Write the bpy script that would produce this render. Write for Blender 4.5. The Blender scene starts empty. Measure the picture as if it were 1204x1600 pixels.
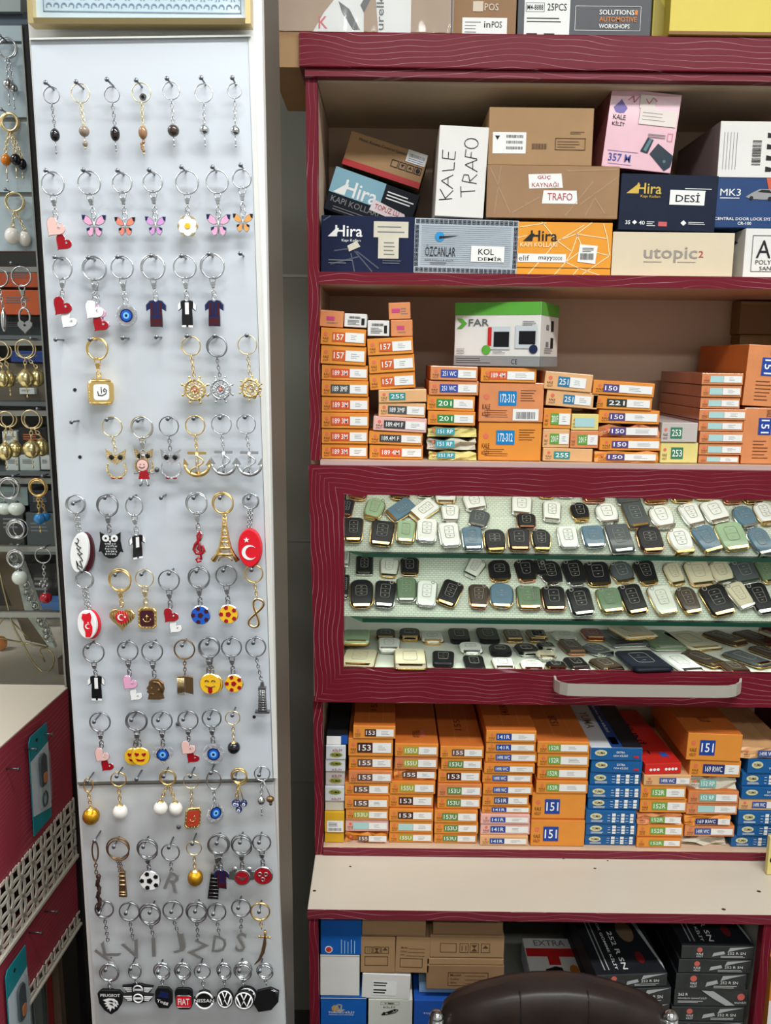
import bpy, math, random
from mathutils import Vector, Matrix

scene = bpy.context.scene
COL = scene.collection
rng = random.Random(7)

# ------------------------------------------------------------------ camera
F_PX, HORIZON, SLOPE, CAM_Z = 1400.0, 560.0, 0.0125, 1.65
CAM = Vector((0, 0, CAM_Z))
_p = math.atan((800 - HORIZON) / F_PX)
_r = math.atan(SLOPE)
_R0, _U0 = Vector((1, 0, 0)), Vector((0, math.sin(_p), math.cos(_p)))
FWD = Vector((0, math.cos(_p), -math.sin(_p)))
RGT = math.cos(_r) * _R0 + math.sin(_r) * _U0
UPV = -math.sin(_r) * _R0 + math.cos(_r) * _U0
cam_data = bpy.data.cameras.new('camera')
cam_data.sensor_fit = 'HORIZONTAL'
cam_data.sensor_width = 36.0
cam_data.lens = 36.0 * F_PX / 1204.0
cam_data.clip_start = 0.02
cam = bpy.data.objects.new('camera', cam_data)
COL.objects.link(cam)
m = Matrix((RGT, UPV, -FWD)).transposed().to_4x4()
m.translation = CAM
cam.matrix_world = m
scene.camera = cam

# ------------------------------------------------------------------ light and exposure
scene.view_settings.view_transform = 'Standard'
scene.view_settings.look = 'None'
scene.view_settings.exposure = 0.0
scene.view_settings.gamma = 1.0
scene.view_settings.use_curve_mapping = False
world = bpy.data.worlds.new('room_ambient')
scene.world = world
world.use_nodes = True
world.node_tree.nodes['Background'].inputs[0].default_value = (0.86, 0.93, 1.0, 1)
world.node_tree.nodes['Background'].inputs[1].default_value = 0.35


def area_light(name, loc, rot, sx, sy, watts, col=(1, 1, 1)):
    l = bpy.data.lights.new(name, 'AREA')
    l.shape = 'RECTANGLE'
    l.size, l.size_y, l.energy, l.color = sx, sy, watts, col
    o = bpy.data.objects.new(name, l)
    o.location, o.rotation_euler = loc, rot
    COL.objects.link(o)
    return o


CEIL = 2.95
area_light('ceiling_tube_light', (0.62, 0.32, CEIL - 0.06), (0, 0, 0), 1.8, 0.25, 56, (0.97, 0.99, 1.0))
area_light('ceiling_tube_light', (-1.6, 0.7, CEIL - 0.06), (0, 0, 0), 0.9, 0.25, 26, (0.97, 0.99, 1.0))
area_light('ceiling_tube_light', (0.6, -1.4, CEIL - 0.06), (0, 0, 0), 2.4, 0.25, 44, (0.97, 0.99, 1.0))
# drawer strip light behind the top rail; unseen fills added under each glass shelf
DISPLAY_LIGHTS = []


# ------------------------------------------------------------------ pixel rays onto real planes
def ray(px, py):
    return FWD * F_PX + RGT * (px - 602) + UPV * (800 - py)


def P(px, py, Y):
    d = ray(px, py)
    return CAM + d * (Y / d.y)


def PZ(px, py, z):
    d = ray(px, py)
    return CAM + d * ((z - CAM_Z) / d.z)


def PPL(px, py, p0, n):
    d = ray(px, py)
    return CAM + d * ((Vector(p0) - CAM).dot(n) / d.dot(n))


def KPX(px, py, Y):
    return (P(px + 1, py, Y) - P(px, py, Y)).length


# ------------------------------------------------------------------ materials
def lin(c):
    c = c / 255.0
    return c / 12.92 if c <= 0.04045 else ((c + 0.055) / 1.055) ** 2.4


def srgb(r, g, b):
    return (lin(r), lin(g), lin(b), 1)


_mats = {}


def M(name, rgb, rough=0.5, metal=0.0, coat=0.0, noise=0.0, nscale=30, bump=0.0, alpha=1.0, spec=0.3, emit=0.0, trans=0.0):
    if name in _mats:
        return _mats[name]
    mt = bpy.data.materials.new(name)
    mt.use_nodes = True
    nt = mt.node_tree
    b = nt.nodes['Principled BSDF']
    c = srgb(*rgb)
    b.inputs['Base Color'].default_value = c
    b.inputs['Roughness'].default_value = rough
    b.inputs['Metallic'].default_value = metal
    b.inputs['Coat Weight'].default_value = coat
    b.inputs['Coat Roughness'].default_value = 0.08
    b.inputs['Specular IOR Level'].default_value = spec
    b.inputs['Transmission Weight'].default_value = trans
    if alpha < 1:
        b.inputs['Alpha'].default_value = alpha
    if emit:
        b.inputs['Emission Color'].default_value = c
        b.inputs['Emission Strength'].default_value = emit
    if noise or bump:
        tc = nt.nodes.new('ShaderNodeTexCoord')
        n = nt.nodes.new('ShaderNodeTexNoise')
        n.inputs['Scale'].default_value = nscale
        n.inputs['Detail'].default_value = 4
        nt.links.new(tc.outputs['Object'], n.inputs['Vector'])
        if noise:
            rp = nt.nodes.new('ShaderNodeMapRange')
            rp.inputs['From Min'].default_value = 0.25
            rp.inputs['From Max'].default_value = 0.75
            rp.inputs['To Min'].default_value = 1 - noise
            rp.inputs['To Max'].default_value = 1 + noise
            nt.links.new(n.outputs['Fac'], rp.inputs['Value'])
            mx = nt.nodes.new('ShaderNodeVectorMath')
            mx.operation = 'SCALE'
            mx.inputs[0].default_value = c[:3]
            nt.links.new(rp.outputs[0], mx.inputs['Scale'])
            nt.links.new(mx.outputs[0], b.inputs['Base Color'])
        if bump:
            bp = nt.nodes.new('ShaderNodeBump')
            bp.inputs['Strength'].default_value = bump
            bp.inputs['Distance'].default_value = 0.002
            nt.links.new(n.outputs['Fac'], bp.inputs['Height'])
            nt.links.new(bp.outputs[0], b.inputs['Normal'])
    _mats[name] = mt
    return mt


def laminate(name, vertical, rgb=(108, 24, 38), line=(190, 150, 158), freq=105.0):
    """burgundy laminate with thin pale wandering lines along the board"""
    if name in _mats:
        return _mats[name]
    mt = bpy.data.materials.new(name)
    mt.use_nodes = True
    nt = mt.node_tree
    N, L = nt.nodes.new, nt.links.new
    b = nt.nodes['Principled BSDF']
    b.inputs['Roughness'].default_value = 0.42
    b.inputs['Specular IOR Level'].default_value = 0.16
    tc = N('ShaderNodeTexCoord')
    sp = N('ShaderNodeSeparateXYZ')
    L(tc.outputs['Object'], sp.inputs[0])
    add = N('ShaderNodeMath'); add.operation = 'ADD'
    L(sp.outputs['X'], add.inputs[0]); L(sp.outputs['Y'], add.inputs[1])
    along, across = (sp.outputs['Z'], add.outputs[0]) if vertical else (add.outputs[0], sp.outputs['Z'])
    sc = N('ShaderNodeMath'); sc.operation = 'MULTIPLY'; sc.inputs[1].default_value = 6.0
    L(along, sc.inputs[0])
    sa = N('ShaderNodeMath'); sa.operation = 'MULTIPLY'; sa.inputs[1].default_value = 9.0
    L(across, sa.inputs[0])
    cb = N('ShaderNodeCombineXYZ')
    L(sc.outputs[0], cb.inputs[0]); L(sa.outputs[0], cb.inputs[1])
    nz = N('ShaderNodeTexNoise'); nz.inputs['Scale'].default_value = 1.0; nz.inputs['Detail'].default_value = 1.5
    L(cb.outputs[0], nz.inputs['Vector'])
    na = N('ShaderNodeMath'); na.operation = 'MULTIPLY'; na.inputs[1].default_value = 5.0
    L(nz.outputs['Fac'], na.inputs[0])
    fr = N('ShaderNodeMath'); fr.operation = 'MULTIPLY'; fr.inputs[1].default_value = freq
    L(across, fr.inputs[0])
    sm = N('ShaderNodeMath'); sm.operation = 'ADD'
    L(fr.outputs[0], sm.inputs[0]); L(na.outputs[0], sm.inputs[1])
    ft = N('ShaderNodeMath'); ft.operation = 'PINGPONG'; ft.inputs[1].default_value = 0.5
    L(sm.outputs[0], ft.inputs[0])
    mr = N('ShaderNodeMapRange')
    mr.inputs['From Min'].default_value = 0.0
    mr.inputs['From Max'].default_value = 0.045
    mr.inputs['To Min'].default_value = 1.0
    mr.inputs['To Max'].default_value = 0.0
    L(ft.outputs[0], mr.inputs['Value'])
    n2 = N('ShaderNodeTexNoise'); n2.inputs['Scale'].default_value = 9.0; n2.inputs['Detail'].default_value = 1.0
    L(tc.outputs['Object'], n2.inputs['Vector'])
    m2 = N('ShaderNodeMapRange')
    m2.inputs['From Min'].default_value = 0.38
    m2.inputs['From Max'].default_value = 0.62
    m2.inputs['To Min'].default_value = 0.12
    m2.inputs['To Max'].default_value = 0.95
    L(n2.outputs['Fac'], m2.inputs['Value'])
    mm = N('ShaderNodeMath'); mm.operation = 'MULTIPLY'
    L(mr.outputs[0], mm.inputs[0]); L(m2.outputs[0], mm.inputs[1])
    mx = N('ShaderNodeMix'); mx.data_type = 'RGBA'
    mx.inputs['A'].default_value = srgb(*rgb)
    mx.inputs['B'].default_value = srgb(*line)
    L(mm.outputs[0], mx.inputs['Factor'])
    L(mx.outputs['Result'], b.inputs['Base Color'])
    _mats[name] = mt
    return mt


def glass(name, tint=(235, 245, 240), gloss=0.08):
    if name in _mats:
        return _mats[name]
    mt = bpy.data.materials.new(name)
    mt.use_nodes = True
    nt = mt.node_tree
    nt.nodes.remove(nt.nodes['Principled BSDF'])
    t = nt.nodes.new('ShaderNodeBsdfTransparent')
    t.inputs[0].default_value = srgb(*tint)
    g = nt.nodes.new('ShaderNodeBsdfGlossy')
    g.inputs['Roughness'].default_value = 0.03
    mx = nt.nodes.new('ShaderNodeMixShader')
    fr = nt.nodes.new('ShaderNodeFresnel')
    fr.inputs[0].default_value = 1.4
    mu = nt.nodes.new('ShaderNodeMath'); mu.operation = 'ADD'; mu.inputs[1].default_value = gloss - 0.035
    nt.links.new(fr.outputs[0], mu.inputs[0])
    nt.links.new(mu.outputs[0], mx.inputs[0])
    nt.links.new(t.outputs[0], mx.inputs[1])
    nt.links.new(g.outputs[0], mx.inputs[2])
    nt.links.new(mx.outputs[0], nt.nodes['Material Output'].inputs[0])
    _mats[name] = mt
    return mt


def woven(name, rgb, rgb2):
    """pale liner cloth with a small brick-like weave"""
    mt = bpy.data.materials.new(name)
    mt.use_nodes = True
    nt = mt.node_tree
    b = nt.nodes['Principled BSDF']
    b.inputs['Roughness'].default_value = 0.8
    tc = nt.nodes.new('ShaderNodeTexCoord')
    sp = nt.nodes.new('ShaderNodeSeparateXYZ')
    nt.links.new(tc.outputs['Object'], sp.inputs[0])
    cb = nt.nodes.new('ShaderNodeCombineXYZ')
    ad = nt.nodes.new('ShaderNodeMath'); ad.operation = 'MULTIPLY'; ad.inputs[1].default_value = 1.4
    nt.links.new(sp.outputs['Z'], ad.inputs[0])
    nt.links.new(sp.outputs['X'], cb.inputs[0]); nt.links.new(ad.outputs[0], cb.inputs[1])
    br = nt.nodes.new('ShaderNodeTexBrick')
    br.inputs['Scale'].default_value = 1.0
    br.inputs['Brick Width'].default_value = 0.0085
    br.inputs['Row Height'].default_value = 0.0048
    br.inputs['Mortar Size'].default_value = 0.0006
    br.inputs['Color1'].default_value = srgb(*rgb)
    br.inputs['Color2'].default_value = srgb(*[c * .96 for c in rgb])
    br.inputs['Mortar'].default_value = srgb(*rgb2)
    nt.links.new(cb.outputs[0], br.inputs['Vector'])
    nt.links.new(br.outputs['Color'], b.inputs['Base Color'])
    bp = nt.nodes.new('ShaderNodeBump')
    bp.inputs['Strength'].default_value = 0.5
    bp.inputs['Distance'].default_value = 0.001
    bp.invert = True
    nt.links.new(br.outputs['Fac'], bp.inputs['Height'])
    nt.links.new(bp.outputs[0], b.inputs['Normal'])
    return mt


# ------------------------------------------------------------------ mesh collecting
_text_cache = {}


def text_geo(s, bold):
    key = (s, bold)
    if key not in _text_cache:
        cu = bpy.data.curves.new('lettering', 'FONT')
        cu.body = s
        cu.resolution_u = 2
        cu.offset = 0.010 if bold else 0.0
        ob = bpy.data.objects.new('lettering', cu)
        COL.objects.link(ob)
        bpy.context.view_layer.update()
        me = bpy.data.meshes.new_from_object(ob.evaluated_get(bpy.context.evaluated_depsgraph_get()))
        vs = [v.co.copy() for v in me.vertices]
        fs = [tuple(p.vertices) for p in me.polygons]
        bpy.data.objects.remove(ob)
        bpy.data.meshes.remove(me)
        x0 = min(v.x for v in vs); x1 = max(v.x for v in vs)
        y0 = min(v.y for v in vs); y1 = max(v.y for v in vs)
        vs = [((v.x - x0) / (x1 - x0), (v.y - y0) / (y1 - y0)) for v in vs]
        _text_cache[key] = (vs, fs, (x1 - x0) / (y1 - y0))
    return _text_cache[key]


class MB:
    """collects shapes, then links them as ONE mesh object"""

    def __init__(self):
        self.v, self.f, self.mi, self.sm = [], [], [], []

    def add(self, vs, fs, mi=0, T=None, smooth=False):
        o = len(self.v)
        for v in vs:
            v = Vector(v)
            self.v.append(T @ v if T is not None else v)
        for f in fs:
            self.f.append(tuple(i + o for i in f))
            self.mi.append(mi)
            self.sm.append(smooth)
        return self

    def box(self, x0, x1, y0, y1, z0, z1, mi=0, T=None, fm=None):
        vs = [(x0, y0, z0), (x1, y0, z0), (x1, y1, z0), (x0, y1, z0), (x0, y0, z1), (x1, y0, z1), (x1, y1, z1), (x0, y1, z1)]
        fs = [(0, 1, 5, 4), (4, 5, 6, 7), (1, 2, 6, 5), (3, 0, 4, 7), (2, 3, 7, 6), (0, 3, 2, 1)]  # front top right left back bottom
        for i, f in enumerate(fs):
            self.add(vs, [], 0, T) if False else None
        o = len(self.v)
        self.add(vs, [], 0, T)
        for i, f in enumerate(fs):
            self.f.append(tuple(k + o for k in f)); self.mi.append(fm[i] if fm else mi); self.sm.append(False)
        return self

    def hexa(self, q0, q1, mi=0):
        """solid between two quads (each 4 points in the same order)"""
        vs = list(q0) + list(q1)
        return self.add(vs, [(0, 1, 2, 3), (7, 6, 5, 4), (0, 4, 5, 1), (1, 5, 6, 2), (2, 6, 7, 3), (3, 7, 4, 0)], mi)

    def rect(self, x0, z0, x1, z1, y, mi=0, T=None):
        return self.add([(x0, y, z0), (x1, y, z0), (x1, y, z1), (x0, y, z1)], [(0, 1, 2, 3)], mi, T)

    def poly(self, pts, y, mi=0, T=None):
        return self.add([(p[0], y, p[1]) for p in pts], [tuple(range(len(pts)))], mi, T)

    def prism(self, pts, y0, y1, mi=0, T=None, side=None, bev=0.0):
        """outline (x,z) extruded from y0 (front) to y1; bev insets the front and back rims"""
        n = len(pts)
        if bev:
            cx = sum(p[0] for p in pts) / n; cz = sum(p[1] for p in pts) / n
            r = max(math.hypot(p[0] - cx, p[1] - cz) for p in pts)
            k = 1 - bev / r
            ins = [(cx + (p[0] - cx) * k, cz + (p[1] - cz) * k) for p in pts]
            layers = [(ins, y0), (pts, y0 + bev), (pts, y1 - bev), (ins, y1)]
        else:
            layers = [(pts, y0), (pts, y1)]
        vs = [(p[0], y, p[1]) for L, y in layers for p in L]
        self.add(vs, [tuple(range(n))], mi, T)
        o = len(self.v) - len(vs)
        for k in range(len(layers) - 1):
            for i in range(n):
                j = (i + 1) % n
                a = o + k * n
                self.f.append((a + i, a + n + i, a + n + j, a + j)); self.mi.append(side if side is not None else mi); self.sm.append(False)
        a = o + (len(layers) - 1) * n
        self.f.append(tuple(a + i for i in range(n - 1, -1, -1))); self.mi.append(mi); self.sm.append(False)
        return self

    def tube(self, pts, r, mi=0, T=None, seg=6, closed=False, flat=1.0):
        pts = [Vector(p) for p in pts]
        n = len(pts)
        rs = r if isinstance(r, (list, tuple)) else [r] * n
        vs = []
        ref = Vector((0.13, 1, 0.07)).normalized()
        for i, p in enumerate(pts):
            a = pts[(i - 1) % n] if (closed or i > 0) else p
            c = pts[(i + 1) % n] if (closed or i < n - 1) else p
            t = (c - a)
            t = t.normalized() if t.length > 1e-9 else Vector((0, 0, 1))
            u = ref.cross(t)
            if u.length < 0.05:
                u = Vector((1, 0, 0)).cross(t)
            u.normalize()
            w = t.cross(u)
            for k in range(seg):
                an = 2 * math.pi * k / seg
                vs.append(p + (u * math.cos(an) + w * math.sin(an) * flat) * rs[i])
        fs = []
        for i in range(n if closed else n - 1):
            j = (i + 1) % n
            for k in range(seg):
                l = (k + 1) % seg
                fs.append((i * seg + k, i * seg + l, j * seg + l, j * seg + k))
        if not closed:
            fs.append(tuple(range(seg - 1, -1, -1)))
            fs.append(tuple((n - 1) * seg + k for k in range(seg)))
        return self.add(vs, fs, mi, T, True)

    def ring(self, cx, cz, R, r, y=0.0, mi=0, T=None, n=28, seg=6, tilt=0.0, sx=1.0):
        pts = []
        for i in range(n):
            a = 2 * math.pi * i / n
            x, z = R * sx * math.cos(a), R * math.sin(a)
            pts.append((cx + x, y + tilt * x, cz + z))
        return self.tube(pts, r, mi, T, seg, True)

    def ball(self, c, rx, ry, rz, mi=0, T=None, n=14, k=9):
        vs, fs = [], []
        for i in range(k + 1):
            th = math.pi * i / k
            for j in range(n):
                ph = 2 * math.pi * j / n
                vs.append((c[0] + rx * math.sin(th) * math.cos(ph), c[1] + ry * math.sin(th) * math.sin(ph), c[2] + rz * math.cos(th)))
        for i in range(k):
            for j in range(n):
                l = (j + 1) % n
                fs.append((i * n + j, i * n + l, (i + 1) * n + l, (i + 1) * n + j))
        return self.add(vs, fs, mi, T, True)

    def lathe(self, prof, mi=0, T=None, n=16):
        """profile (r, z) about the local z axis"""
        vs, fs = [], []
        for r, z in prof:
            for j in range(n):
                a = 2 * math.pi * j / n
                vs.append((r * math.cos(a), r * math.sin(a), z))
        for i in range(len(prof) - 1):
            for j in range(n):
                l = (j + 1) % n
                fs.append((i * n + j, i * n + l, (i + 1) * n + l, (i + 1) * n + j))
        return self.add(vs, fs, mi, T, True)

    def text(self, s, x0, z0, x1, z1, y, mi=0, T=None, bold=True, rot=0, thick=0.0):
        """lettering stretched to fill a rectangle; rot=90 reads upwards, -90 downwards"""
        vs, fs, asp = text_geo(s, bold)
        out = []
        for u, v in vs:
            if rot == 90:
                u, v = 1 - v, u
            elif rot == -90:
                u, v = v, 1 - u
            out.append((x0 + u * (x1 - x0), y, z0 + v * (z1 - z0)))
        self.add(out, fs, mi, T)
        if thick:
            self.add([(a, b + thick, c) for a, b, c in out], [f[::-1] for f in fs], mi, T)
            edges = {}
            for f in fs:
                for i in range(len(f)):
                    a, b = f[i], f[(i + 1) % len(f)]
                    if (b, a) in edges:
                        del edges[(b, a)]
                    else:
                        edges[(a, b)] = 1
            n = len(out)
            self.add(out + [(a, b + thick, c) for a, b, c in out], [(b, a, a + n, b + n) for a, b in edges], mi, T)
        return self

    def lines(self, x0, z0, x1, z1, n, y, mi=0, T=None, fill=0.45, jag=0.35):
        """small print too fine to read: n thin strokes"""
        h = (z1 - z0) / n
        for i in range(n):
            zz = z1 - (i + 0.5) * h
            e = x1 - (x1 - x0) * rng.random() * jag
            self.rect(x0, zz - h * fill / 2, e, zz + h * fill / 2, y, mi, T)
        return self

    def bars(self, x0, z0, x1, z1, y, mi=0, T=None):
        x = x0
        while x < x1:
            w = (x1 - x0) * rng.choice((0.012, 0.02, 0.032))
            self.rect(x, z0, min(x + w, x1), z1, y, mi, T)
            x += w + (x1 - x0) * rng.choice((0.012, 0.02, 0.028))
        return self

    def build(self, name, mats, parent=None, bevel=0.0):
        me = bpy.data.meshes.new(name)
        me.from_pydata([tuple(v) for v in self.v], [], self.f)
        mats = mats if isinstance(mats, (list, tuple)) else [mats]
        for mt in mats:
            me.materials.append(mt)
        me.polygons.foreach_set('material_index', self.mi)
        me.polygons.foreach_set('use_smooth', self.sm)
        me.update()
        o = bpy.data.objects.new(name, me)
        COL.objects.link(o)
        if parent is not None:
            o.parent = parent
        if bevel:
            bm = o.modifiers.new('edge', 'BEVEL')
            bm.width = bevel
            bm.segments = 2
            bm.limit_method = 'ANGLE'
        return o


def tag(o, label, cat, group=None, kind=None):
    if label:
        o['label'] = label
    if cat:
        o['category'] = cat
    if group:
        o['group'] = group
    if kind:
        o['kind'] = kind
    return o


def struct(o):
    o['kind'] = 'structure'
    return o


def empty(name, loc, rot=(0, 0, 0)):
    o = bpy.data.objects.new(name, None)
    o.empty_display_size = 0.01
    o.location, o.rotation_euler = loc, rot
    COL.objects.link(o)
    return o


ORD = ['zeroth', 'first', 'second', 'third', 'fourth', 'fifth', 'sixth', 'seventh', 'eighth', 'ninth', 'tenth', 'eleventh', 'twelfth',
       'thirteenth', 'fourteenth', 'fifteenth', 'sixteenth', 'seventeenth', 'eighteenth', 'nineteenth', 'twentieth']


def rrect(w, h, r, n=4, taper=0.0):
    """rounded rectangle outline centred on the origin; taper narrows the lower end"""
    pts = []
    for cx, cz, a0 in ((w / 2 - r, h / 2 - r, 0), (-w / 2 + r, h / 2 - r, 90), (-w / 2 + r, -h / 2 + r, 180), (w / 2 - r, -h / 2 + r, 270)):
        for i in range(n + 1):
            a = math.radians(a0 + 90 * i / n)
            x, z = cx + r * math.cos(a), cz + r * math.sin(a)
            pts.append((x * (1 - taper * (0.5 - z / h)), z))
    return pts


def disc(r, n=24, cx=0, cz=0, sx=1.0):
    return [(cx + r * sx * math.cos(2 * math.pi * i / n), cz + r * math.sin(2 * math.pi * i / n)) for i in range(n)]


def star(r, n=5, cx=0, cz=0, k=0.4, rot=90):
    return [(cx + (r if i % 2 == 0 else r * k) * math.cos(math.radians(rot + 180 * i / n)),
             cz + (r if i % 2 == 0 else r * k) * math.sin(math.radians(rot + 180 * i / n))) for i in range(2 * n)]
# ------------------------------------------------------------------ room shell
CREAM = M('cream_laminate', (206, 196, 178), 0.45, noise=0.03, nscale=6)
TAN = M('beige_carcass_board', (206, 178, 152), 0.55, noise=0.03, nscale=5)
BURG_H = laminate('burgundy_laminate_lengthwise', False)
BURG_V = laminate('burgundy_laminate_upright', True)
WHITE_PAINT = M('white_paint', (226, 226, 222), 0.6, noise=0.02, nscale=4)
DARK_TILE = M('charcoal_tile', (136, 136, 126), 0.4, noise=0.06, nscale=3)
BLACKISH = M('black_edge_band', (24, 20, 22), 0.4)
GROUT = M('pale_grout', (170, 170, 162), 0.8)
STEEL = M('nail_steel', (118, 122, 126), 0.35, 0.9)
SATIN = M('satin_nickel', (214, 208, 196), 0.5, 0.7)
CHROME = M('polished_chrome', (206, 208, 210), 0.14, 1.0)
ALU = M('grey_aluminium_rail', (150, 152, 146), 0.4, 0.6)
INK = M('black_ink', (28, 26, 28), 0.6)
PAPER = M('white_paper', (232, 232, 228), 0.6)
GREYINK = M('grey_ink', (120, 122, 126), 0.7)

XW0, XW1, YW0, YW1 = -2.3, 2.6, -2.4, 2.05
mb = MB(); mb.box(XW0, XW1, YW0, YW1, -0.05, 0)
struct(mb.build('floor', M('dark_floor_tile', (60, 56, 52), 0.4, noise=0.05, nscale=3)))
mb = MB(); mb.box(XW0, XW1, YW0, YW1, CEIL, CEIL + 0.05)
struct(mb.build('ceiling', M('ceiling_white', (235, 235, 232), 0.8)))
mb = MB(); mb.box(XW0, XW1, YW1, YW1 + 0.05, 0, CEIL)
gz = P(462, 431, YW1).z
mb.box(XW0, XW1, YW1 - 0.002, YW1, gz - 0.003, gz + 0.003, 1)
for k in range(1, 3):
    mb.box(XW0, XW1, YW1 - 0.002, YW1, gz - 0.6 * k - 0.002, gz - 0.6 * k + 0.002, 0)
struct(mb.build('wall_back', [DARK_TILE, GROUT]))
WALLW = M('room_wall_white', (222, 222, 216), 0.7)
mb = MB(); mb.box(XW0 - 0.05, XW0, YW0, YW1, 0, CEIL); struct(mb.build('wall_left', WALLW))
mb = MB(); mb.box(XW1, XW1 + 0.05, YW0, YW1, 0, CEIL); struct(mb.build('wall_right', WALLW))
mb = MB(); mb.box(XW0, XW1, YW0 - 0.05, YW0, 0, CEIL); struct(mb.build('wall_rear', M('shop_front_wall', (205, 205, 202), 0.7)))

# ------------------------------------------------------------------ pillar with the key ring board
YB = 1.10                      # front plane of the board


def quadY(pts, Y):
    return [P(x, y, Y) for x, y in pts]


YP = YB + 0.014
tl, bl = P(61, 300, YP), P(120, 1220, YP)
tr, br = P(414, 300, YP), P(431, 1220, YP)
sl = (bl.x - tl.x) / (bl.z - tl.z); sr = (br.x - tr.x) / (br.z - tr.z)
xl = lambda z: tl.x + sl * (z - tl.z)
xr = lambda z: tr.x + sr * (z - tr.z)
mb = MB()
q = lambda Y, g=0: [(xl(0) + g, Y, 0), (xr(0) - g, Y, 0), (xr(CEIL) - g, Y, CEIL), (xl(CEIL) + g, Y, CEIL)]
mb.hexa(q(YP), q(YP + 0.02))
struct(mb.build('wall_pillar', WHITE_PAINT))
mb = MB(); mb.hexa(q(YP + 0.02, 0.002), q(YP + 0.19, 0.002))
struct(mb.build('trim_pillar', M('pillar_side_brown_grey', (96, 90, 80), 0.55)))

BOARD = M('white_board_film', (196, 202, 208), 0.3, noise=0.012, nscale=3)
board = MB()
board.hexa(quadY([(122, 1222), (426, 1216), (388, 57), (48, 62)], YB), [p + Vector((0, 0.012, 0)) for p in quadY([(122, 1222), (426, 1216), (388, 57), (48, 62)], YB)])
board = board.build('display_board', [BOARD])
tag(board, 'white display board on the pillar, covered with nails and hanging key rings', 'display board')
lo = [(160, 1700), (450, 1700), (427, 1222), (123, 1228)]
lb = MB(); lb.hexa(quadY(lo, YB), [p + Vector((0, 0.012, 0)) for p in quadY(lo, YB)])
tag(lb.build('display_board', [M('white_board_lower_dimmed', (190, 193, 194), 0.4)]), 'lower white board on the pillar, below the thin metal seam', 'display board')  # greyer than the upper board: light falloff put into the colour
mb = MB(); mb.hexa(quadY([(121, 1226), (428, 1220), (427, 1216), (121, 1222)], YB - 0.003), quadY([(121, 1226), (428, 1220), (427, 1216), (121, 1222)], YB + 0.011))
mb.build('seam_strip', M('seam_metal', (150, 148, 140), 0.35, 0.7), board)
mb = MB(); mb.hexa(quadY([(46, 62), (392, 57), (391, 54), (46, 59)], YB - 0.004), quadY([(46, 62), (392, 57), (391, 54), (46, 59)], YB + 0.011))
mb.hexa(quadY([(427, 1216), (434, 1216), (395, 57), (388, 57)], YB - 0.001), quadY([(427, 1216), (434, 1216), (395, 57), (388, 57)], YB + 0.011))
mb.build('edge_cap', M('clear_edge_cap', (214, 214, 208), 0.25), board)
mb = MB()
for x, y in ((117, 609), (125, 714), (397, 1120)):
    c = P(x, y, YB); mb.prism(disc(0.0022, 10), -0.0006, 0.0, 0, Matrix.Translation(c))
mb.build('drilled_hole', INK, board)
mb = MB()
for x, y in ((278, 1131), (279, 1292), (245, 734)):
    c = P(x, y, YB); mb.lathe([(0.0, 0.0022), (0.0025, 0.0018), (0.0032, 0)], 0, Matrix.Translation(c) @ Matrix.Rotation(math.radians(90), 4, 'X'), 10)
mb.build('screw_head', STEEL, board)

# gold picture frame above the board
GOLD_FRAME = M('gold_frame', (206, 186, 136), 0.35, 0.6)
fr = empty('picture_frame', P(218, 38, YB + 0.004))
tag(fr, 'gold picture frame around a pale blue patterned sheet above the white board', 'picture frame')
inv = Matrix.Translation(-fr.location)
A, B = P(45, 37, YB - 0.012), P(392, 38, YB - 0.012)
fw = 0.0062
Z1 = A.z + 0.30
mb = MB()
prof = [(0, 0), (fw * 0.5, -0.004), (fw, 0.001)]
for i in range(2):
    mb.hexa([(A.x, A.y, A.z + i * (Z1 - fw - A.z)), (B.x, A.y, B.z + i * (Z1 - fw - B.z)), (B.x - fw, A.y - 0.003, B.z + fw * 0.9 + i * (Z1 - fw - B.z)), (A.x + fw, A.y - 0.003, A.z + fw * 0.9 + i * (Z1 - fw - A.z))],
            [(A.x, A.y + 0.018, A.z + i * (Z1 - fw - A.z)), (B.x, A.y + 0.018, B.z + i * (Z1 - fw - B.z)), (B.x - fw, A.y + 0.018, B.z + fw + i * (Z1 - fw - B.z)), (A.x + fw, A.y + 0.018, A.z + fw + i * (Z1 - fw - A.z))])
mb.box(A.x, A.x + fw, A.y - 0.0025, A.y + 0.018, A.z, Z1)
mb.box(B.x - fw, B.x, A.y - 0.0025, A.y + 0.018, B.z, Z1)
for v in range(len(mb.v)):
    mb.v[v] = inv @ mb.v[v]
mb.build('frame_moulding', GOLD_FRAME, fr)
SHEET = M('pale_blue_sheet', (176, 194, 204), 0.25, coat=0.4)
ARAB = M('arabesque_ink', (112, 134, 152), 0.4)
mb = MB()
mb.rect(A.x + 0.003, A.z + 0.003, B.x - 0.003, Z1 - 0.004, A.y + 0.008, 0, inv)
zl = A.z + 0.0155
mb.rect(A.x + 0.0145, zl, B.x - 0.012, zl + 0.0011, A.y + 0.0074, 1, inv)
mb.rect(A.x + 0.0145, zl, A.x + 0.0155, Z1 - 0.01, A.y + 0.0074, 1, inv)
mb.rect(B.x - 0.013, zl, B.x - 0.012, Z1 - 0.01, A.y + 0.0074, 1, inv)
nx = 26
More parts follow.
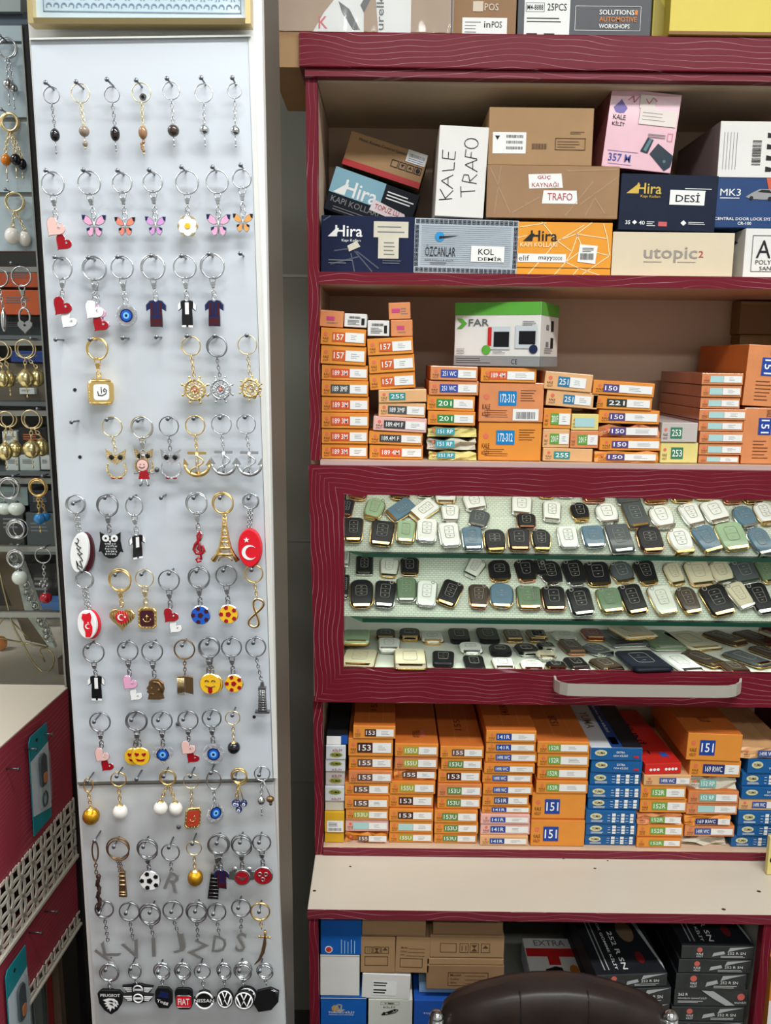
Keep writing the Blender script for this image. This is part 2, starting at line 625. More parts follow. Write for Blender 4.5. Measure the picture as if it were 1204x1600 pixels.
for i in range(nx):
    for j in range(3):
        cx = A.x + 0.021 + (B.x - A.x - 0.038) * i / (nx - 1); cz = zl + 0.0062 + j * 0.0085
        T = inv @ Matrix.Translation((cx, A.y + 0.0074, cz))
        d = 1 if (i + j) % 2 else -1
        arc = [(0.0034 * math.cos(math.radians(a)) * d, 0.0036 * math.sin(math.radians(a))) for a in range(-40, 221, 29)]
        arc2 = [(x * 0.62, z * 0.6) for x, z in arc]
        mb.add([(x, 0, z) for x, z in arc + arc2[::-1]], [(k, k + 1, 2 * len(arc) - 2 - k, 2 * len(arc) - 1 - k) for k in range(len(arc) - 1)], 1, T)
mb.build('patterned_sheet', [SHEET, ARAB], fr)

# ------------------------------------------------------------------ left counter
FP0 = Vector((-0.53, 1.5, 0)); FN = Vector((1, -0.0577, 0)).normalized(); FT = Vector((0.0577, 1, 0)).normalized()
ZC = PPL(0, 1166, FP0, FN).z


def face(u, z, off=0.0):
    v = FP0 + FT * u + FN * off
    return Vector((v.x, v.y, z))


def fuv(px, py, off=0.0):
    w = PPL(px, py, FP0 + FN * off, FN)
    return (w - FP0).dot(FT), w.z


U0c, U1c = -0.85, 0.47
counter = empty('shop_counter', face(-0.2, 0))
tag(counter, 'burgundy shop counter with cream top and cream fretwork band, at the left edge', 'counter')
ci = Matrix.Translation(-counter.location)


def cbuild(mb, name, mats, parent=counter):
    for i in range(len(mb.v)):
        mb.v[i] = ci @ mb.v[i]
    return mb.build(name, mats, parent)


W = -0.75
mb = MB()
mb.hexa([face(U0c, ZC - 0.022, 0.001), face(U1c, ZC - 0.022, 0.001), face(U1c, ZC, 0.001), face(U0c, ZC, 0.001)], [face(U0c, ZC - 0.022, W), face(U1c, ZC - 0.022, W), face(U1c, ZC, W), face(U0c, ZC, W)], 0)
o = len(mb.v)
cbuild(mb, 'counter_top', CREAM)
zt0 = sum(fuv(x, y)[1] for x, y in ((0, 1378), (108, 1254))) / 2
zb0 = sum(fuv(x, y)[1] for x, y in ((0, 1494), (123, 1327))) / 2
zs0 = sum(fuv(x, y)[1] for x, y in ((41, 1559), (131, 1417))) / 2
BURG_C = laminate('burgundy_laminate_counter_brightened', False, (158, 56, 70), (214, 160, 170), 120.0)  # cabinet burgundy lightened to make up for light the pillar blocks
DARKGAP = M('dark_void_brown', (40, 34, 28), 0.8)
mb = MB()
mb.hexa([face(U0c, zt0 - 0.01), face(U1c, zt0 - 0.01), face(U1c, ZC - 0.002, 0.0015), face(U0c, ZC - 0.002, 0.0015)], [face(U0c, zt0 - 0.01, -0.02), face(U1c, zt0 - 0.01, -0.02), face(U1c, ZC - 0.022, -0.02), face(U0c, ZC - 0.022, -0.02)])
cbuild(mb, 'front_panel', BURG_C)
mb = MB()
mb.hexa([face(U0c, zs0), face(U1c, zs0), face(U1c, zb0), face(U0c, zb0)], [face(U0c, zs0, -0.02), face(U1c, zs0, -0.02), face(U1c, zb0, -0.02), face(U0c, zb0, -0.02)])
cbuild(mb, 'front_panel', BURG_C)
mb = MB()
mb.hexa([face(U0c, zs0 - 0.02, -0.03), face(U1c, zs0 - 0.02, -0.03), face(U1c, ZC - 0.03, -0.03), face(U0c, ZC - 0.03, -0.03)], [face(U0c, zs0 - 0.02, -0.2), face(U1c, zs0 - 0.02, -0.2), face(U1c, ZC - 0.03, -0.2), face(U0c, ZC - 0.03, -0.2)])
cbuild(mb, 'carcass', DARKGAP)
FRET = M('cream_fretwork', (206, 200, 184), 0.5)


def fret(z0, z1, u0, u1, rows, w=0.0045):
    """interlaced circles cut from a thin sheet, only the arcs lying inside the band"""
    mb = MB()
    c = (z1 - z0) / rows
    rows = int(math.ceil(rows))
    R = c * 0.7071
    n = 24
    E = 1.2
    nu = int((u1 - u0) / c / E) + 2
    for i in range(-1, nu):
        for j in range(-1, rows + 2):
            for half in ((1,) if rows == 1 else (0,)):
                cu, cz = u0 + (i + 0.5 * half) * c * E, z0 + (j + 0.5 * half) * c
                for k in range(n):
                    pts = []
                    ok = True
                    for a, rr in ((k, R + w / 2), (k, R - w / 2), (k + 1, R - w / 2), (k + 1, R + w / 2)):
                        an = 2 * math.pi * a / n
                        u, z = cu + rr * E * math.cos(an), cz + rr * math.sin(an)
                        if z < z0 - w * 0.3 or z > z1 + w * 0.3 or u < u0 or u > u1:
                            ok = False
                        pts.append((u, z))
                    if ok:
                        mb.hexa([face(u, z, 0.003) for u, z in pts], [face(u, z, 0.0012) for u, z in pts])
    mb.hexa([face(u0, z0 - w, 0.006), face(u1, z0 - w, 0.006), face(u1, z0, 0.006), face(u0, z0, 0.006)], [face(u0, z0 - w, 0), face(u1, z0 - w, 0), face(u1, z0, 0), face(u0, z0, 0)])
    return mb


cbuild(fret(zb0, zt0, -0.62, 0.30, 3.36, 0.0052), 'fretwork_band', FRET)
cbuild(fret(zs0 - 0.012, zs0 + 0.014, fuv(41, 1559)[0], 0.26, 1, 0.0036), 'fretwork_edging', FRET)
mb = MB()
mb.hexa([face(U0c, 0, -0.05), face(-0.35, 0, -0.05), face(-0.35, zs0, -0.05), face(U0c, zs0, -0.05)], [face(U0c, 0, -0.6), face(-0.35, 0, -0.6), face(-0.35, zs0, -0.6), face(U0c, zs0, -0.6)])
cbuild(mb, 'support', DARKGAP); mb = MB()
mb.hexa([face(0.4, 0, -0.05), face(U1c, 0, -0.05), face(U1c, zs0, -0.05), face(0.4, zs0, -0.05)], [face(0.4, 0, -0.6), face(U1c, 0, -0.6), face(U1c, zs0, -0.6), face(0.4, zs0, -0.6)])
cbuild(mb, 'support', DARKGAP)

# nails in the counter front
NAILG = 'nails in the burgundy counter front'
for (px, py, tx), lab in zip([(8, 1201, 20), (37, 1170, 52), (62, 1147, 77), (70, 1424, 85), (45, 1457, 54)],
                             ['bare nail in the burgundy counter front, left of the upper teal pack', 'lower of two nails crossing the upper teal pack, on the burgundy counter',
                              'upper of two nails crossing the upper teal pack, on the burgundy counter', 'nail in burgundy counter strip, just below the big cream fretwork',
                              'small nail in burgundy strip, above the lower teal pack']):
    u, z = fuv(px, py)
    b = face(u, z)
    mb = MB()
    mb.tube([(0, 0, 0), FN * 0.02 + Vector((0, 0, 0.001))], 0.0013, 0, None, 6)
    mb.lathe([(0, 0.0016), (0.003, 0.0012), (0.0034, 0)], 0, Matrix.Translation(FN * 0.02) @ Matrix.Rotation(math.radians(90), 4, 'Y'), 10)
    o = mb.build('nail', STEEL); o.location = b
    tag(o, lab, 'nail', NAILG)

# teal blister packs hanging on the counter front
TEAL = M('teal_card', (22, 140, 150), 0.35, coat=0.4)
BLIST = M('clear_blister', (170, 186, 190), 0.08, alpha=0.16, spec=0.8)
DARKTOOL = M('dark_tool_metal', (52, 58, 62), 0.3, 0.5)
ORG = M('orange_plastic', (214, 120, 50), 0.4)
REDP = M('red_plastic', (200, 40, 40), 0.35)
PALECARD = M('pale_card_white', (205, 218, 222), 0.4, coat=0.4)


def blister(TL, TR, BL, label):
    o_ = 0.008
    (u0, zA), (u1, zB), (u2, zC_) = fuv(*TL, o_), fuv(*TR, o_), fuv(*BL, o_)
    z1 = (zA + zB) / 2; z0 = zC_; h = z1 - z0; w = u1 - u0
    root = empty('blister_pack', face((u0 + u1) / 2, z0, o_))
    tag(root, label, 'blister pack', None)
    T = Matrix((FT, -FN, Vector((0, 0, 1)))).transposed().to_4x4()
    mb = MB()
    mb.prism([(-w / 2, 0), (w / 2, 0), (w / 2, h), (-w / 2 + 0.006, h), (-w / 2, h - 0.008)], 0, 0.0015, 0, T)
    mb.build('backing_card', TEAL, root)
    mb = MB(); mb.poly([(-w / 2, h * 0.2), (w / 2, h * 0.1), (w / 2, h * 0.80), (-w / 2, h * 0.76)], -0.0004, 0, T)
    mb.build('printed_field', PALECARD, root)
    mb = MB(); mb.prism(disc(0.003, 10, -w * 0.1, h * 0.92), -0.0006, 0, 0, T)
    mb.build('hang_hole', INK, root)
    b = MB(); b.prism(rrect(w * 0.6, h * 0.62, w * 0.2), -0.007, 0, 0, T @ Matrix.Translation((w * 0.1, 0, h * 0.48)), bev=0.004)
    bo = b.build('clear_bubble', BLIST, root)
    t = MB(); t.prism(rrect(w * 0.36, h * 0.34, w * 0.15), -0.0055, -0.001, 0, T @ Matrix.Translation((w * 0.05, 0, h * 0.58)), bev=0.002)
    t.prism(rrect(w * 0.2, h * 0.1, w * 0.07), -0.0065, -0.005, 1, T @ Matrix.Translation((w * 0.09, 0, h * 0.5)))
    t.tube([(T @ Vector((w * 0.1 + 0.008 * math.cos(a / 10 * 6.28), -0.003, h * 0.27 + 0.012 * math.sin(a / 10 * 6.28)))) for a in range(10)], 0.0015, 0, None, 6, True)
    t.build('folding_tool', [DARKTOOL, ORG], bo)
    return root


blister((45, 1155), (73, 1128), (57, 1303), 'teal blister pack hanging on the counter front, above the fretwork')
blister((9, 1521), (40, 1476), (13, 1700), 'teal blister pack at the bottom left corner, below the fretwork')

# framed boards leaning in the dark space below the counter edging
for (xa, xb, ya, col, nm, lab) in ((40, 58, 1500, (196, 206, 200), 'leaning_panel', 'pale grey panel leaning under the counter, beside the lower teal pack'),
                                   (59, 77, 1480, (128, 132, 128), 'leaning_panel', 'grey grooved panel leaning under the counter, between pale and brown ones'),
                                   (78, 100, 1455, (128, 104, 84), 'wooden_board', 'brown wooden board with red edge leaning under the counter')):
    Yq = 1.46
    a0, a1 = P(xa, 1545, Yq), P(xb, 1545, Yq)
    mb = MB()
    zt = zs0 - 0.035
    mb.hexa([(a0.x, Yq, 0), (a1.x, Yq, 0), (a1.x - 0.01, Yq, zt), (a0.x - 0.01, Yq, zt)], [(a0.x, Yq + 0.02, 0), (a1.x, Yq + 0.02, 0), (a1.x - 0.01, Yq + 0.02, zt), (a0.x - 0.01, Yq + 0.02, zt)])
    o = mb.build(nm, M(nm + str(xa), col, 0.5, noise=0.05, nscale=8))
    tag(o, lab, 'board')
    if nm == 'wooden_board':
        mb = MB(); mb.box(a0.x - 0.004, a0.x + 0.005, Yq - 0.003, Yq + 0.02, 0, zt - 0.01); mb.build('red_edge', M('red_edge', (150, 46, 42), 0.5), o)
    else:
        mb = MB(); mb.box(a1.x - 0.014, a1.x - 0.008, Yq - 0.002, Yq + 0.0, 0, zt - 0.01); mb.build('groove_strip', M('groove_grey', (92, 96, 94), 0.5), o)

# ------------------------------------------------------------------ glass rack standing on the counter
YG = 1.45
rack = empty('glass_display_rack', P(40, 1088, YG))
tag(rack, 'glass display rack with metal rails and grey slat panel on the left counter', 'display rack')
ri = Matrix.Translation(-rack.location)


def rbuild(mb, name, mats, parent=rack):
    for i in range(len(mb.v)):
        mb.v[i] = ri @ mb.v[i]
    return mb.build(name, mats, parent)


edge_l = lambda y: 34 + (y - 40) * (105 - 34) / (1088 - 40.0)
zf = lambda px, py: P(px, py, YG).z


def prect(x0, y0, x1, y1, Ya, Yb2, mb, mi=0):
    """solid between pixel-edge lines: left x0 constant, right edge follows the post"""
    pts = [(x0, y1), (x1(y1), y1), (x1(y0), y0), (x0, y0)]
    f = [P(x, y, Ya) for x, y in pts]
    mb.hexa(f, [p + Vector((0, Yb2 - Ya, 0)) for p in f], mi)


mb = MB()
pts = [(edge_l(1088) + 1, 1088), (edge_l(1088) + 16, 1088), (edge_l(38) + 15, 38), (edge_l(38), 38)]
f = [P(x, y, YG - 0.01) for x, y in pts]
low = [P(100, 1089, YG - 0.01), P(112, 1089, YG - 0.01)]
mb.hexa(f, [p + Vector((0, 0.03, 0)) for p in f])
z0 = low[0].z
rbuild(mb, 'dark_post', BLACKISH)
mb = MB()
mb.hexa([(low[0].x, YG - 0.01, 0), (low[1].x, YG - 0.01, 0), (low[1].x, YG - 0.01, z0), (low[0].x, YG - 0.01, z0)], [(low[0].x, YG + 0.02, 0), (low[1].x, YG + 0.02, 0), (low[1].x, YG + 0.02, z0 + 0.01), (low[0].x, YG + 0.02, z0 + 0.01)])
cbuild(mb, 'dark_end_post', BLACKISH)
mb = MB()
f = [P(x, y, YG - 0.012) for x, y in [(edge_l(1088) - 3, 1088), (edge_l(1088), 1088), (edge_l(40), 40), (edge_l(40) - 2, 40)]]
mb.hexa(f, [p + Vector((0, 0.012, 0)) for p in f])
rbuild(mb, 'edge_strip', ALU)
SLAT = M('grey_slat_panel', (164, 178, 184), 0.35, noise=0.02, nscale=5)
mb = MB()
for y0, y1 in ((40, 64), (69, 183), (190, 300), (307, 392)):
    prect(-220, y0, lambda y: edge_l(y) - 2, y1, YG, YG + 0.012, mb)
rbuild(mb, 'slat_panel', SLAT)
mb = MB()
for y in (66.5, 186.5, 303.5):
    prect(-220, y - 3, lambda y: edge_l(y) - 2, y + 3, YG + 0.006, YG + 0.012, mb)
for y in (421, 536, 646, 752, 858, 961):
    prect(-220, y - 4, lambda y: edge_l(y) - 2, y + 4, YG - 0.008, YG + 0.004, mb)
prect(-220, 1085, lambda y: edge_l(y) - 1, 1089, YG - 0.008, YG + 0.004, mb)
rbuild(mb, 'hanging_rail', ALU)
mb = MB()
for y0, y1 in ((394, 416), (426, 531), (541, 641), (651, 747), (757, 853), (863, 956), (966, 1084)):
    prect(-220, y0, lambda y: edge_l(y) - 3, y1, YG - 0.001, YG + 0.003, mb)
rbuild(mb, 'glass_pane', glass('rack_glass', (252, 254, 253), 0.02))
# back of the rack
YR = 1.93
mb = MB()
mb.box(-1.9, -0.55, YR, YR + 0.015, ZC, 2.5)
rbuild(mb, 'back_panel', M('rack_back_dark', (44, 42, 40), 0.6))
mb = MB()
prect(-220, -60, lambda y: edge_l(40) - 2, 18, YG + 0.10, YG + 0.14, mb, 0)
prect(-220, 19, lambda y: 60, 60, YG + 0.11, YG + 0.14, mb, 1)
rbuild(mb, 'top_fascia', [M('fascia_grey_green', (150, 160, 158), 0.5), M('fascia_slate', (72, 84, 96), 0.5)])
YS = 1.72
SHELFG = M('rack_shelf_grey', (104, 110, 112), 0.4, 0.2)
for y in (524, 628, 737, 860, ):
    c = P(40, y, YS)
    mb = MB(); mb.box(-1.9, -0.56, YS, YR - 0.002, c.z - 0.008, c.z)
    rbuild(mb, 'shelf', SHELFG)
# boxes on the rack shelves, seen through the glass
RB = [  # x0, y0, x1, y1, colour, Y, depth, label
    (-60, 452, 62, 492, (206, 96, 52), 1.73, .10, 'orange carton lying on the rack shelf behind the heart locket key ring'),
    (-60, 416, 60, 449, (188, 84, 50), 1.735, .09, 'orange carton, upper of two, behind the top glass rail of the rack'),
    (-60, 494, 66, 523, (44, 48, 50), 1.75, .1, 'black carton under the orange cartons on the rack shelf'),
    (16, 548, 70, 566, (34, 60, 130), 1.73, .09, 'flat blue carton behind the upper gold balls'),
    (-40, 567, 72, 627, (96, 86, 72), 1.74, .09, 'brown-grey carton behind the upper row of gold balls'),
    (30, 606, 54, 616, (205, 208, 205), 1.728, .012, 'small white tag box below the upper gold balls'),
    (3, 674, 27, 700, (205, 212, 206), 1.735, .06, 'white square carton behind the lower gold balls, left side'),
    (29, 668, 74, 704, (30, 26, 26), 1.74, .08, 'black carton with orange print behind the lower gold balls'),
    (8, 711, 29, 736, (196, 204, 200), 1.73, .06, 'white carton below the lower gold balls, left one of three'),
    (30, 711, 62, 736, (188, 196, 192), 1.732, .06, 'white carton below the lower gold balls, middle one of three'),
    (63, 712, 79, 734, (200, 200, 198), 1.732, .06, 'white carton below the lower gold balls, beside the dark post'),
    (-40, 760, 44, 790, (126, 140, 140), 1.74, .06, 'grey box behind the cluster of clear beads'),
    (45, 766, 84, 800, (34, 38, 52), 1.74, .07, 'navy box behind the blue bead key ring'),
    (40, 801, 88, 859, (78, 84, 86), 1.74, .1, 'dark grey box below the blue bead key ring'),
    (-40, 791, 39, 859, (60, 60, 58), 1.745, .1, 'charcoal box behind the hoop of silver rings'),
    (46, 880, 92, 960, (30, 30, 34), 1.76, .1, 'black box behind the red bead key ring'),
    (62, 941, 94, 966, (56, 112, 178), 1.70, .05, 'small blue box on the counter behind the lowest rail'),
]
SUPP = {523: 524, 627: 628, 736: 737, 859: 860}
for x0, y0, x1, y1, colr, Yb, dp, lab in RB:
    a, b = P(x0, y0, Yb), P(x1, y1, Yb)
    mb = MB()
    if y1 in SUPP:
        b.z = P(40, SUPP[y1], YS).z + .0004
    w, h = b.x - a.x, a.z - b.z
    mb.box(-w / 2, w / 2, 0, dp, 0, h)
    o = mb.build('carton', M('rackbox_%d_%d' % (x0, y0), colr, 0.45, noise=0.06, nscale=40), None, 0.0008)
    o.location = ((a.x + b.x) / 2, Yb, b.z)
    tag(o, lab, 'box', 'boxes behind the glass rack')
    mb = MB()
    ax, bx = (max(x0, 0) - (x0 + x1) / 2) / (x1 - x0) * w, w / 2
    mb.lines(ax + (bx - ax) * 0.15, h * 0.45, ax + (bx - ax) * 0.8, h * 0.75, 3, -0.0008)
    mb.build('printed_lines', M('orange_print', (196, 96, 50), 0.5) if 'print' in lab else GREYINK, o)
# brown board standing beside the counter end
mb = MB()
a, b = P(108, 1180, 1.50), P(124, 1180, 1.50)
zb = P(112, 1262, 1.5).z
mb.hexa([(a.x, 1.5, zb), (b.x, 1.5, zb), (b.x - .012, 1.5, zb + .28), (a.x - .012, 1.5, zb + .28)], [(a.x, 1.53, zb), (b.x, 1.53, zb), (b.x - .012, 1.53, zb + .28), (a.x - .012, 1.53, zb + .28)])
cbuild(mb, 'brown_side_board', M('brown_board', (92, 74, 62), 0.55, noise=0.05))
# ------------------------------------------------------------------ wall cabinet
YC, YK = 1.65, 1.97            # front plane and back of the upper cabinet
XR = 0.86
cab = empty('wall_cabinet', (0.3, YC, 0))
tag(cab, 'tall burgundy wall cabinet with beige inside, open shelves and a glazed drawer', 'cabinet')
ki = Matrix.Translation(-cab.location)


def kb(mb, name, mats, parent=cab, bevel=0.0):
    for i in range(len(mb.v)):
        mb.v[i] = ki @ mb.v[i]
    return mb.build(name, mats, parent, bevel)


zpx = lambda x, y, Y=YC: P(x, y, Y).z
ZTOP = zpx(800, 52.5, 1.63)
Z_UB = zpx(800, 126)           # underside of the top band
Z_S1T, Z_S1B = zpx(800, 428), zpx(800, 447)
Z_S2T = zpx(800, 723)
Z_D1, Z_D0 = zpx(800, 730), zpx(800, 1097)
Z_S3T, Z_S3B = zpx(800, 1328), zpx(800, 1340)
ZDESK = Z_S3B - 0.001
xo = lambda z: P(477, 125, YC).x + (P(492, 1335, YC).x - P(477, 125, YC).x) * (Z_UB - z) / (Z_UB - Z_S3B)
xi = lambda z: xo(z) + 0.0205 - 0.004 * (Z_UB - z) / (Z_UB - Z_S3B)


def stile(z0, z1, Y0, Y1, a, b, mb):
    mb.hexa([(a(z0), Y0, z0), (b(z0), Y0, z0), (b(z1), Y0, z1), (a(z1), Y0, z1)], [(a(z0), Y1, z0), (b(z0), Y1, z0), (b(z1), Y1, z1), (a(z1), Y1, z1)])


# cornice (projects forward and to the left) and the band below it
mb = MB()
xc = P(467, 75, 1.63).x
mb.box(xc, XR, 1.63, YK, zpx(800, 108, 1.63), ZTOP)
kb(mb, 'cornice', BURG_H, bevel=0.002)
mb = MB()
mb.box(xo(Z_UB), XR, YC - 0.012, YK, Z_UB, zpx(800, 108, 1.63) - 0.0005)
kb(mb, 'top_rail', laminate('burgundy_laminate_light', False, (116, 40, 52)))
mb = MB(); stile(Z_S2T, Z_UB, YC, YC + 0.02, xo, xi, mb); kb(mb, 'side_stile', BURG_V)
mb = MB(); stile(Z_S3B, Z_D0, YC + 0.002, YC + 0.02, xo, xi, mb); kb(mb, 'side_stile', BURG_V)
mb = MB(); stile(Z_S3B, Z_UB, YC + 0.02, YK, xo, lambda z: xi(z) - 0.001, mb); kb(mb, 'side_panel', TAN)
mb = MB(); mb.box(xo(2.0), XR, YK, YK + 0.012, Z_S3B, Z_UB); kb(mb, 'back_panel', TAN)
mb = MB(); mb.box(XR, XR + 0.02, YC, YK + 0.012, Z_S3B, ZTOP); kb(mb, 'side_panel', BURG_V)
# underside board in the top compartment
mb = MB(); mb.box(xi(Z_UB), XR, YC + 0.01, YK, Z_UB - 0.004, Z_UB - 0.0004); kb(mb, 'top_board', M('beige_top_board', (214, 196, 166), 0.5))


def shelf(zb, zt, front, mat_front, name='shelf'):
    mb = MB()
    mb.box(xi(zt), XR, front + 0.0015, YK, zb, zt, 0)
    s = kb(mb, name, TAN)
    mb = MB(); mb.box(xi(zt), XR, front, front + 0.0015, zb, zt, 0)
    for i in range(len(mb.v)):
        mb.v[i] = ki @ mb.v[i]
    mb.build('edge_band', mat_front, s)
    return s


shelf(Z_S1B, Z_S1T, YC, BURG_H)
shelf(Z_D1, Z_S2T, YC, M('pale_edge_band', (190, 165, 160), 0.4))
shelf(Z_S3B, Z_S3T, YC, laminate('burgundy_laminate_light', False))

# glazed drawer: four front members around the opening, glass pane, bar handle
YD = YC - 0.012
WX0, WX1 = P(537, 900, YD).x, XR - 0.02
WZ1, WZ0 = zpx(800, 776, YD), zpx(800, 1051, YD)
drawer = MB()
xdl = P(487, 900, YD).x
kx = 0.006
drawer.hexa([(xdl + kx, YD, Z_D0), (WX0, YD, WZ0), (WX0, YD, WZ1), (xdl - kx, YD, Z_D1)], [(xdl + kx, YC + 0.01, Z_D0), (WX0, YC + 0.01, WZ0), (WX0, YC + 0.01, WZ1), (xdl - kx, YC + 0.01, Z_D1)])
kb(drawer, 'drawer_stile', BURG_V)
for (za, zb_, nm) in ((Z_D1, WZ1, 'drawer_top_rail'), (Z_D0, WZ0, 'drawer_bottom_rail')):
    mb = MB()
    e0, e1 = (xdl - kx if za == Z_D1 else xdl + kx), XR
    f = [(e0, YD, za), (e1, YD, za), (WX1, YD, zb_), (WX0, YD, zb_)]
    if za > zb_:
        f = [f[3], f[2], f[1], f[0]]
    mb.hexa(f, [(x, YC + 0.01, z) for x, y, z in f])
    kb(mb, nm, BURG_H)
mb = MB(); mb.box(WX1, XR, YD, YC + 0.01, WZ0, WZ1); kb(mb, 'drawer_stile', BURG_V)
mb = MB(); mb.box(WX0 + 0.0005, WX1 - 0.0005, YC, YC + 0.004, WZ0 + 0.0005, WZ1 - 0.0005)
kb(mb, 'glass_pane', glass('drawer_glass', (253, 254, 253), 0.018))
mb = MB()
prf = [(864, 1066, YD), (866, 1070, YD - 0.012), (874, 1075, YD - 0.026), (886, 1079, YD - 0.034), (905, 1080, YD - 0.036), (1000, 1081, YD - 0.036), (1118, 1082, YD - 0.036), (1138, 1081, YD - 0.034), (1150, 1078, YD - 0.026), (1157, 1073, YD - 0.012), (1158, 1069, YD)]
hh = 0.0115
path = [P(x, y, Y) for x, y, Y in prf]
zc = P(1000, 1080, YD - 0.036).z
path = [Vector((p.x, p.y, zc + (0.004 if i in (0, 10) else 0.0))) for i, p in enumerate(path)]
for i in range(len(path) - 1):
    a, b = path[i], path[i + 1]
    t = (b - a).normalized(); nrm = Vector((t.y, -t.x, 0)).normalized() * -0.004
    mb.hexa([a + Vector((0, 0, -hh)), b + Vector((0, 0, -hh)), b + Vector((0, 0, hh)), a + Vector((0, 0, hh))], [a + nrm + Vector((0, 0, -hh)), b + nrm + Vector((0, 0, -hh)), b + nrm + Vector((0, 0, hh)), a + nrm + Vector((0, 0, hh))])
kb(mb, 'bar_handle', SATIN)

# inside of the drawer: lining, sloped woven display boards, glass shelves with green edges
LIN = M('white_lining', (214, 218, 206), 0.6)
mt = woven('woven_liner', (216, 224, 208), (170, 182, 164))
GREEN_EDGE = M('green_glass_edge', (24, 92, 70), 0.2, spec=0.4)
GLASS_SHELF = glass('shelf_glass', (232, 246, 238), 0.05)
YI0, YI1 = 1.672, 1.94
ZI1 = Z_D1 - 0.004
mb = MB()
mb.box(WX0 - 0.012, WX1, YI1, YI1 + 0.006, Z_D0 + 0.006, ZI1)                       # back
mb.box(WX0 - 0.016, WX0 - 0.010, YI0, YI1, Z_D0 + 0.006, ZI1)                       # left wall
ZB3 = P(800, 1049, 1.68).z
mb.box(WX0 - 0.012, WX1, YI0, YI1, ZB3 - 0.01, ZB3)                                 # base
kb(mb, 'drawer_lining', LIN)
YSF = 1.688
ZG = [P(800, 870, YSF).z, P(800, 972, YSF).z]
SL = math.radians(45)
TIERS = []
for k, zg in enumerate(ZG):
    xa, xb = P(566, 868 if k == 0 else 970, YSF).x, WX1
    xc2 = P(539, 855, 1.75).x
    top = zg + 0.0042
    bot = zg - 0.0042
    out = [(xa, YSF), (xb, YSF), (xb, YI1), (xc2, YI1), (xc2, 1.745)]
    mb = MB()
    n = len(out)
    mb.add([(x, y, top) for x, y in out] + [(x, y, bot) for x, y in out], [tuple(range(n)), tuple(range(2 * n - 1, n - 1, -1))], 0)
    mb.add([(x, y, top) for x, y in out] + [(x, y, bot) for x, y in out], [(i, i + n, (i + 1) % n + n, (i + 1) % n) for i in range(n)], 1)
    kb(mb, 'glass_shelf', [GLASS_SHELF, GREEN_EDGE])
    y0 = 1.702
    ztop = (ZI1 - 0.002) if k == 0 else ZG[0] - 0.006
    dz = ztop - top
    mb = MB()
    mb.hexa([(xc2, y0, top), (xb, y0, top), (xb, y0 + dz, ztop), (xc2, y0 + dz, ztop)], [(xc2, y0 + 0.006, top - 0.0), (xb, y0 + 0.006, top), (xb, y0 + dz + 0.006, ztop), (xc2, y0 + dz + 0.006, ztop)])
    kb(mb, 'sloped_liner', mt)
    TIERS.append((Vector((0, y0, top)), Vector((0, -math.sin(SL), math.cos(SL))), -SL))
TIERS.append((Vector((0, 1.7, ZB3)), Vector((0, 0, 1)), -math.pi / 2))
for (z, wv) in ((ZI1 - 0.004, 0.85), (ZG[0] - 0.008, 0.5), (ZG[1] - 0.008, 0.7)):  # top strip first, then two fills added to brighten the lower tiers
    DISPLAY_LIGHTS.append(area_light('display_strip_and_fill_light', ((WX0 + WX1) / 2, 1.679, z), (math.radians(22), 0, 0), WX1 - WX0, 0.012, wv, (0.97, 1.0, 0.93)))

# desk slab
YDK = 1.4715
desk = MB()
xdk = P(480, 1422, YDK).x
desk.box(xdk, 0.80, YDK + 0.0015, YK, ZDESK - 0.018, ZDESK, 0)
desk = desk.build('desk_top', [CREAM], None, 0.001)
tag(desk, 'cream laminate desk top with burgundy front edge, below the orange boxes', 'desk top')
mb = MB(); mb.box(xdk, 0.80, YDK, YDK + 0.0015, ZDESK - 0.018, ZDESK); mb.build('edge_band', laminate('burgundy_laminate_light', False), desk)
mb = MB()
for x, y, r in ((547, 1354, .0026), (491, 1392, .0034), (929, 1357, .003), (949, 1345, .002), (1185, 1393, .0042), (880, 1342, .002), (1130, 1421, .004)):
    w = PZ(x, y, ZDESK); T = Matrix.Translation(w) @ Matrix.Rotation(math.radians(90), 4, 'X')
    mb.prism(disc(r, 9), 0, 0.0006, 0, T) if False else mb.add([(w.x + r * math.cos(a * 0.7), w.y + r * 0.8 * math.sin(a * 0.7), w.z + 0.0004) for a in range(9)], [tuple(range(9))], 0)
mb.build('screw_hole', M('hole_brown', (60, 46, 36), 0.8), desk)

# lower cabinet
ZL1 = ZDESK - 0.019
low = empty('base_cabinet', (0.3, YDK, 0))
tag(low, 'burgundy base cabinet with open front, under the cream desk top', 'cabinet')
li = Matrix.Translation(-low.location)


def lbd(mb, name, mats):
    for i in range(len(mb.v)):
        mb.v[i] = li @ mb.v[i]
    return mb.build(name, mats, low)


YL = YDK + 0.004
a0, a1 = P(482, 1440, YL), P(496, 1440, YL)
b0, b1 = P(1193, 1446, YL), P(1208, 1446, YL)
d0 = P(1181, 1600, YL)
sl2 = (d0.x - b0.x) / (d0.z - b0.z) * 0.4
mb = MB()
mb.hexa([(a0.x + .006, YL, 0), (a1.x + .008, YL, 0), (a1.x, YL, ZL1), (a0.x, YL, ZL1)], [(a0.x + .006, YL + .02, 0), (a1.x + .008, YL + .02, 0), (a1.x, YL + .02, ZL1), (a0.x, YL + .02, ZL1)])
lbd(mb, 'stile', BURG_V)
mb = MB()
mb.hexa([(b0.x - .012, YL, 0), (b1.x - .012, YL, 0), (b1.x, YL, ZL1), (b0.x, YL, ZL1)], [(b0.x - .012, YL + .02, 0), (b1.x - .012, YL + .02, 0), (b1.x, YL + .02, ZL1), (b0.x, YL + .02, ZL1)])
lbd(mb, 'stile', BURG_V)
PALE_IN = M('pale_grey_carcass', (178, 178, 166), 0.5)
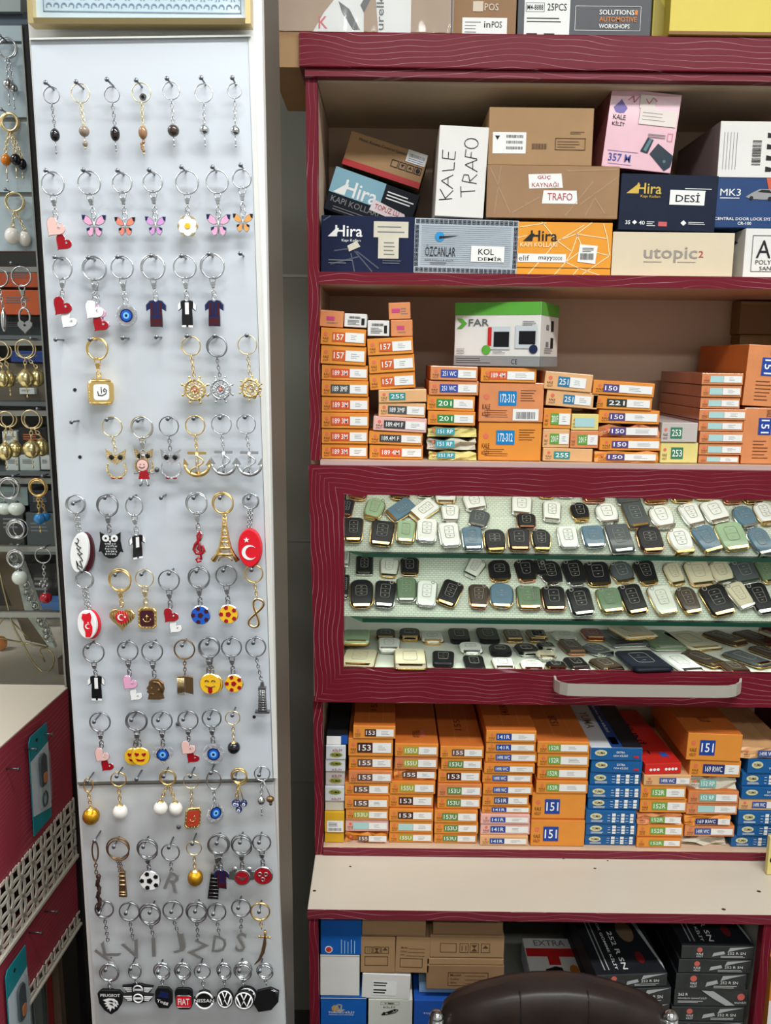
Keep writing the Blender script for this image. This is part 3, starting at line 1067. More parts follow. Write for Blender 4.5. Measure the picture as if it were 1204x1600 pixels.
mb = MB(); mb.box(a0.x, a1.x - 0.003, YL + .021, YK, 0, ZL1); lbd(mb, 'side_panel', PALE_IN)
mb = MB(); mb.box(b0.x + .003, b1.x, YL + .021, YK, 0, ZL1); lbd(mb, 'side_panel', PALE_IN)
mb = MB(); mb.box(a0.x, b1.x, YK + 0.001, YK + .012, 0, ZL1); lbd(mb, 'back_panel', M('dark_back_board', (40, 38, 38), 0.6))
ZLF = 0.33
mb = MB(); mb.box(a1.x + .004, b0.x - 0.001, YL + .021, YK, ZLF - .018, ZLF); lbd(mb, 'bottom_shelf', PALE_IN)
# ------------------------------------------------------------------ cartons
ORANGE = M('orange_carton', (222, 142, 56), 0.45, noise=0.07, nscale=22)
ORANGE_W = M('orange_carton_wrapped', (214, 136, 84), 0.25, coat=0.7, noise=0.10, nscale=30)
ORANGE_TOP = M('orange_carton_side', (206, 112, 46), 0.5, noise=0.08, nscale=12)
PALE_OR = M('faded_orange_carton', (222, 172, 120), 0.4, coat=0.3, noise=0.08, nscale=30)
PINKISH = M('faded_pink_carton', (226, 176, 166), 0.45, noise=0.08, nscale=30)
YELLOWISH = M('pale_yellow_carton', (222, 208, 130), 0.45, noise=0.06, nscale=30)
OFFWHITE = M('offwhite_carton', (204, 198, 178), 0.5, noise=0.08, nscale=30)
GREYCARD = M('grey_carton', (190, 182, 176), 0.5, noise=0.05, nscale=30)
KRAFT = M('kraft_cardboard', (164, 130, 92), 0.7, noise=0.06, nscale=20)
KRAFT2 = M('kraft_cardboard_dark', (146, 112, 80), 0.65, noise=0.07, nscale=20)
KRAFT_TAPED = M('kraft_taped', (152, 116, 80), 0.3, coat=0.6, noise=0.10, nscale=14)
WHITECARD = M('white_carton', (222, 220, 214), 0.5, noise=0.03, nscale=20)
NAVY = M('navy_carton', (26, 34, 62), 0.5, noise=0.12, nscale=20, spec=0.12)
BLUECARD = M('blue_carton', (28, 92, 150), 0.4, noise=0.06, nscale=20)
BLUE2 = M('strong_blue_carton', (24, 92, 172), 0.4, noise=0.06, nscale=20)
BLACKCARD = M('black_carton', (32, 34, 38), 0.45, noise=0.2, nscale=20, spec=0.15)
CHARCOAL = M('charcoal_wrapped_carton', (58, 60, 58), 0.22, coat=0.8, noise=0.22, nscale=34)
REDCARD = M('red_carton', (206, 42, 36), 0.4, noise=0.08, nscale=20)
YELLOWCARD = M('yellow_carton', (214, 166, 36), 0.45, noise=0.05, nscale=20)
WTXT = M('white_print', (236, 236, 232), 0.5)
PANEL = {}
PC = {'150': (82, 66, 130), '221': (44, 52, 46), '201': (44, 138, 70), '251': (34, 118, 160), '255': (44, 142, 138), '253': (54, 122, 92),
      '157': (206, 92, 40), '189 3M': (208, 84, 46), '189 4M': (212, 90, 50), '189 3MF': (72, 78, 80), '189.4M F': (60, 64, 66), '251 WC': (48, 76, 160),
      '153': (72, 40, 34), '155': (104, 72, 62), '153U': (92, 134, 70), '155U': (160, 164, 60), '141R': (26, 72, 156), '149R WC': (58, 84, 152),
      '151R': (44, 76, 130), '152R': (108, 162, 72), '151': (30, 66, 150), '169 RWC': (36, 52, 116), '172-312': (0, 126, 188), '151 RP': (64, 158, 172),
      '201F': (96, 158, 60), 'pale': (168, 206, 204), '152 RP': (118, 182, 172)}


def panel_mat(k):
    return M('panel_' + k.replace(' ', '_'), PC[k], 0.45)


BRAND = M('brand_red', (220, 112, 84), 0.5)
BROWNINK = M('brown_ink', (110, 58, 30), 0.6)


def carton(name, cx, cy, cz, w, h, d, mat, tilt=0.0, yaw=0.0, label=None, group=None, cat='box', crush=0.0, top=None):
    """carton with its front face centred on (cx, cy, cz), w wide, h high, d deep"""
    mb = MB()
    mats = [mat, top or mat]
    if crush:
        nx, nz = 6, 3
        vs, fs = [], []
        for Yv in (0, d):
            for j in range(nz + 1):
                for i in range(nx + 1):
                    k = crush if Yv == 0 else 0.3 * crush
                    sag = -abs(math.sin(i * 1.1 + cz * 90)) * h * crush * 0.5 if j == nz else 0
                    vs.append((-w / 2 + w * i / nx + (rng.random() - .5) * w * k * 0.06, Yv + rng.random() * h * k * (1 if Yv == 0 else 0), -h / 2 + h * j / nz + (rng.random() - .5) * h * k * (0.25 if 0 < j else 0) + sag))
        n = (nx + 1) * (nz + 1)
        for j in range(nz):
            for i in range(nx):
                a = j * (nx + 1) + i
                fs.append((a, a + 1, a + nx + 2, a + nx + 1)); fs.append((a + n + 1, a + n, a + n + nx + 1, a + n + nx + 2))
        for i in range(nx):
            t = nz * (nx + 1) + i
            fs.append((t, t + 1, t + 1 + n, t + n)); fs.append((i + 1, i, i + n, i + 1 + n))
        for j in range(nz):
            l = j * (nx + 1); r = l + nx
            fs.append((l, l + nx + 1, l + nx + 1 + n, l + n)); fs.append((r + nx + 1, r, r + n, r + nx + 1 + n))
        mb.add(vs, fs)
    else:
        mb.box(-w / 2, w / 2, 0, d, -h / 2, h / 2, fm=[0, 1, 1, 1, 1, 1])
    o = mb.build(name, mats, None, 0.0 if crush else min(0.0012, h * 0.05))
    o.location = (cx, cy, cz)
    o.rotation_euler = (0, math.radians(tilt - 0.7), math.radians(yaw))
    tag(o, label, cat, group)
    o['w'], o['h'], o['d'] = w, h, d
    return o


class Face:
    """prints on a carton's front: u,v run 0..1 from the top left corner"""

    def __init__(self, o, off=0.0003):
        self.o, self.w, self.h, self.off = o, o['w'], o['h'], off
        self.parts = []

    def xz(self, u, v):
        return (-self.w / 2 + u * self.w, self.h / 2 - v * self.h)

    def part(self, name, mats):
        self.mb = MB(); self.nm = name; self.mats = mats if isinstance(mats, list) else [mats]
        self.lay = 0
        self.off += 0.0004
        return self

    def r(self, u0, v0, u1, v1, mi=0):
        (a, b), (c, d) = self.xz(u0, v1), self.xz(u1, v0)
        self.mb.rect(a, b, c, d, -self.off - self.lay * 0.0003, mi); self.lay += 0.05
        return self

    def t(self, s, u0, v0, u1, v1, mi=1, rot=0, bold=True):
        (a, b), (c, d) = self.xz(u0, v1), self.xz(u1, v0)
        self.mb.text(s, a, b, c, d, -self.off - self.lay * 0.0003 - 0.0002, mi, None, bold, rot)
        return self

    def p(self, pts, mi=0):
        self.mb.poly([self.xz(u, v) for u, v in pts], -self.off - self.lay * 0.0003, mi)
        return self

    def dsc(self, u, v, r, mi=0):
        x, z = self.xz(u, v)
        self.mb.poly(disc(r * self.h, 18, x, z), -self.off - self.lay * 0.0003, mi); self.lay += 0.1
        return self

    def ln(self, u0, v0, u1, v1, n, mi=1, fill=0.45, jag=0.35):
        (a, b), (c, d) = self.xz(u0, v1), self.xz(u1, v0)
        self.mb.lines(a, b, c, d, n, -self.off - self.lay * 0.0003 - 0.0002, mi, None, fill, jag)
        return self

    def brs(self, u0, v0, u1, v1, mi=1):
        (a, b), (c, d) = self.xz(u0, v1), self.xz(u1, v0)
        self.mb.bars(a, b, c, d, -self.off - self.lay * 0.0003 - 0.0002, mi)
        return self

    def frame(self, u0, v0, u1, v1, t, mi=0):
        (a, b), (c, d) = self.xz(u0, v1), self.xz(u1, v0)
        t *= self.h; y = -self.off - self.lay * 0.0003
        for q in ((a, b, c, b + t), (a, d - t, c, d), (a, b, a + t, d), (c - t, b, c, d)):
            self.mb.rect(*q, y, mi)
        return self

    def strokes(self, segs, wd, mi=0):
        """pen or line strokes: list of polylines in u,v; wd relative to height"""
        y = -self.off - self.lay * 0.0003 - 0.0002
        for pl in segs:
            for (u0, v0), (u1, v1) in zip(pl[:-1], pl[1:]):
                a, b = Vector(self.xz(u0, v0)), Vector(self.xz(u1, v1))
                t = (b - a)
                if t.length < 1e-9:
                    continue
                n = Vector((-t.y, t.x)).normalized() * wd * self.h / 2
                self.mb.add([(p.x, y, p.y) for p in (a - n, b - n, b + n, a + n)], [(0, 1, 2, 3)], mi)
        return self

    def done(self, label=None):
        c = self.mb.build(self.nm, self.mats, self.o)
        if label:
            c['label'] = label
        return c


def lock_front(o, key, p0=0.26, p1=0.53, l1=0.96, txt=None, v0=0.24, v1=0.8, brand=True, lab=True, faded=False):
    f = Face(o)
    if brand:
        f.part('brand_mark', [BRAND, BROWNINK])
        f.dsc(0.115, 0.36, 0.12 * min(1, o['w'] * .36 / o['h']), 0)
        f.t('KALE', 0.055, 0.55, 0.175, 0.68, 1).t('KİLİT', 0.055, 0.72, 0.175, 0.85, 1).done()
    f.part('number_panel', [panel_mat(key), WTXT]).r(p0, v0, p1, v1, 0)
    s = txt if txt is not None else key
    if s:
        f.t(s, p0 + (p1 - p0) * 0.1, v0 + (v1 - v0) * 0.2, p1 - (p1 - p0) * 0.1, v1 - (v1 - v0) * 0.2, 1)
    f.done()
    if lab:
        f.part('size_label', [PAPER, GREYINK]).r(p1 + 0.005, v0, l1, v1, 0)
        f.ln(p1 + (l1 - p1) * 0.3, v0 + 0.12, p1 + (l1 - p1) * 0.75, v1 - 0.12, 3, 1, 0.22, 0.5).done()


def blue_front(o, wide=False):
    f = Face(o)
    f.part('brand_badge', [M('badge_cream', (212, 206, 160), 0.5), INK]).p([(0.08 + 0.12 * (1 + math.cos(a)), 0.42 + 0.24 * math.sin(a)) for a in [k * 0.3927 for k in range(16)]], 0)
    f.lay = 1
    f.t('YUMA', 0.12, 0.32, 0.28, 0.52, 1).done()
    if wide:
        f.part('printed_words', [WTXT, REDP]).t('EXTRA', 0.5, 0.28, 0.66, 0.44, 0).t('ODA KİLİDİ', 0.44, 0.52, 0.72, 0.70, 0).r(0.83, 0.62, 0.93, 0.78, 1).done()
    else:
        f.part('size_boxes', [PAPER, WTXT])
        for c in (0.52, 0.70, 0.88):
            f.r(c, 0.16, c + 0.07, 0.40, 0).r(c, 0.46, c + 0.07, 0.66, 0).r(c, 0.70, c + 0.07, 0.86, 0)
            f.ln(c - 0.09, 0.2, c - 0.02, 0.85, 3, 1, 0.15)
        f.ln(0.1, 0.68, 0.34, 0.86, 2, 1, 0.4, 0.1).done()


A1, B1 = (480, 170, 3.344), (800, 120, 2.98)
A2, B2 = (480, 440, 3.254), (834, 440, 3.254)
A3, B3 = (480, 1060, 3.254), (834, 1060, 3.254)
A4, B4 = (470, 1320, 3.254), (834, 1320, 3.254)


def fullpx(A, q):
    return [A[0] + q[0] / A[2], A[1] + q[1] / A[2], A[0] + q[2] / A[2], A[1] + q[3] / A[2]]


def stack(A, Y, zbase, where, items, depth=0.16, group=None, jitter=True):
    """items from top to bottom: (x0,y0,x1,y1, kind, {options}); each rests on the next"""
    rects = [fullpx(A, it[:4]) for it in items]
    n = len(items)
    bounds = []
    for i in range(n):
        r = rects[i]
        xm = (r[0] + r[2]) / 2
        yt = r[1] if i == 0 else (r[1] + rects[i - 1][3]) / 2
        bounds.append(P(xm, yt, Y).z)
    bounds.append(zbase if zbase is not None else P((rects[-1][0] + rects[-1][2]) / 2, rects[-1][3], Y).z)
    out = []
    for i in range(n - 1, -1, -1):
        r, (kind, op) = rects[i], (items[i][4], items[i][5] if len(items[i]) > 5 else {})
        z0, z1 = bounds[i + 1], bounds[i]
        ym = (r[1] + r[3]) / 2
        a, b = P(r[0], ym, Y), P(r[2], ym, Y)
        w = (b.x - a.x); h = (z1 - z0) - 0.0008
        tl_ = op.get('tilt', 0.7)
        mat = op.get('mat', {'b': BLUECARD, 'bw': BLUECARD}.get(kind, ORANGE))
        d = op.get('d', depth)
        yy = Y + ((i * 37) % 5 - 2) * 0.0016 + op.get('dy', 0)
        colr = op.get('c', 'orange')
        name_ = {'b': 'blue box', 'bw': 'blue box'}.get(kind, colr + ' box')
        pr = op.get('txt', kind)
        desc = op.get('desc') or (('%s printed %s' % (name_, pr)) if kind not in ('b', 'bw', 'plain', 'pale') else name_ + {'b': ' with size boxes', 'bw': ' with plain words', 'plain': '', 'pale': ' with pale mint panel'}[kind])
        pos = 'topmost' if i == 0 else ('bottom one' if i == n - 1 else ORD[i + 1] + ' from top')
        lab = '%s, %s in %s' % (desc, pos, where)
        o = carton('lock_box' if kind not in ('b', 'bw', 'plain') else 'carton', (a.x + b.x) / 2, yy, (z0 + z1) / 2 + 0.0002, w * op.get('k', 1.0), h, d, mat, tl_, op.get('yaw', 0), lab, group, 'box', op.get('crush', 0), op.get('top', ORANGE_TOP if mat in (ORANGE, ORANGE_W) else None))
        if kind in ('b', 'bw'):
            blue_front(o, kind == 'bw')
        elif kind == 'plain':
            pass
        else:
            lock_front(o, kind, op.get('p0', 0.26), op.get('p1', 0.54), op.get('l1', 0.96), op.get('txt'), lab=op.get('lab', True))
        out.append(o)
    return out[::-1]


# ---------------- middle shelf: orange lock boxes
ZS2 = Z_S2T + 0.0004
Y2 = 1.672
MG = 'orange lock boxes stacked on the middle shelf'
W189 = {'p0': 0.2, 'p1': 0.6, 'l1': 0.97}
stA = stack(A2, Y2, ZS2, 'leftmost stack of middle shelf', [
    (68, 238, 298, 326, '157', {'tilt': 3}), (68, 326, 299, 424, '157', {'tilt': 3}), (72, 424, 308, 504, '189 3M', dict(W189, tilt=1.6)), (72, 504, 310, 584, '189 3MF', dict(W189, tilt=1.2)),
    (72, 586, 312, 665, '189 3M', W189), (72, 667, 312, 746, '189 3M', W189), (72, 748, 308, 825, '189 3M', W189), (72, 827, 306, 908, '189 3M', W189)], 0.12, MG)
stB = stack(A2, Y2, ZS2, 'second stack of middle shelf', [
    (305, 285, 537, 372, '157', {'tilt': -3}), (312, 373, 545, 462, '157', {'tilt': -3.5}), (315, 464, 548, 548, '157', {'tilt': -3.5}),
    (362, 548, 605, 615, '255', {'tilt': -1, 'mat': PALE_OR, 'p0': .22, 'p1': .56, 'lab': False, 'c': 'faded orange'}), (362, 616, 600, 690, '189 3MF', dict(W189, tilt=2, mat=PALE_OR, c='faded orange')),
    (335, 690, 605, 762, '189.4M F', dict(W189, tilt=3, mat=PINKISH, c='faded pink')), (313, 764, 585, 830, '189.4M F', dict(W189, tilt=2)), (315, 832, 587, 908, '189 4M', dict(W189, tilt=1))], 0.12, MG)
stC = stack(A2, Y2, ZS2, 'third stack of middle shelf', [
    (625, 430, 865, 503, '251 WC', {'mat': ORANGE_W, 'c': 'wrapped', 'tilt': 1.5, 'd': .2, 'p0': .22, 'p1': .58}), (618, 505, 870, 578, '251 WC', {'mat': ORANGE_W, 'c': 'wrapped', 'd': .2, 'p0': .22, 'p1': .58}),
    (608, 580, 852, 658, '201', {'tilt': 2, 'd': .2, 'p0': .2, 'p1': .55}), (612, 660, 853, 731, '201', {'tilt': 1.5, 'p0': .2, 'p1': .55}),
    (612, 733, 860, 790, '151 RP', {'mat': YELLOWISH, 'c': 'creased pale yellow', 'crush': .5, 'p0': .17, 'p1': .55, 'lab': False}), (608, 793, 858, 856, '151 RP', {'mat': OFFWHITE, 'c': 'creased grey', 'crush': .6, 'p0': .17, 'p1': .55, 'lab': False}),
    (618, 858, 858, 912, '151 RP', {'mat': YELLOWISH, 'c': 'crushed yellow', 'crush': .6, 'p0': .17, 'p1': .55, 'lab': False})], 0.12, MG)
stD = stack(A2, Y2, ZS2, 'fourth stack of middle shelf', [
    (880, 438, 1163, 513, '189 4M', {'p0': .16, 'p1': .47, 'tilt': 1}), (872, 515, 1200, 713, '172-312', {'mat': ORANGE_W, 'c': 'large wrapped', 'lab': False, 'p0': .3, 'p1': .58, 'desc': 'large wrapped orange box with barcode'}),
    (870, 718, 1190, 915, '172-312', {'lab': False, 'p0': .28, 'p1': .57, 'desc': 'large orange box printed 172-312'})], 0.17, MG)
for o in stD[1:]:
    c = [k for k in o.children if k.name.startswith('number_panel')][0]
    c.scale = (1, 1, 0.66); c.location.z = o['h'] * 0.12
    f = Face(o); f.part('fine_print', [BROWNINK]).ln(0.64, 0.16, 0.9, 0.48, 5, 0, 0.25).ln(0.1, 0.68, 0.5, 0.9, 4, 0, 0.2).done()
f = Face(stD[1]); f.part('barcode_sticker', [PAPER, INK]).r(0.53, 0.66, 0.93, 0.96).brs(0.58, 0.74, 0.88, 0.92).done()
stE0 = stack(B2, Y2, None, 'fifth stack of middle shelf', [
    (52, 468, 295, 560, '251', {'tilt': 5, 'mat': PALE_OR, 'c': 'faded orange', 'p0': .28, 'p1': .52, 'l1': .86}), (62, 562, 325, 645, '251', {'tilt': 5, 'mat': PALE_OR, 'c': 'faded orange', 'p0': .33, 'p1': .54, 'l1': .86})], 0.13, MG)
# the two upper ones of the fifth stack rest on four small boxes, those on a wide one
for o in list(stE0):
    pass
ZE = {}


def place(A, q, Y, zb, kind, op, label, depth=0.12, group=MG, name='lock_box'):
    r = fullpx(A, q)
    xm, ym = (r[0] + r[2]) / 2, (r[1] + r[3]) / 2
    a, b = P(r[0], ym, Y), P(r[2], ym, Y)
    z0 = zb if zb is not None else P(xm, r[3], Y).z
    z1 = P(xm, r[1], Y).z
    w = (b.x - a.x); h = z1 - z0 - 0.0006
    mat = op.get('mat', ORANGE)
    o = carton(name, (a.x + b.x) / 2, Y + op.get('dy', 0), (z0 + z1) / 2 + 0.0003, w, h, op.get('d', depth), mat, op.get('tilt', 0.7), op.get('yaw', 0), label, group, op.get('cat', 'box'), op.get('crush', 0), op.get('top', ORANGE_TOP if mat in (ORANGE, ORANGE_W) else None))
    if kind:
        lock_front(o, kind, op.get('p0', 0.26), op.get('p1', 0.54), op.get('l1', 0.96), op.get('txt'), lab=op.get('lab', True))
    return o


ztop = lambda o: o.location.z + o['h'] / 2 + 0.0004
e5 = place(B2, (45, 848, 297, 918), Y2, ZS2, '255', {'mat': PALE_OR, 'p0': .22, 'p1': .54, 'lab': False, 'tilt': 1.5}, 'faded orange box printed 255 at the bottom of the fifth stack, middle shelf')
e3 = place(B2, (45, 750, 180, 846), Y2, ztop(e5), '201F', {'mat': PALE_OR, 'p1': .6, 'txt': '201F'}, 'small faded box with green panel, lower left in the fifth stack, middle shelf')
e4 = place(B2, (184, 758, 327, 846), Y2, ztop(e5), '201F', {'p1': .6, 'txt': '201F', 'mat': ORANGE_W}, 'small orange box with green panel, lower right in the fifth stack, middle shelf')
e1 = place(B2, (48, 645, 188, 748), Y2, ztop(e3), '201F', {'p1': .55, 'txt': '201F', 'tilt': 1.5}, 'small orange box with green panel, upper left in the fifth stack, middle shelf')
e2 = place(B2, (190, 674, 328, 756), Y2, ztop(e4), 'pale', {'mat': YELLOWISH, 'txt': '', 'lab': False, 'p0': .12, 'p1': .85}, 'small pale yellow box, upper right in the fifth stack, middle shelf')
base = max(ztop(e1), ztop(e2)) + 0.002
stE0[1].location.z = base + stE0[1]['h'] / 2
stE0[0].location.z = base + stE0[1]['h'] + 0.001 + stE0[0]['h'] / 2
stE0[1]['label'] = 'faded orange box printed 251, second from top in fifth stack of middle shelf'
stF = stack(B2, Y2, ZS2, 'sixth stack of middle shelf', [
    (297, 508, 610, 580, '150', {'tilt': 3.5, 'p0': .17, 'p1': .42}), (297, 582, 600, 652, '221', {'tilt': 2.5, 'p0': .24, 'p1': .57}), (330, 654, 640, 724, '150', {'tilt': 1.5, 'p0': .17, 'p1': .43}),
    (333, 726, 638, 793, '150', {'crush': .5, 'p0': .17, 'p1': .43, 'c': 'crumpled orange', 'mat': ORANGE_W}), (333, 795, 648, 860, '150', {'p0': .2, 'p1': .46}), (308, 862, 628, 922, '150', {'p0': .18, 'p1': .46, 'crush': .2})], 0.14, MG)
stG = stack(B2, Y2, ZS2, 'short pair on the middle shelf', [
    (645, 716, 828, 815, '253', {'mat': GREYCARD, 'c': 'grey', 'p0': .25, 'p1': .57, 'lab': False, 'd': .22}), (642, 820, 832, 922, '253', {'mat': YELLOWISH, 'c': 'pale yellow', 'p0': .28, 'p1': .6, 'lab': False, 'd': .22})], 0.2, MG)
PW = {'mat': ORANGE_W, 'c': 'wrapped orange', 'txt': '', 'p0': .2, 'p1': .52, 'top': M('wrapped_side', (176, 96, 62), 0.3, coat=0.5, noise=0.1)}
stH = stack(B2, Y2, ZS2, 'tall wrapped stack, middle shelf', [
    (850, 465, 1060, 525, 'pale', PW), (850, 527, 1055, 588, 'pale', PW), (848, 590, 1050, 647, 'pale', PW), (838, 649, 1078, 705, 'pale', PW), (838, 707, 1065, 762, 'pale', PW), (838, 764, 1062, 822, 'pale', PW), (838, 824, 1058, 882, 'pale', PW), (838, 884, 1045, 928, 'pale', PW)], 0.25, MG)
i2 = place(B2, (1060, 642, 1330, 930), Y2, ZS2, None, {'mat': ORANGE_W, 'd': .24}, 'large wrapped orange box on its side, lower one marked 151, right end of middle shelf', name='lock_box')
i1 = place(B2, (1075, 325, 1345, 637), Y2, ztop(i2) + 0.001, None, {'mat': ORANGE_W, 'd': .26, 'tilt': 3}, 'large wrapped orange box on its side, upper one marked 151, right end of middle shelf', name='lock_box')
for o, u, v in ((i1, .28, .2), (i2, .28, .18)):
    f = Face(o)
    f.part('number_panel', [panel_mat('151'), WTXT]).r(u, v, u + .24, v + .30).t('151', u + .05, v + .03, u + .2, v + .27, 1, -90).done()
    f.part('fine_print', [BROWNINK]).ln(0.2, 0.56, 0.5, 0.92, 6, 0, 0.2).t('KALE', .42, .04, .5, .16, 0, -90).done()
# small boxes on top of the first two stacks
tA, tB = ztop(stA[0]) + 0.0015, ztop(stB[0]) + 0.0018
WCAP = 'small boxes lying on the orange stacks'
for q, z, mt_, tl_, lab in (((64, 147, 184, 243), tA, ORANGE_W, 4, 'small wrapped orange box atop the leftmost stack, middle shelf'), ((188, 163, 302, 250), tA, WHITECARD, 3, 'small white barcode box atop the leftmost stack, middle shelf'),
                        ((306, 197, 416, 284), tB, WHITECARD, 1, 'small white barcode box atop the second stack, middle shelf'), ((424, 194, 535, 278), tB, ORANGE_W, -1, 'small wrapped orange box atop the second stack, under another one')):
    o = place(A2, q, Y2, z, None, {'mat': mt_, 'tilt': tl_}, lab, 0.09, WCAP, 'small_box')
    f = Face(o)
    if mt_ is WHITECARD:
        f.part('barcode_print', [GREYINK, INK]).brs(.2, .2, .72, .36, 1).ln(.15, .44, .7, .85, 4, 0, .4).r(.76, .32, .9, .82, 1).done()
    else:
        f.part('brand_strip', [M('magenta_strip', (196, 70, 120), .4), GREYINK]).r(.28, .36, .62, .6).ln(.3, .68, .8, .8, 2, 1, .3).done()
    last = o
o = place(A2, (413, 106, 524, 192), Y2, ztop(last), None, {'mat': ORANGE_W, 'tilt': -2}, 'small wrapped orange box, highest on the second stack, middle shelf', 0.09, WCAP, 'small_box')
f = Face(o); f.part('brand_strip', [M('magenta_strip', (196, 70, 120), .4), GREYINK]).r(.14, .36, .52, .6).ln(.56, .3, .9, .75, 3, 1, .25).done()

# white and green branded box lying across two stacks, turned slightly
YF = 1.69
GREENL = M('green_lid', (92, 168, 62), 0.4)
zfb = max(ztop(stD[0]), ztop(stC[0])) + 0.001
a = P(712, 570, YF); b = P(836, 570, YF); zt = P(770, 472, YF).z
wf = (b.x - a.x) / math.cos(math.radians(24)) * 1.02
far = carton('carton', (a.x + b.x) / 2, YF, (zfb + zt) / 2, wf, zt - zfb, 0.135, WHITECARD, 0.7, -24, 'white box with green top band, standing across the orange stacks, middle shelf', None)
f = Face(far)
GREYB = M('grey_print_band', (140, 142, 142), 0.5)
f.part('green_band', [GREENL]).r(0, 0, 1, 0.2).done('green band')
f.part('grey_band', [GREYB, INK]).r(0, .84, 1, 1).ln(.03, .87, .45, .97, 3, 1, .3).t('CE', .68, .89, .75, .97, 1, 0, False).done()
f.part('logo', [GREENL, M('logo_grey', (96, 104, 104), .5)]).p([(.03, .25), (.09, .25), (.15, .33), (.09, .41), (.03, .41), (.09, .33)]).t('FAR', .17, .26, .41, .37, 1).done()
f.part('product_picture', [M('device_dark', (22, 22, 26), .4), M('device_light', (196, 204, 206), .4), REDP, GREENL, M('navy_disc', (30, 40, 70), .4)])
f.r(.42, .38, .66, .74, 1).r(.47, .46, .65, .70, 0).r(.40, .39, .445, .69, 2).r(.72, .36, .97, .72, 1).r(.76, .45, .95, .66, 0).dsc(.385, .745, .075, 3).dsc(.93, .73, .07, 4).done()
f.part('fine_print', [GREYINK]).ln(.8, .29, .96, .37, 3, 0).ln(.46, .76, .62, .80, 2, 0).ln(.03, .72, .13, .82, 4, 0, .3, .1).done()
Ts = Matrix.Translation((wf / 2 + 0.0008, 0, 0)) @ Matrix.Rotation(math.radians(90), 4, 'Z')
hF = far['h']
mb = MB(); mb.rect(0.0, hF * .3, .135, hF / 2, 0, 0, Ts); mb.rect(0, -hF / 2, .135, -hF / 2 + hF * .16, 0, 1, Ts)
for k in (0, 1):
    z0 = hF * (.06 - .27 * k)
    mb.rect(.075, z0, .095, z0 + hF * .17, 0, 2, Ts); mb.rect(.04, z0 + .002, .06, z0 + hF * .1, 0, 3, Ts)
mb.lines(.03, -hF * .3, .1, -hF * .2, 3, 0, 3, Ts)
mb.build('side_print', [GREENL, GREYB, INK, GREYINK], far)
# brown cartons in the dark at the back right of the middle shelf
for q, lab in (((1036, 268, 1300, 600), 'flat tan carton deep in the middle shelf, lower of two at right'), ((1046, 100, 1300, 265), 'tan carton deep in the middle shelf, upper of two at right')):
    pass
zb0_ = ZS2
bk1 = place(B2, (1030, 272, 1330, 700), 1.93 - 0.015, ZS2, None, {'mat': M('tan_carton', (150, 116, 66), .6), 'd': .05}, 'tan carton deep in the middle shelf, lower of two behind the wrapped stack', name='carton')
bk2 = place(B2, (1046, 100, 1330, 268), 1.93 - 0.015, ztop(bk1), None, {'mat': M('tan_carton2', (140, 106, 70), .6), 'd': .05}, 'tan carton deep in the middle shelf, upper of two behind the wrapped stack', name='carton')
for bk in (bk1, bk2):
    f = Face(bk); f.part('tape_strip', [M('clear_tape_tan', (160, 128, 80), .2)]).r(.0, .02, 1, .1).done()

# ---------------- shelf under the drawer: orange and blue lock boxes
ZS3 = Z_S3T + 0.0004
Y3 = 1.668
LG = 'lock boxes stacked on the shelf under the drawer'
D3 = 0.24
T3 = {'p0': .26, 'p1': .54}
YUW = M('white_blue_carton', (206, 210, 212), .45, noise=.04)
s0 = stack(A3, Y3, ZS3, 'narrow leftmost column under the drawer', [
    (95, 338, 195, 408, 'plain', {'mat': YUW, 'c': 'white and red', 'd': .27}), (92, 410, 192, 474, 'plain', {'mat': YUW, 'c': 'white'}), (92, 476, 190, 548, 'plain', {'mat': GREYCARD, 'c': 'pale grey'}), (90, 550, 188, 622, 'plain', {'mat': YUW, 'c': 'white'}),
    (90, 624, 185, 674, 'plain', {'mat': OFFWHITE, 'c': 'thin offwhite'}), (88, 676, 188, 778, 'plain', {'mat': YELLOWCARD, 'c': 'yellow labelled'}), (88, 780, 185, 848, 'plain', {'mat': YELLOWCARD, 'c': 'plain yellow'})], .2, LG)
OLV = M('olive_badge', (150, 150, 60), .5)
for k, o in enumerate(s0[:4]):
    f = Face(o)
    f.part('brand_badge', [OLV, INK]).p([(.52 + .32 * math.cos(a), (.66 if k in (0, 2) else .36) + .18 * math.sin(a)) for a in [j * .3927 for j in range(16)]], 0)
    vv = .66 if k in (0, 2) else .36
    f.lay = 1
    f.t('YUMA', .28, vv - .09, .76, vv + .09, 1).done()
    f.part('red_words', [M('red_ink', (160, 40, 60), .5)]).t('KİLİT', .35, .2 if k in (0, 2) else .72, .85, .4 if k in (0, 2) else .9, 0).done()
f = Face(s0[5]); f.part('paper_label', [PAPER, GREYINK]).r(.12, .42, .95, .98).ln(.2, .5, .85, .72, 3).brs(.2, .78, .85, .92).done()
blk = place(A3, (98, 288, 205, 336), Y3, ztop(s0[0]), None, {'mat': BLACKCARD, 'd': .27, 'top': BLACKCARD}, 'black and white box on top of the narrow leftmost column under the drawer', name='carton')
f = Face(blk); f.part('white_field', [WTXT, M('blue_field', (30, 80, 160), .5)]).r(.0, .1, .68, 1).r(.68, .0, 1, .9, 1).done()
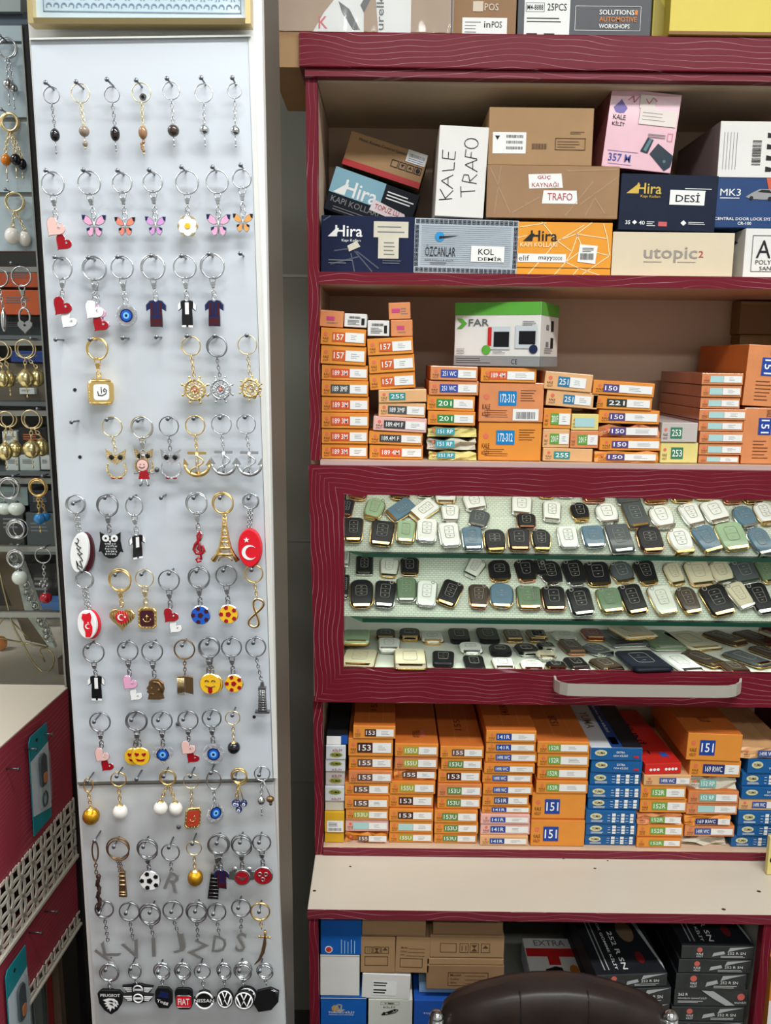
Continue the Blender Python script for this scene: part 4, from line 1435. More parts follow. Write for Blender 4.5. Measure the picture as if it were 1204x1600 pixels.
s1 = stack(A3, Y3, ZS3, 'second column under the drawer', [
    (233, 238, 447, 302, '153', dict(T3, p0=.28)), (208, 306, 435, 395, '153', dict(T3, p0=.2)), (210, 397, 432, 466, '155', dict(T3, p0=.2)), (210, 468, 432, 530, '155', dict(T3, p0=.2, mat=ORANGE_W, c='faded orange')), (190, 532, 418, 596, '155', dict(T3, p0=.2)),
    (190, 598, 413, 660, '155', dict(T3, p0=.2)), (195, 662, 412, 720, '155U', dict(T3, p0=.18, txt='153U')), (193, 722, 412, 782, 'pale', dict(T3, p0=.18, txt='', mat=PINKISH, c='pale pink')), (195, 784, 410, 850, '155', dict(T3, p0=.3, crush=.7, c='crushed orange'))], D3, LG)
s2 = stack(A3, Y3, ZS3, 'third column under the drawer', [
    (445, 328, 665, 393, '155U', dict(T3, p0=.2)), (445, 398, 662, 462, '155U', dict(T3, p0=.2, mat=ORANGE_W, c='faded orange')), (440, 464, 655, 520, '155', dict(T3, p0=.2, crush=.25, c='torn orange')), (420, 522, 650, 586, '155U', dict(T3, p0=.22)), (415, 588, 640, 658, '153', dict(T3, p0=.22)),
    (415, 660, 640, 722, '153', dict(T3, p0=.2)), (418, 724, 638, 784, 'pale', dict(T3, p0=.2, txt='')), (415, 786, 638, 848, '155U', dict(T3, p0=.22))], D3, LG)
s3 = stack(A3, Y3, ZS3, 'fourth column under the drawer', [
    (675, 342, 895, 402, '155', dict(T3, p0=.27, p1=.55)), (680, 404, 888, 466, '153U', dict(T3, p0=.17)), (665, 468, 880, 534, '153', dict(T3, p0=.2)), (662, 536, 885, 600, '153U', dict(T3, p0=.22, mat=ORANGE_W, c='faded orange')), (660, 602, 880, 664, '153U', dict(T3, p0=.22)),
    (645, 666, 865, 730, '153U', dict(T3, p0=.18)), (645, 732, 868, 789, '153U', dict(T3, p0=.22)), (645, 791, 862, 848, '153U', dict(T3, p0=.2))], D3, LG)
Q = {'p0': .2, 'p1': .5}
s4 = stack(A3, Y3, ZS3, 'fifth column under the drawer', [
    (908, 262, 1163, 322, '141R', Q), (908, 324, 1160, 376, '141R', Q), (905, 378, 1168, 431, '149R WC', Q), (898, 433, 1155, 481, '149R WC', Q), (890, 483, 1143, 534, '149R WC', Q), (892, 536, 1143, 588, '149R WC', Q), (890, 590, 1125, 648, '151R', dict(Q, p0=.25, p1=.55)),
    (888, 650, 1135, 690, '141R', Q), (880, 692, 1130, 738, '141R', dict(Q, mat=PINKISH, c='pale pink')), (880, 740, 1132, 796, '141R', dict(Q, mat=PINKISH, c='faded pink')), (877, 798, 1120, 850, '141R', dict(Q, mat=PALE_OR, c='faded orange'))], D3, LG)
s5 = stack(B3, Y3, ZS3, 'sixth column under the drawer', [
    (16, 318, 280, 378, '152R', {'p0': .2, 'p1': .44}), (18, 380, 280, 450, '152R', {'p0': .2, 'p1': .44}), (18, 452, 276, 518, '152R', {'p0': .18, 'p1': .42}), (10, 520, 272, 583, '152R', {'p0': .2, 'p1': .44}),
    (-10, 585, 262, 716, '151', {'lab': False, 'p0': .24, 'p1': .52, 'desc': 'thick orange box printed 151'}), (-18, 718, 255, 852, '151', {'lab': False, 'p0': .23, 'p1': .51, 'desc': 'thick orange box printed 151'})], D3, LG)
s6 = stack(B3, Y3, ZS3, 'blue column under the drawer', [
    (285, 348, 548, 413, 'bw', {'top': YUW}), (290, 415, 550, 480, 'bw', {'tilt': 1.5}), (285, 482, 545, 546, 'b'), (273, 548, 541, 607, 'b'), (275, 609, 535, 668, 'b'), (262, 672, 515, 736, 'b', {'tilt': 1.6}), (262, 738, 520, 797, 'b'), (258, 799, 515, 856, 'b')], D3, LG)
s7 = stack(B3, Y3, ZS3, 'eighth column under the drawer', [
    (556, 488, 795, 540, '149R WC', {'p0': .33, 'p1': .68, 'mat': PALE_OR, 'c': 'faded orange'}), (540, 543, 772, 614, '152R', {'p0': .24, 'p1': .56}), (540, 616, 778, 686, '152R', {'p0': .26, 'p1': .58}), (525, 688, 752, 742, '152R', {'p0': .28, 'p1': .6, 'mat': ORANGE_W, 'c': 'creased orange', 'crush': .3}),
    (525, 744, 760, 806, '152R', {'p0': .28, 'p1': .6}), (518, 808, 745, 868, '152R', {'p0': .28, 'p1': .6})], D3, LG)
s8 = stack(B3, Y3, ZS3, 'ninth column under the drawer', [
    (775, 278, 1052, 414, '151', {'lab': False, 'p0': .23, 'p1': .51, 'desc': 'thick orange box printed 151', 'tilt': 2.2}), (790, 418, 1050, 500, '169 RWC', {'p0': .26, 'p1': .68, 'tilt': 2}), (790, 503, 1035, 570, '152 RP', {'mat': OFFWHITE, 'c': 'torn offwhite', 'crush': .5, 'lab': False, 'p0': .22, 'p1': .56}),
    (782, 572, 1038, 633, '152 RP', {'p0': .22, 'p1': .54, 'mat': ORANGE_W, 'c': 'faded orange'}), (775, 635, 1035, 694, 'pale', {'p0': .22, 'p1': .54, 'txt': '', 'mat': ORANGE_W, 'c': 'faded orange'}), (765, 696, 1000, 747, '169 RWC', {'crush': .35, 'c': 'crumpled orange', 'p0': .22, 'p1': .7}),
    (765, 749, 1018, 803, '149R WC', {'p0': .2, 'p1': .52, 'mat': ORANGE_W, 'c': 'faded orange'}), (752, 806, 980, 862, 'plain', {'mat': OFFWHITE, 'c': 'collapsed offwhite', 'crush': .9})], D3, LG)
s9 = stack(B3, Y3, ZS3, 'rightmost blue column under the drawer', [
    (1050, 348, 1305, 398, '149R WC', {'mat': PALE_OR, 'p0': .33, 'p1': .7, 'crush': .3, 'c': 'faded orange'}), (1085, 418, 1330, 482, 'bw', {}), (1060, 488, 1320, 550, 'b'), (1053, 556, 1310, 612, 'bw'), (1042, 616, 1300, 670, '149R WC', {'mat': PALE_OR, 'c': 'faded orange'}), (1035, 676, 1295, 740, 'b'), (1033, 744, 1290, 802, 'b'), (1005, 806, 1265, 862, 'b')], D3, LG)
# red box lying on the eighth column, its top facing up
yu = place(B3, (562, 432, 750, 489), Y3, ztop(s7[0]), None, {'mat': REDCARD, 'd': .27, 'yaw': 3.5, 'tilt': -1}, 'red box with white dots lying on top of the eighth column under the drawer', name='carton')
f = Face(yu)
f.part('white_dots', [WTXT, INK])
for k in range(3):
    f.dsc(.16 + .1 * k, .55, .13, 0)
for k in range(4):
    f.dsc(.58 + .09 * k, .55, .13, 0)
f.done()


def top_print(o, items, mats, name='top_print'):
    """prints on a carton's upper face; u across, v from the back (0) to the front (1)"""
    mb = MB()
    w, d, h = o['w'], o['d'], o['h']
    T = Matrix.Translation((0, 0, h / 2 + 0.0008)) @ Matrix.Rotation(math.radians(-90), 4, 'X')
    for it in items:
        if it[0] == 't':
            _, s, u0, v0, u1, v1, mi, rot = it
            mb.text(s, -w / 2 + u0 * w, d * (1 - v1), -w / 2 + u1 * w, d * (1 - v0), 0, mi, T, True, rot)
        elif it[0] == 'r':
            _, u0, v0, u1, v1, mi = it
            mb.rect(-w / 2 + u0 * w, d * (1 - v1), -w / 2 + u1 * w, d * (1 - v0), 0.0002, mi, T)
        elif it[0] == 'p':
            mb.poly([(-w / 2 + u * w, d * (1 - v)) for u, v in it[1]], 0.0001, it[2], T)
    return mb.build(name, mats, o)


TOPINK = M('brown_top_ink', (120, 52, 26), .6)
TOPLIGHT = M('orange_light_print', (224, 146, 76), .5)
for st, tx in ((s1[0], '153'), (s3[0], '155'), (s4[0], '141R'), (s5[0], '152R')):
    top_print(st, [('t', tx, .4, .45, .56, .68, 0, 90), ('r', .36, .1, .37, .9, 1), ('r', .7, .1, .71, .9, 1)], [TOPINK, TOPLIGHT])
top_print(s2[0], [('t', 'KALE KİLİT', .42, .7, .58, .88, 0, 0), ('r', .6, .72, .7, .86, 1)], [TOPINK, M('pinkish_patch', (214, 110, 100), .5)])
top_print(s8[0], [('t', 'KALE KİLİT', .4, .62, .62, .76, 0, 0), ('r', .1, .1, .11, .9, 1)], [TOPINK, TOPLIGHT])
top_print(s6[0], [('r', .4, .0, .62, 1, 0), ('r', .62, 0, .995, 1, 1), ('t', 'YUMA', .12, .25, .3, .62, 3, -90), ('t', 'EXTRA ODA KİLİDİ', .48, .12, .54, .7, 2, -90), ('r', .44, .8, .58, .94, 4)], [M('deep_blue_print', (26, 60, 120), .4), M('black_print', (26, 28, 34), .4), WTXT, M('tan_logo', (132, 110, 80), .5), REDP])
top_print(yu, [('t', 'YUNİ', .2, .28, .5, .68, 0, -90), ('r', .32, .1, .36, .17, 0), ('r', .32, .78, .36, .84, 0), ('p', [(.7 + .16 * math.cos(k * .7854) * (1 if k % 2 else .55), .86 + .06 * math.sin(k * .7854) * (1 if k % 2 else .55)) for k in range(8)], 1)], [INK, M('blue_star', (60, 90, 170), .4)])
# ---------------- top compartment
ZS1 = Z_S1T + 0.0004
Y1 = 1.675


def tilted(A, TL, TR, BL, Y, d, mat, label, name='carton', yaw=0.0, top=None, cat='box'):
    """front face from three of its corners in the photograph, laid on the plane Y"""
    q = [P(A[0] + x / A[2], A[1] + y / A[2], Y) for x, y in (TL, TR, BL)]
    u = q[1] - q[0]; v = q[0] - q[2]
    w, h = u.length, v.length
    ang = math.degrees(math.atan2(-u.z, u.x))
    c = q[0] + u / 2 - v / 2
    return carton(name, c.x, Y, c.z, w, h, d, mat, ang + 0.7, yaw, label, None, cat, 0, top)


hira = place(A1, (72, 560, 560, 852), Y1, ZS1, None, {'mat': NAVY, 'd': .11, 'tilt': 1.2}, 'dark navy box with taped labels at lower left of the top compartment', name='carton')
f = Face(hira)
f.part('logo', [WTXT]).t('Hira', .15, .17, .44, .37, 0).p([(.07, .37), (.16, .22), (.19, .22), (.16, .37)], 0).t('Kapı Kolları', .22, .41, .42, .47, 0, 0, False).done()
f.part('paper_label', [OFFWHITE, GREYINK]).r(.56, .09, .93, .37).r(.61, .37, .83, .74).ln(.6, .14, .9, .32, 2, 1, .25, .2).ln(.67, .43, .8, .7, 4, 1, .3, .3).done()
TAPE = M('clear_tape', (120, 126, 140), .12, alpha=.4)
f.part('tape', [TAPE, OFFWHITE]).p([(.28, .53), (.38, .44), (.42, .54), (.30, .63)], 1).strokes([[(.14, .62), (.3, .58)], [(.38, .62), (.62, .92)], [(.32, .66), (.36, .98)], [(.02, .1), (.1, .01)], [(.1, .86), (.4, .72)], [(.36, .62), (.55, .98)]], .025, 0).done()
f.part('fine_print', [GREYINK]).ln(.08, .76, .35, .86, 2, 0, .3).ln(.66, .76, .9, .84, 2, 0, .3).done()

ozc = place(A1, (556, 577, 1100, 868), Y1, ZS1, None, {'mat': M('silver_grey_carton', (172, 182, 190), .4, noise=.03), 'd': .2, 'tilt': 1.6}, 'silver-grey box with dark patterned border, lower row of the top compartment', name='carton')
f = Face(ozc)
DKB = M('border_ink', (40, 46, 56), .5)
f.part('patterned_border', [DKB])
nb = 22
for i in range(nb):
    u = .012 + .976 * (i + .5) / nb
    for v0 in (.02, .9):
        f.frame(u - .018, v0, u + .018, v0 + .075, .012, 0); f.p([(u - .012, v0 + .0375), (u, v0 + .01), (u + .012, v0 + .0375), (u, v0 + .065)], 0)
for i in range(9):
    v = .12 + .76 * (i + .5) / 9
    for u0 in (.008, .955):
        f.frame(u0, v - .036, u0 + .036, v + .036, .012, 0); f.p([(u0 + .006, v), (u0 + .018, v - .028), (u0 + .03, v), (u0 + .018, v + .028)], 0)
f.done()
f.part('ridges', [M('ridge_grey', (146, 156, 166), .5)])
for i in range(20):
    f.r(.07, .13 + .037 * i, .93, .137 + .037 * i)
f.lay = 1
f.done()
f.part('logo', [M('cyan_disc', (40, 140, 200), .4), INK]).dsc(.245, .33, .09, 0).p([(.24, .32), (.43, .3), (.3, .35), (.24, .38)], 1).t('ÖZCANLAR', .11, .48, .40, .69, 1, 0, False).t('KAPI KOLLU & KİLİT', .11, .735, .385, .775, 1, 0, False).ln(.16, .79, .38, .85, 2, 1, .25).done()
f.lay = 2
f.part('handwritten_label', [PAPER, INK]).r(.55, .48, .87, .77)
f.t('KOL', .62, .53, .77, .64, 1).t('DEMİR', .62, .665, .85, .75, 1).done()

hor = place(B1, (22, 677, 462, 932), Y1, ZS1, None, {'mat': M('amber_carton', (226, 150, 40), .4, noise=.03), 'd': .2}, 'amber box with white line pattern and paper labels, lower row of the top compartment', name='carton')
f = Face(hor)
CREAML = M('cream_lines', (246, 220, 170), .5)
f.part('line_pattern', [CREAML]).strokes([[(.02, .1), (.3, .02)], [(.25, .0), (.42, .35), (.3, .62)], [(.42, .35), (.62, .22), (.78, .0)], [(.62, .22), (.7, .5), (.52, .75)], [(.62, .22), (.95, .3)], [(.95, .3), (.98, .62)], [(.95, .3), (.9, .02)], [(.7, .5), (.98, .62), (.7, .98)], [(.3, .62), (.52, .75), (.4, 1)], [(.52, .75), (.66, .86), (.6, 1)], [(.3, .62), (.12, 1)], [(.46, .32), (.7, .05)], [(.42, .35), (.58, .55), (.64, .2)], [(.58, .55), (.52, .75)], [(.0, .3), (.1, .26)], [(.66, .86), (.9, 1)]], .016, 0).done()
f.lay = 1
f.part('logo', [INK, CREAML]).t('Hira', .14, .16, .42, .36, 0).p([(.06, .36), (.14, .22), (.18, .22), (.15, .36)], 0).t('KAPI KOLLARI', .03, .385, .42, .47, 1).r(0, .855, 1, .865, 0).done()
f.lay = 2
f.part('paper_label', [PAPER, INK, M('olive_ink', (120, 130, 40), .5)]).r(.01, .6, .52, .76).t('elif', .02, .63, .13, .73, 1, 0, False).t('mayy', .23, .65, .38, .735, 1).t('oooe', .38, .65, .48, .72, 1, 0, False).p([(.66, .41), (.85, .44), (.83, .78), (.64, .74)], 0)
f.lay = 3
f.brs(.67, .58, .81, .70, 1).ln(.69, .47, .82, .56, 3, 1, .3).done()

uto = place(B1, (464, 724, 1030, 936), Y1, ZS1, None, {'mat': M('beige_carton', (212, 198, 170), .5, noise=.02), 'd': .24}, 'plain beige box with grey lowercase lettering, lower row of the top compartment', name='carton')
f = Face(uto)
f.part('lettering', [M('warm_grey_ink', (150, 142, 134), .5), M('muted_red_ink', (176, 78, 66), .5)]).t('utopic', .26, .33, .7, .68, 0).t('2', .71, .41, .75, .56, 1).ln(.26, .65, .42, .69, 1, 0, .4, .1).ln(.54, .65, .7, .69, 1, 0, .4, .1).done()

pol = place(B1, (1080, 707, 1420, 925), Y1, ZS1, None, {'mat': WHITECARD, 'd': .22}, 'white box with thin frame and serif letters at lower right of the top compartment', name='carton')
f = Face(pol)
f.part('framed_lettering', [INK]).frame(.1, .14, .95, .88, .012).t('A', .16, .24, .36, .6, 0, 0, False).t('POLYE', .16, .64, .42, .73, 0, 0, False).t('SAN', .22, .77, .38, .85, 0, 0, False).done()
Tl = Matrix.Translation((-pol['w'] / 2 - .0008, .22, 0)) @ Matrix.Rotation(math.radians(-90), 4, 'Z')
mb = MB(); hp = pol['h']
mb.poly([(.06, hp * .3), (.10, hp * .42), (.16, hp * .36), (.19, hp * .25), (.13, hp * .2)], 0, 0, Tl); mb.poly([(.11, hp * .2), (.13, hp * .2), (.135, -hp * .4), (.125, -hp * .4)], 0, 0, Tl); mb.rect(.08, -hp * .42, .17, -hp * .39, 0, 0, Tl)
mb.build('lamp_picture', [M('lamp_ink', (70, 72, 76), .5)], pol)

# leaning pair at upper left
hk = tilted(A1, (152, 300), (588, 455), (82, 520), Y1 + .125, .15, M('black_teal_carton', (22, 26, 34), .5, noise=.1, spec=.12), 'dark box with light blue logo panel, leaning on the navy box, top compartment')
hk.location.z = hk.location.z
f = Face(hk)
f.part('logo_panel', [M('light_blue_panel', (128, 174, 190), .4), WTXT]).r(0, 0, .6, .58, 0).t('Hira', .16, .2, .55, .56, 1).p([(.05, .56), (.17, .3), (.2, .3), (.18, .56)], 1).done()
f.part('printed_words', [GREYINK, WTXT]).t('KAPI KOLLARI', .05, .64, .62, .78, 0).ln(.64, .12, .98, .34, 3, 1, .4, .4).ln(.1, .84, .5, .96, 2, 0, .3, .1).done()
f.lay = 1
f.part('handwritten_label', [M('pinkish_paper', (226, 212, 212), .6), M('red_pen', (176, 40, 60), .5)]).p([(.52, .42), (.9, .52), (.96, .74), (.5, .68)], 0)
f.lay = 2
f.t('TOPUZ LU', .55, .5, .84, .62, 1, 0, False).done()
mac = tilted(A1, (232, 113), (635, 247), (180, 283), Y1 + .13, .15, KRAFT, 'kraft box with red band and grey barcode sticker, leaning on top of dark box')
f = Face(mac)
f.part('red_band', [M('band_red', (178, 36, 40), .45)]).r(0, .84, 1, 1.02).done()
f.part('printed_words', [INK]).t('Metal Access Control System', .12, .12, .74, .23, 0, 0, False).frame(.58, .42, .67, .64, .02).frame(.68, .42, .77, .64, .02).frame(.78, .42, .87, .64, .02).frame(.88, .42, .97, .64, .02).p([(.80, .55), (.825, .48), (.85, .55)], 0).p([(.7, .48), (.75, .48), (.725, .58)], 0).dsc(.925, .53, .07, 0).done()
f.lay = 1
f.part('barcode_sticker', [PAPER, M('blue_ink', (70, 110, 160), .5), GREYINK]).r(.74, .0, .99, .36).brs(.77, .1, .97, .2, 2).ln(.77, .22, .97, .34, 2, 1, .3, .4).done()

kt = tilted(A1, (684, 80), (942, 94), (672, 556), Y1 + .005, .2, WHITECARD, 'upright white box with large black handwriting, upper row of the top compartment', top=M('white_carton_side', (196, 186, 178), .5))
kt.location.z += ztop(ozc) + .004 - (kt.location.z - kt['h'] / 2)
f = Face(kt)
f.part('handwriting', [INK])
f.strokes([  # KALE, read upwards
    [(.07, .82), (.34, .80)], [(.08, .70), (.21, .81)], [(.2, .80), (.35, .71)],
    [(.34, .69), (.1, .61), (.33, .54)], [(.24, .66), (.23, .57)],
    [(.1, .50), (.34, .48), (.34, .40)],
    [(.09, .36), (.34, .37)], [(.09, .36), (.09, .27)], [(.21, .36), (.21, .29)], [(.34, .37), (.35, .28)],
    # TRAFO
    [(.52, .78), (.5, .66)], [(.51, .72), (.8, .70)],
    [(.52, .6), (.82, .62)], [(.52, .6), (.55, .53), (.64, .53), (.68, .6)], [(.68, .6), (.82, .52)],
    [(.82, .49), (.56, .42), (.8, .36)], [(.72, .47), (.71, .38)],
    [(.55, .33), (.8, .35)], [(.55, .33), (.56, .25)], [(.67, .34), (.67, .28)],
    [(.66 + .14 * math.cos(k * .524), .185 + .055 * math.sin(k * .524)) for k in range(13)]], .009).done()

g1 = (760, 263, 967, 347)
gt = place((0, 0, 1), (760, 263, 966, 346), Y1, None, None, {'mat': KRAFT_TAPED, 'd': .22}, 'taped brown box with two handwritten red labels, middle row of the top compartment', name='carton')
gt.location.z = max(ztop(ozc), ztop(hor)) + .003 + gt['h'] / 2
f = Face(gt)
f.part('handwritten_label', [PAPER, M('crimson_pen', (170, 50, 60), .5)]).p([(.31, .17), (.56, .15), (.575, .42), (.32, .44)], 0).p([(.43, .47), (.68, .47), (.69, .72), (.42, .72)], 0)
f.lay = 1
f.t('GÜÇ', .38, .18, .48, .27, 1).t('KAYNAĞI', .34, .3, .54, .41, 1, 0, False).t('TRAFO', .46, .52, .65, .66, 1, 0, False).done()
f.part('tape', [M('clear_tape_brown', (206, 180, 150), .08, alpha=.3)]).strokes([[(.02, .05), (.18, .9)], [(.1, .02), (.06, .95)], [(.7, .75), (.99, .2)], [(.6, .95), (.8, .3)], [(.75, .95), (.82, .6), (.9, .9)], [(.2, .9), (.4, .6)], [(.6, .1), (.98, .06)]], .025, 0).done()
kb1 = place((0, 0, 1), (763, 168, 926, 261), Y1 + .005, ztop(gt), None, {'mat': KRAFT, 'd': .22}, 'plain brown box with barcode sticker, on the taped box, top compartment', name='carton')
f = Face(kb1)
f.part('barcode_sticker', [PAPER, INK]).r(.04, .43, .36, .8).brs(.17, .48, .33, .53).brs(.17, .58, .33, .63).brs(.17, .68, .33, .73).p([(.06, .49), (.11, .49), (.085, .57)], 1).done()
f.part('printed_marks', [M('kraft_ink', (92, 66, 44), .6)]).brs(.42, .62, .56, .72, 0).frame(.64, .52, .93, .73, .012).ln(.66, .56, .9, .7, 3, 0, .2, .3).ln(.78, .4, .92, .46, 2, 0, .3).done()

hd = place(B1, (500, 455, 952, 712), Y1, ztop(uto) + .001, None, {'mat': M('blue_black_carton', (28, 36, 54), .5, noise=.1, spec=.12), 'd': .22, 'tilt': 1.6}, 'dark blue box with gold logo and white name label, middle row of the top compartment', name='carton')
f = Face(hd)
f.part('logo', [M('gold_print', (206, 172, 70), .4), WTXT]).t('Hira', .17, .16, .42, .35, 0).p([(.06, .35), (.17, .19), (.2, .19), (.18, .35)], 0).t('Kapı Kolları', .21, .37, .41, .43, 0, 0, False).ln(.66, .22, .94, .3, 2, 1, .3).done()
f.part('handwritten_label', [PAPER, INK]).r(.51, .27, .87, .53).t('DESİ', .57, .31, .82, .48, 1).done()
f.part('fine_print', [WTXT, M('red_tag', (200, 90, 90), .5)]).t('35', .07, .83, .12, .9, 0).t('40', .21, .83, .27, .9, 0).ln(.29, .83, .38, .93, 3, 0, .3).r(.41, .84, .5, .92, 1).p([(.64, .85), (.67, .8), (.70, .85), (.67, .9)], 0).ln(.72, .82, .92, .88, 2, 0, .3).p([(.14, .86), (.165, .82), (.19, .86), (.165, .9)], 0).done()

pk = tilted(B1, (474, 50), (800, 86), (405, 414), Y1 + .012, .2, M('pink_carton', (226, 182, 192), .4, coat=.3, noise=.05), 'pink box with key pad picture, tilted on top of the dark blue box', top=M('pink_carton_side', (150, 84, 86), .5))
f = Face(pk)
f.part('logo', [M('violet_ink', (120, 110, 170), .5), INK]).p([(.06, .24), (.13, .17), (.16, .13), (.19, .17), (.26, .24), (.22, .3), (.16, .31), (.1, .3)], 0).t('KALE', .07, .33, .25, .39, 1).t('KİLİT', .07, .41, .25, .47, 1).done()
f.part('number', [M('number_blue', (70, 84, 160), .5)]).t('357 M', .08, .82, .4, .92, 0).r(.06, .785, .5, .79).r(.08, .95, .42, .955).done()
f.part('product_picture', [M('device_teal', (26, 44, 58), .35), M('device_screen', (90, 120, 128), .3)]).p([(.52, .76), (.6, .58), (.69, .6), (.63, .78)], 0).p([(.66, .78), (.76, .64), (1, .78), (.98, .92), (.9, .98)], 0)
f.lay = 1
f.p([(.56, .74), (.63, .59), (.67, .60), (.6, .76)], 1).dsc(.88, .86, .02, 1).done()
f.part('paper_label', [M('faded_label', (226, 214, 206), .5), GREYINK, M('pink_pen', (200, 110, 130), .5)]).r(.44, .22, .97, .42, 0).r(.42, .05, .64, .22, 0).ln(.48, .25, .9, .38, 3, 1, .15).ln(.6, .52, .86, .58, 2, 1, .35, .2).strokes([[(.25, .14), (.32, .08), (.34, .16), (.4, .08)], [(.5, .1), (.55, .16), (.6, .08), (.66, .12)]], .012, 2).frame(.88, .5, .95, .6, .006, 2).done()

mk = place(B1, (945, 472, 1400, 712), Y1 + .01, max(ztop(uto), ztop(pol)) + .001, None, {'mat': M('royal_blue_carton', (30, 62, 110), .4, noise=.08), 'd': .2}, 'blue box with white letters and silver car picture, right end of the top compartment', name='carton')
f = Face(mk)
f.part('lettering', [WTXT]).t('MK3', .04, .22, .25, .36, 0, 0, False).ln(.04, .39, .24, .42, 1, 0, .5, 0).t('CENTRAL DOOR LOCK SYSTEM', .0, .79, .66, .85, 0).t('CR-100', .24, .88, .38, .94, 0).done()
f.part('car_picture', [M('car_silver', (150, 150, 150), .3), M('orange_corner', (206, 90, 60), .4), INK]).p([(.3, .38), (.36, .3), (.44, .22), (.56, .22), (.62, .3), (.62, .4), (.5, .43), (.36, .42)], 0).p([(.5, 0), (.62, 0), (.66, .24), (.53, .22)], 1)
f.lay = 1
f.p([(.42, .28), (.46, .235), (.54, .24), (.57, .3)], 2).dsc(.36, .40, .04, 2).dsc(.55, .41, .04, 2).done()
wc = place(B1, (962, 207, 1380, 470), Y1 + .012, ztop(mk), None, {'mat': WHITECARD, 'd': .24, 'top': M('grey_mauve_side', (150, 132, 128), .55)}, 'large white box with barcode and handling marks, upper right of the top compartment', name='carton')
f = Face(wc)
f.part('printed_marks', [GREYINK, INK])
for k in range(5):
    f.r(.05 + .035 * k, .2, .055 + .035 * k, .86, 0)
f.mb.bars(0, 0, 0.0001, 0.0001, 0) if False else None
for k in range(16):
    f.r(.37, .34 + .028 * k, .47, .34 + .028 * k + rng.choice((.008, .016)), 1)
for k in range(4):
    v = .25 + .2 * k
    f.p([(.53, v - .05), (.59, v - .03), (.62, v), (.59, v + .04), (.53, v + .04)], 1)
f.done()

# ---------------- on top of the cabinet
ZT = ZTOP + 0.0006
YT = 1.645


def topbox(x0, x1, mat, label, h=.14, d=.2, Y=YT, xpx=30, tilt=0.7):
    a, b = P(x0, xpx, Y), P(x1, xpx, Y)
    return carton('carton', (a.x + b.x) / 2, Y, ZT + h / 2, b.x - a.x, h, d, mat, tilt, 0, label, None)


wr = topbox(421, 704, KRAFT, 'big kraft carton wrapped in clear plastic, overhanging the top left of the cabinet', .30, .28, 1.637)
wr.location.z = ZT + .15 + .001
wr_low = P(445, 122, 1.70).z
a_, b_ = P(421, 60, 1.70), P(467, 60, 1.70)
mb = MB()
lx0 = -wr['w'] / 2
Twr = Matrix.Translation((0, 0, 0))
lowh = wr.location.z - .15 - wr_low
mb.box(lx0, lx0 + (xc - .004 - a_.x) * .92, .002, .28, -.15 - lowh, -.15)
mb.build('hanging_end', [KRAFT], wr)
f = Face(wr)
WRAP = M('clear_stretch_wrap', (225, 228, 228), .07, alpha=.22, spec=.9)
hw = 0.30
vv = lambda px_: 1 - px_ / hw          # v of a height above the base
f.part('carton_print', [PAPER, REDP, INK, GREYINK]).p([(.24, 1), (.3, .9), (.4, .78), (.52, .8), (.52, 1)], 0).p([(.58, .76), (.78, .76), (.78, 1), (.6, 1)], 0)
f.lay = 1
f.t('K', .27, .92, .32, .985, 1).t('urelka', .59, .78, .63, .99, 2, 90).p([(.38, .84), (.44, .88), (.5, .99), (.46, .99), (.4, .9)], 2).p([(.5, .86), (.56, .76), (.58, .78), (.52, .9)], 2).done()
f.lay = 0
mb = MB()
nw = 40
vs, fs = [], []
w0 = wr['w']
for j in range(9):
    for i in range(nw + 1):
        vs.append((-w0 / 2 - .004 + (w0 + .008) * i / nw, -.006 - .006 * rng.random(), -.152 + .304 * j / 8))
for j in range(8):
    for i in range(nw):
        fs.append((j * (nw + 1) + i, j * (nw + 1) + i + 1, (j + 1) * (nw + 1) + i + 1, (j + 1) * (nw + 1) + i))
mb.add(vs, fs, 0, None, True)
mb.build('stretch_wrap', [WRAP], wr)
inp = topbox(706, 806, KRAFT2, 'brown carton with white printed sticker, second on top of the cabinet', .16, .2)
f = Face(inp)
f.part('sticker', [PAPER, INK]).r(.16, .82, .86, 1).t('in', .5, .855, .6, .92, 1).t('POS', .62, .855, .78, .92, 1).ln(.2, .85, .46, .98, 4, 1, .2).done()
f.part('printed_logo', [M('pale_kraft_print', (206, 190, 170), .5)]).r(.32, .66, .48, .76).t('POS', .5, .68, .72, .75, 0).done()
wk = topbox(808, 1017, M('graphite_carton', (66, 68, 72), .4, noise=.05), 'dark grey carton with white label and orange lettering on top of the cabinet', .105, .2)
f = Face(wk)
f.part('white_label', [PAPER, INK]).r(.05, .44, .39, 1).t('M4-8888', .07, .52, .19, .60, 1).t('25PCS', .22, .50, .365, .61, 1).frame(.06, .49, .2, .63, .008, 1).ln(.07, .7, .34, .8, 2, 1, .35, .2).r(.07, .95, .15, 1, 1).r(.2, .95, .28, 1, 1).done()
f.part('lettering', [WTXT, M('orange_ink', (216, 130, 60), .5)]).t('SOLUTIONS', .61, .585, .87, .66, 0).t('AUTOMOTIVE', .61, .69, .89, .765, 1).t('WORKSHOPS', .61, .80, .84, .865, 0).frame(.43, .53, .92, .90, .006).r(.875, .585, .895, .66, 1).done()
yl = topbox(1046, 1320, M('yellow_box', (212, 192, 78), .45, noise=.03), 'bright yellow carton at the right end on top of the cabinet', .1, .2, 1.625)
yl2 = topbox(1019, 1041, M('yellow_box_dull', (190, 174, 70), .5), 'narrow dull yellow carton between the grey and bright yellow ones', .1, .16, 1.66)
f = Face(yl); f.part('lid_edge', [M('brown_lid_edge', (140, 100, 60), .6)]).r(0, .95, 1, 1).done()
f = Face(yl2); f.part('lid_flap', [M('yellow_flap', (160, 144, 60), .5)]).p([(.1, .2), (.9, .5), (.9, .9), (.1, .95)]).done()

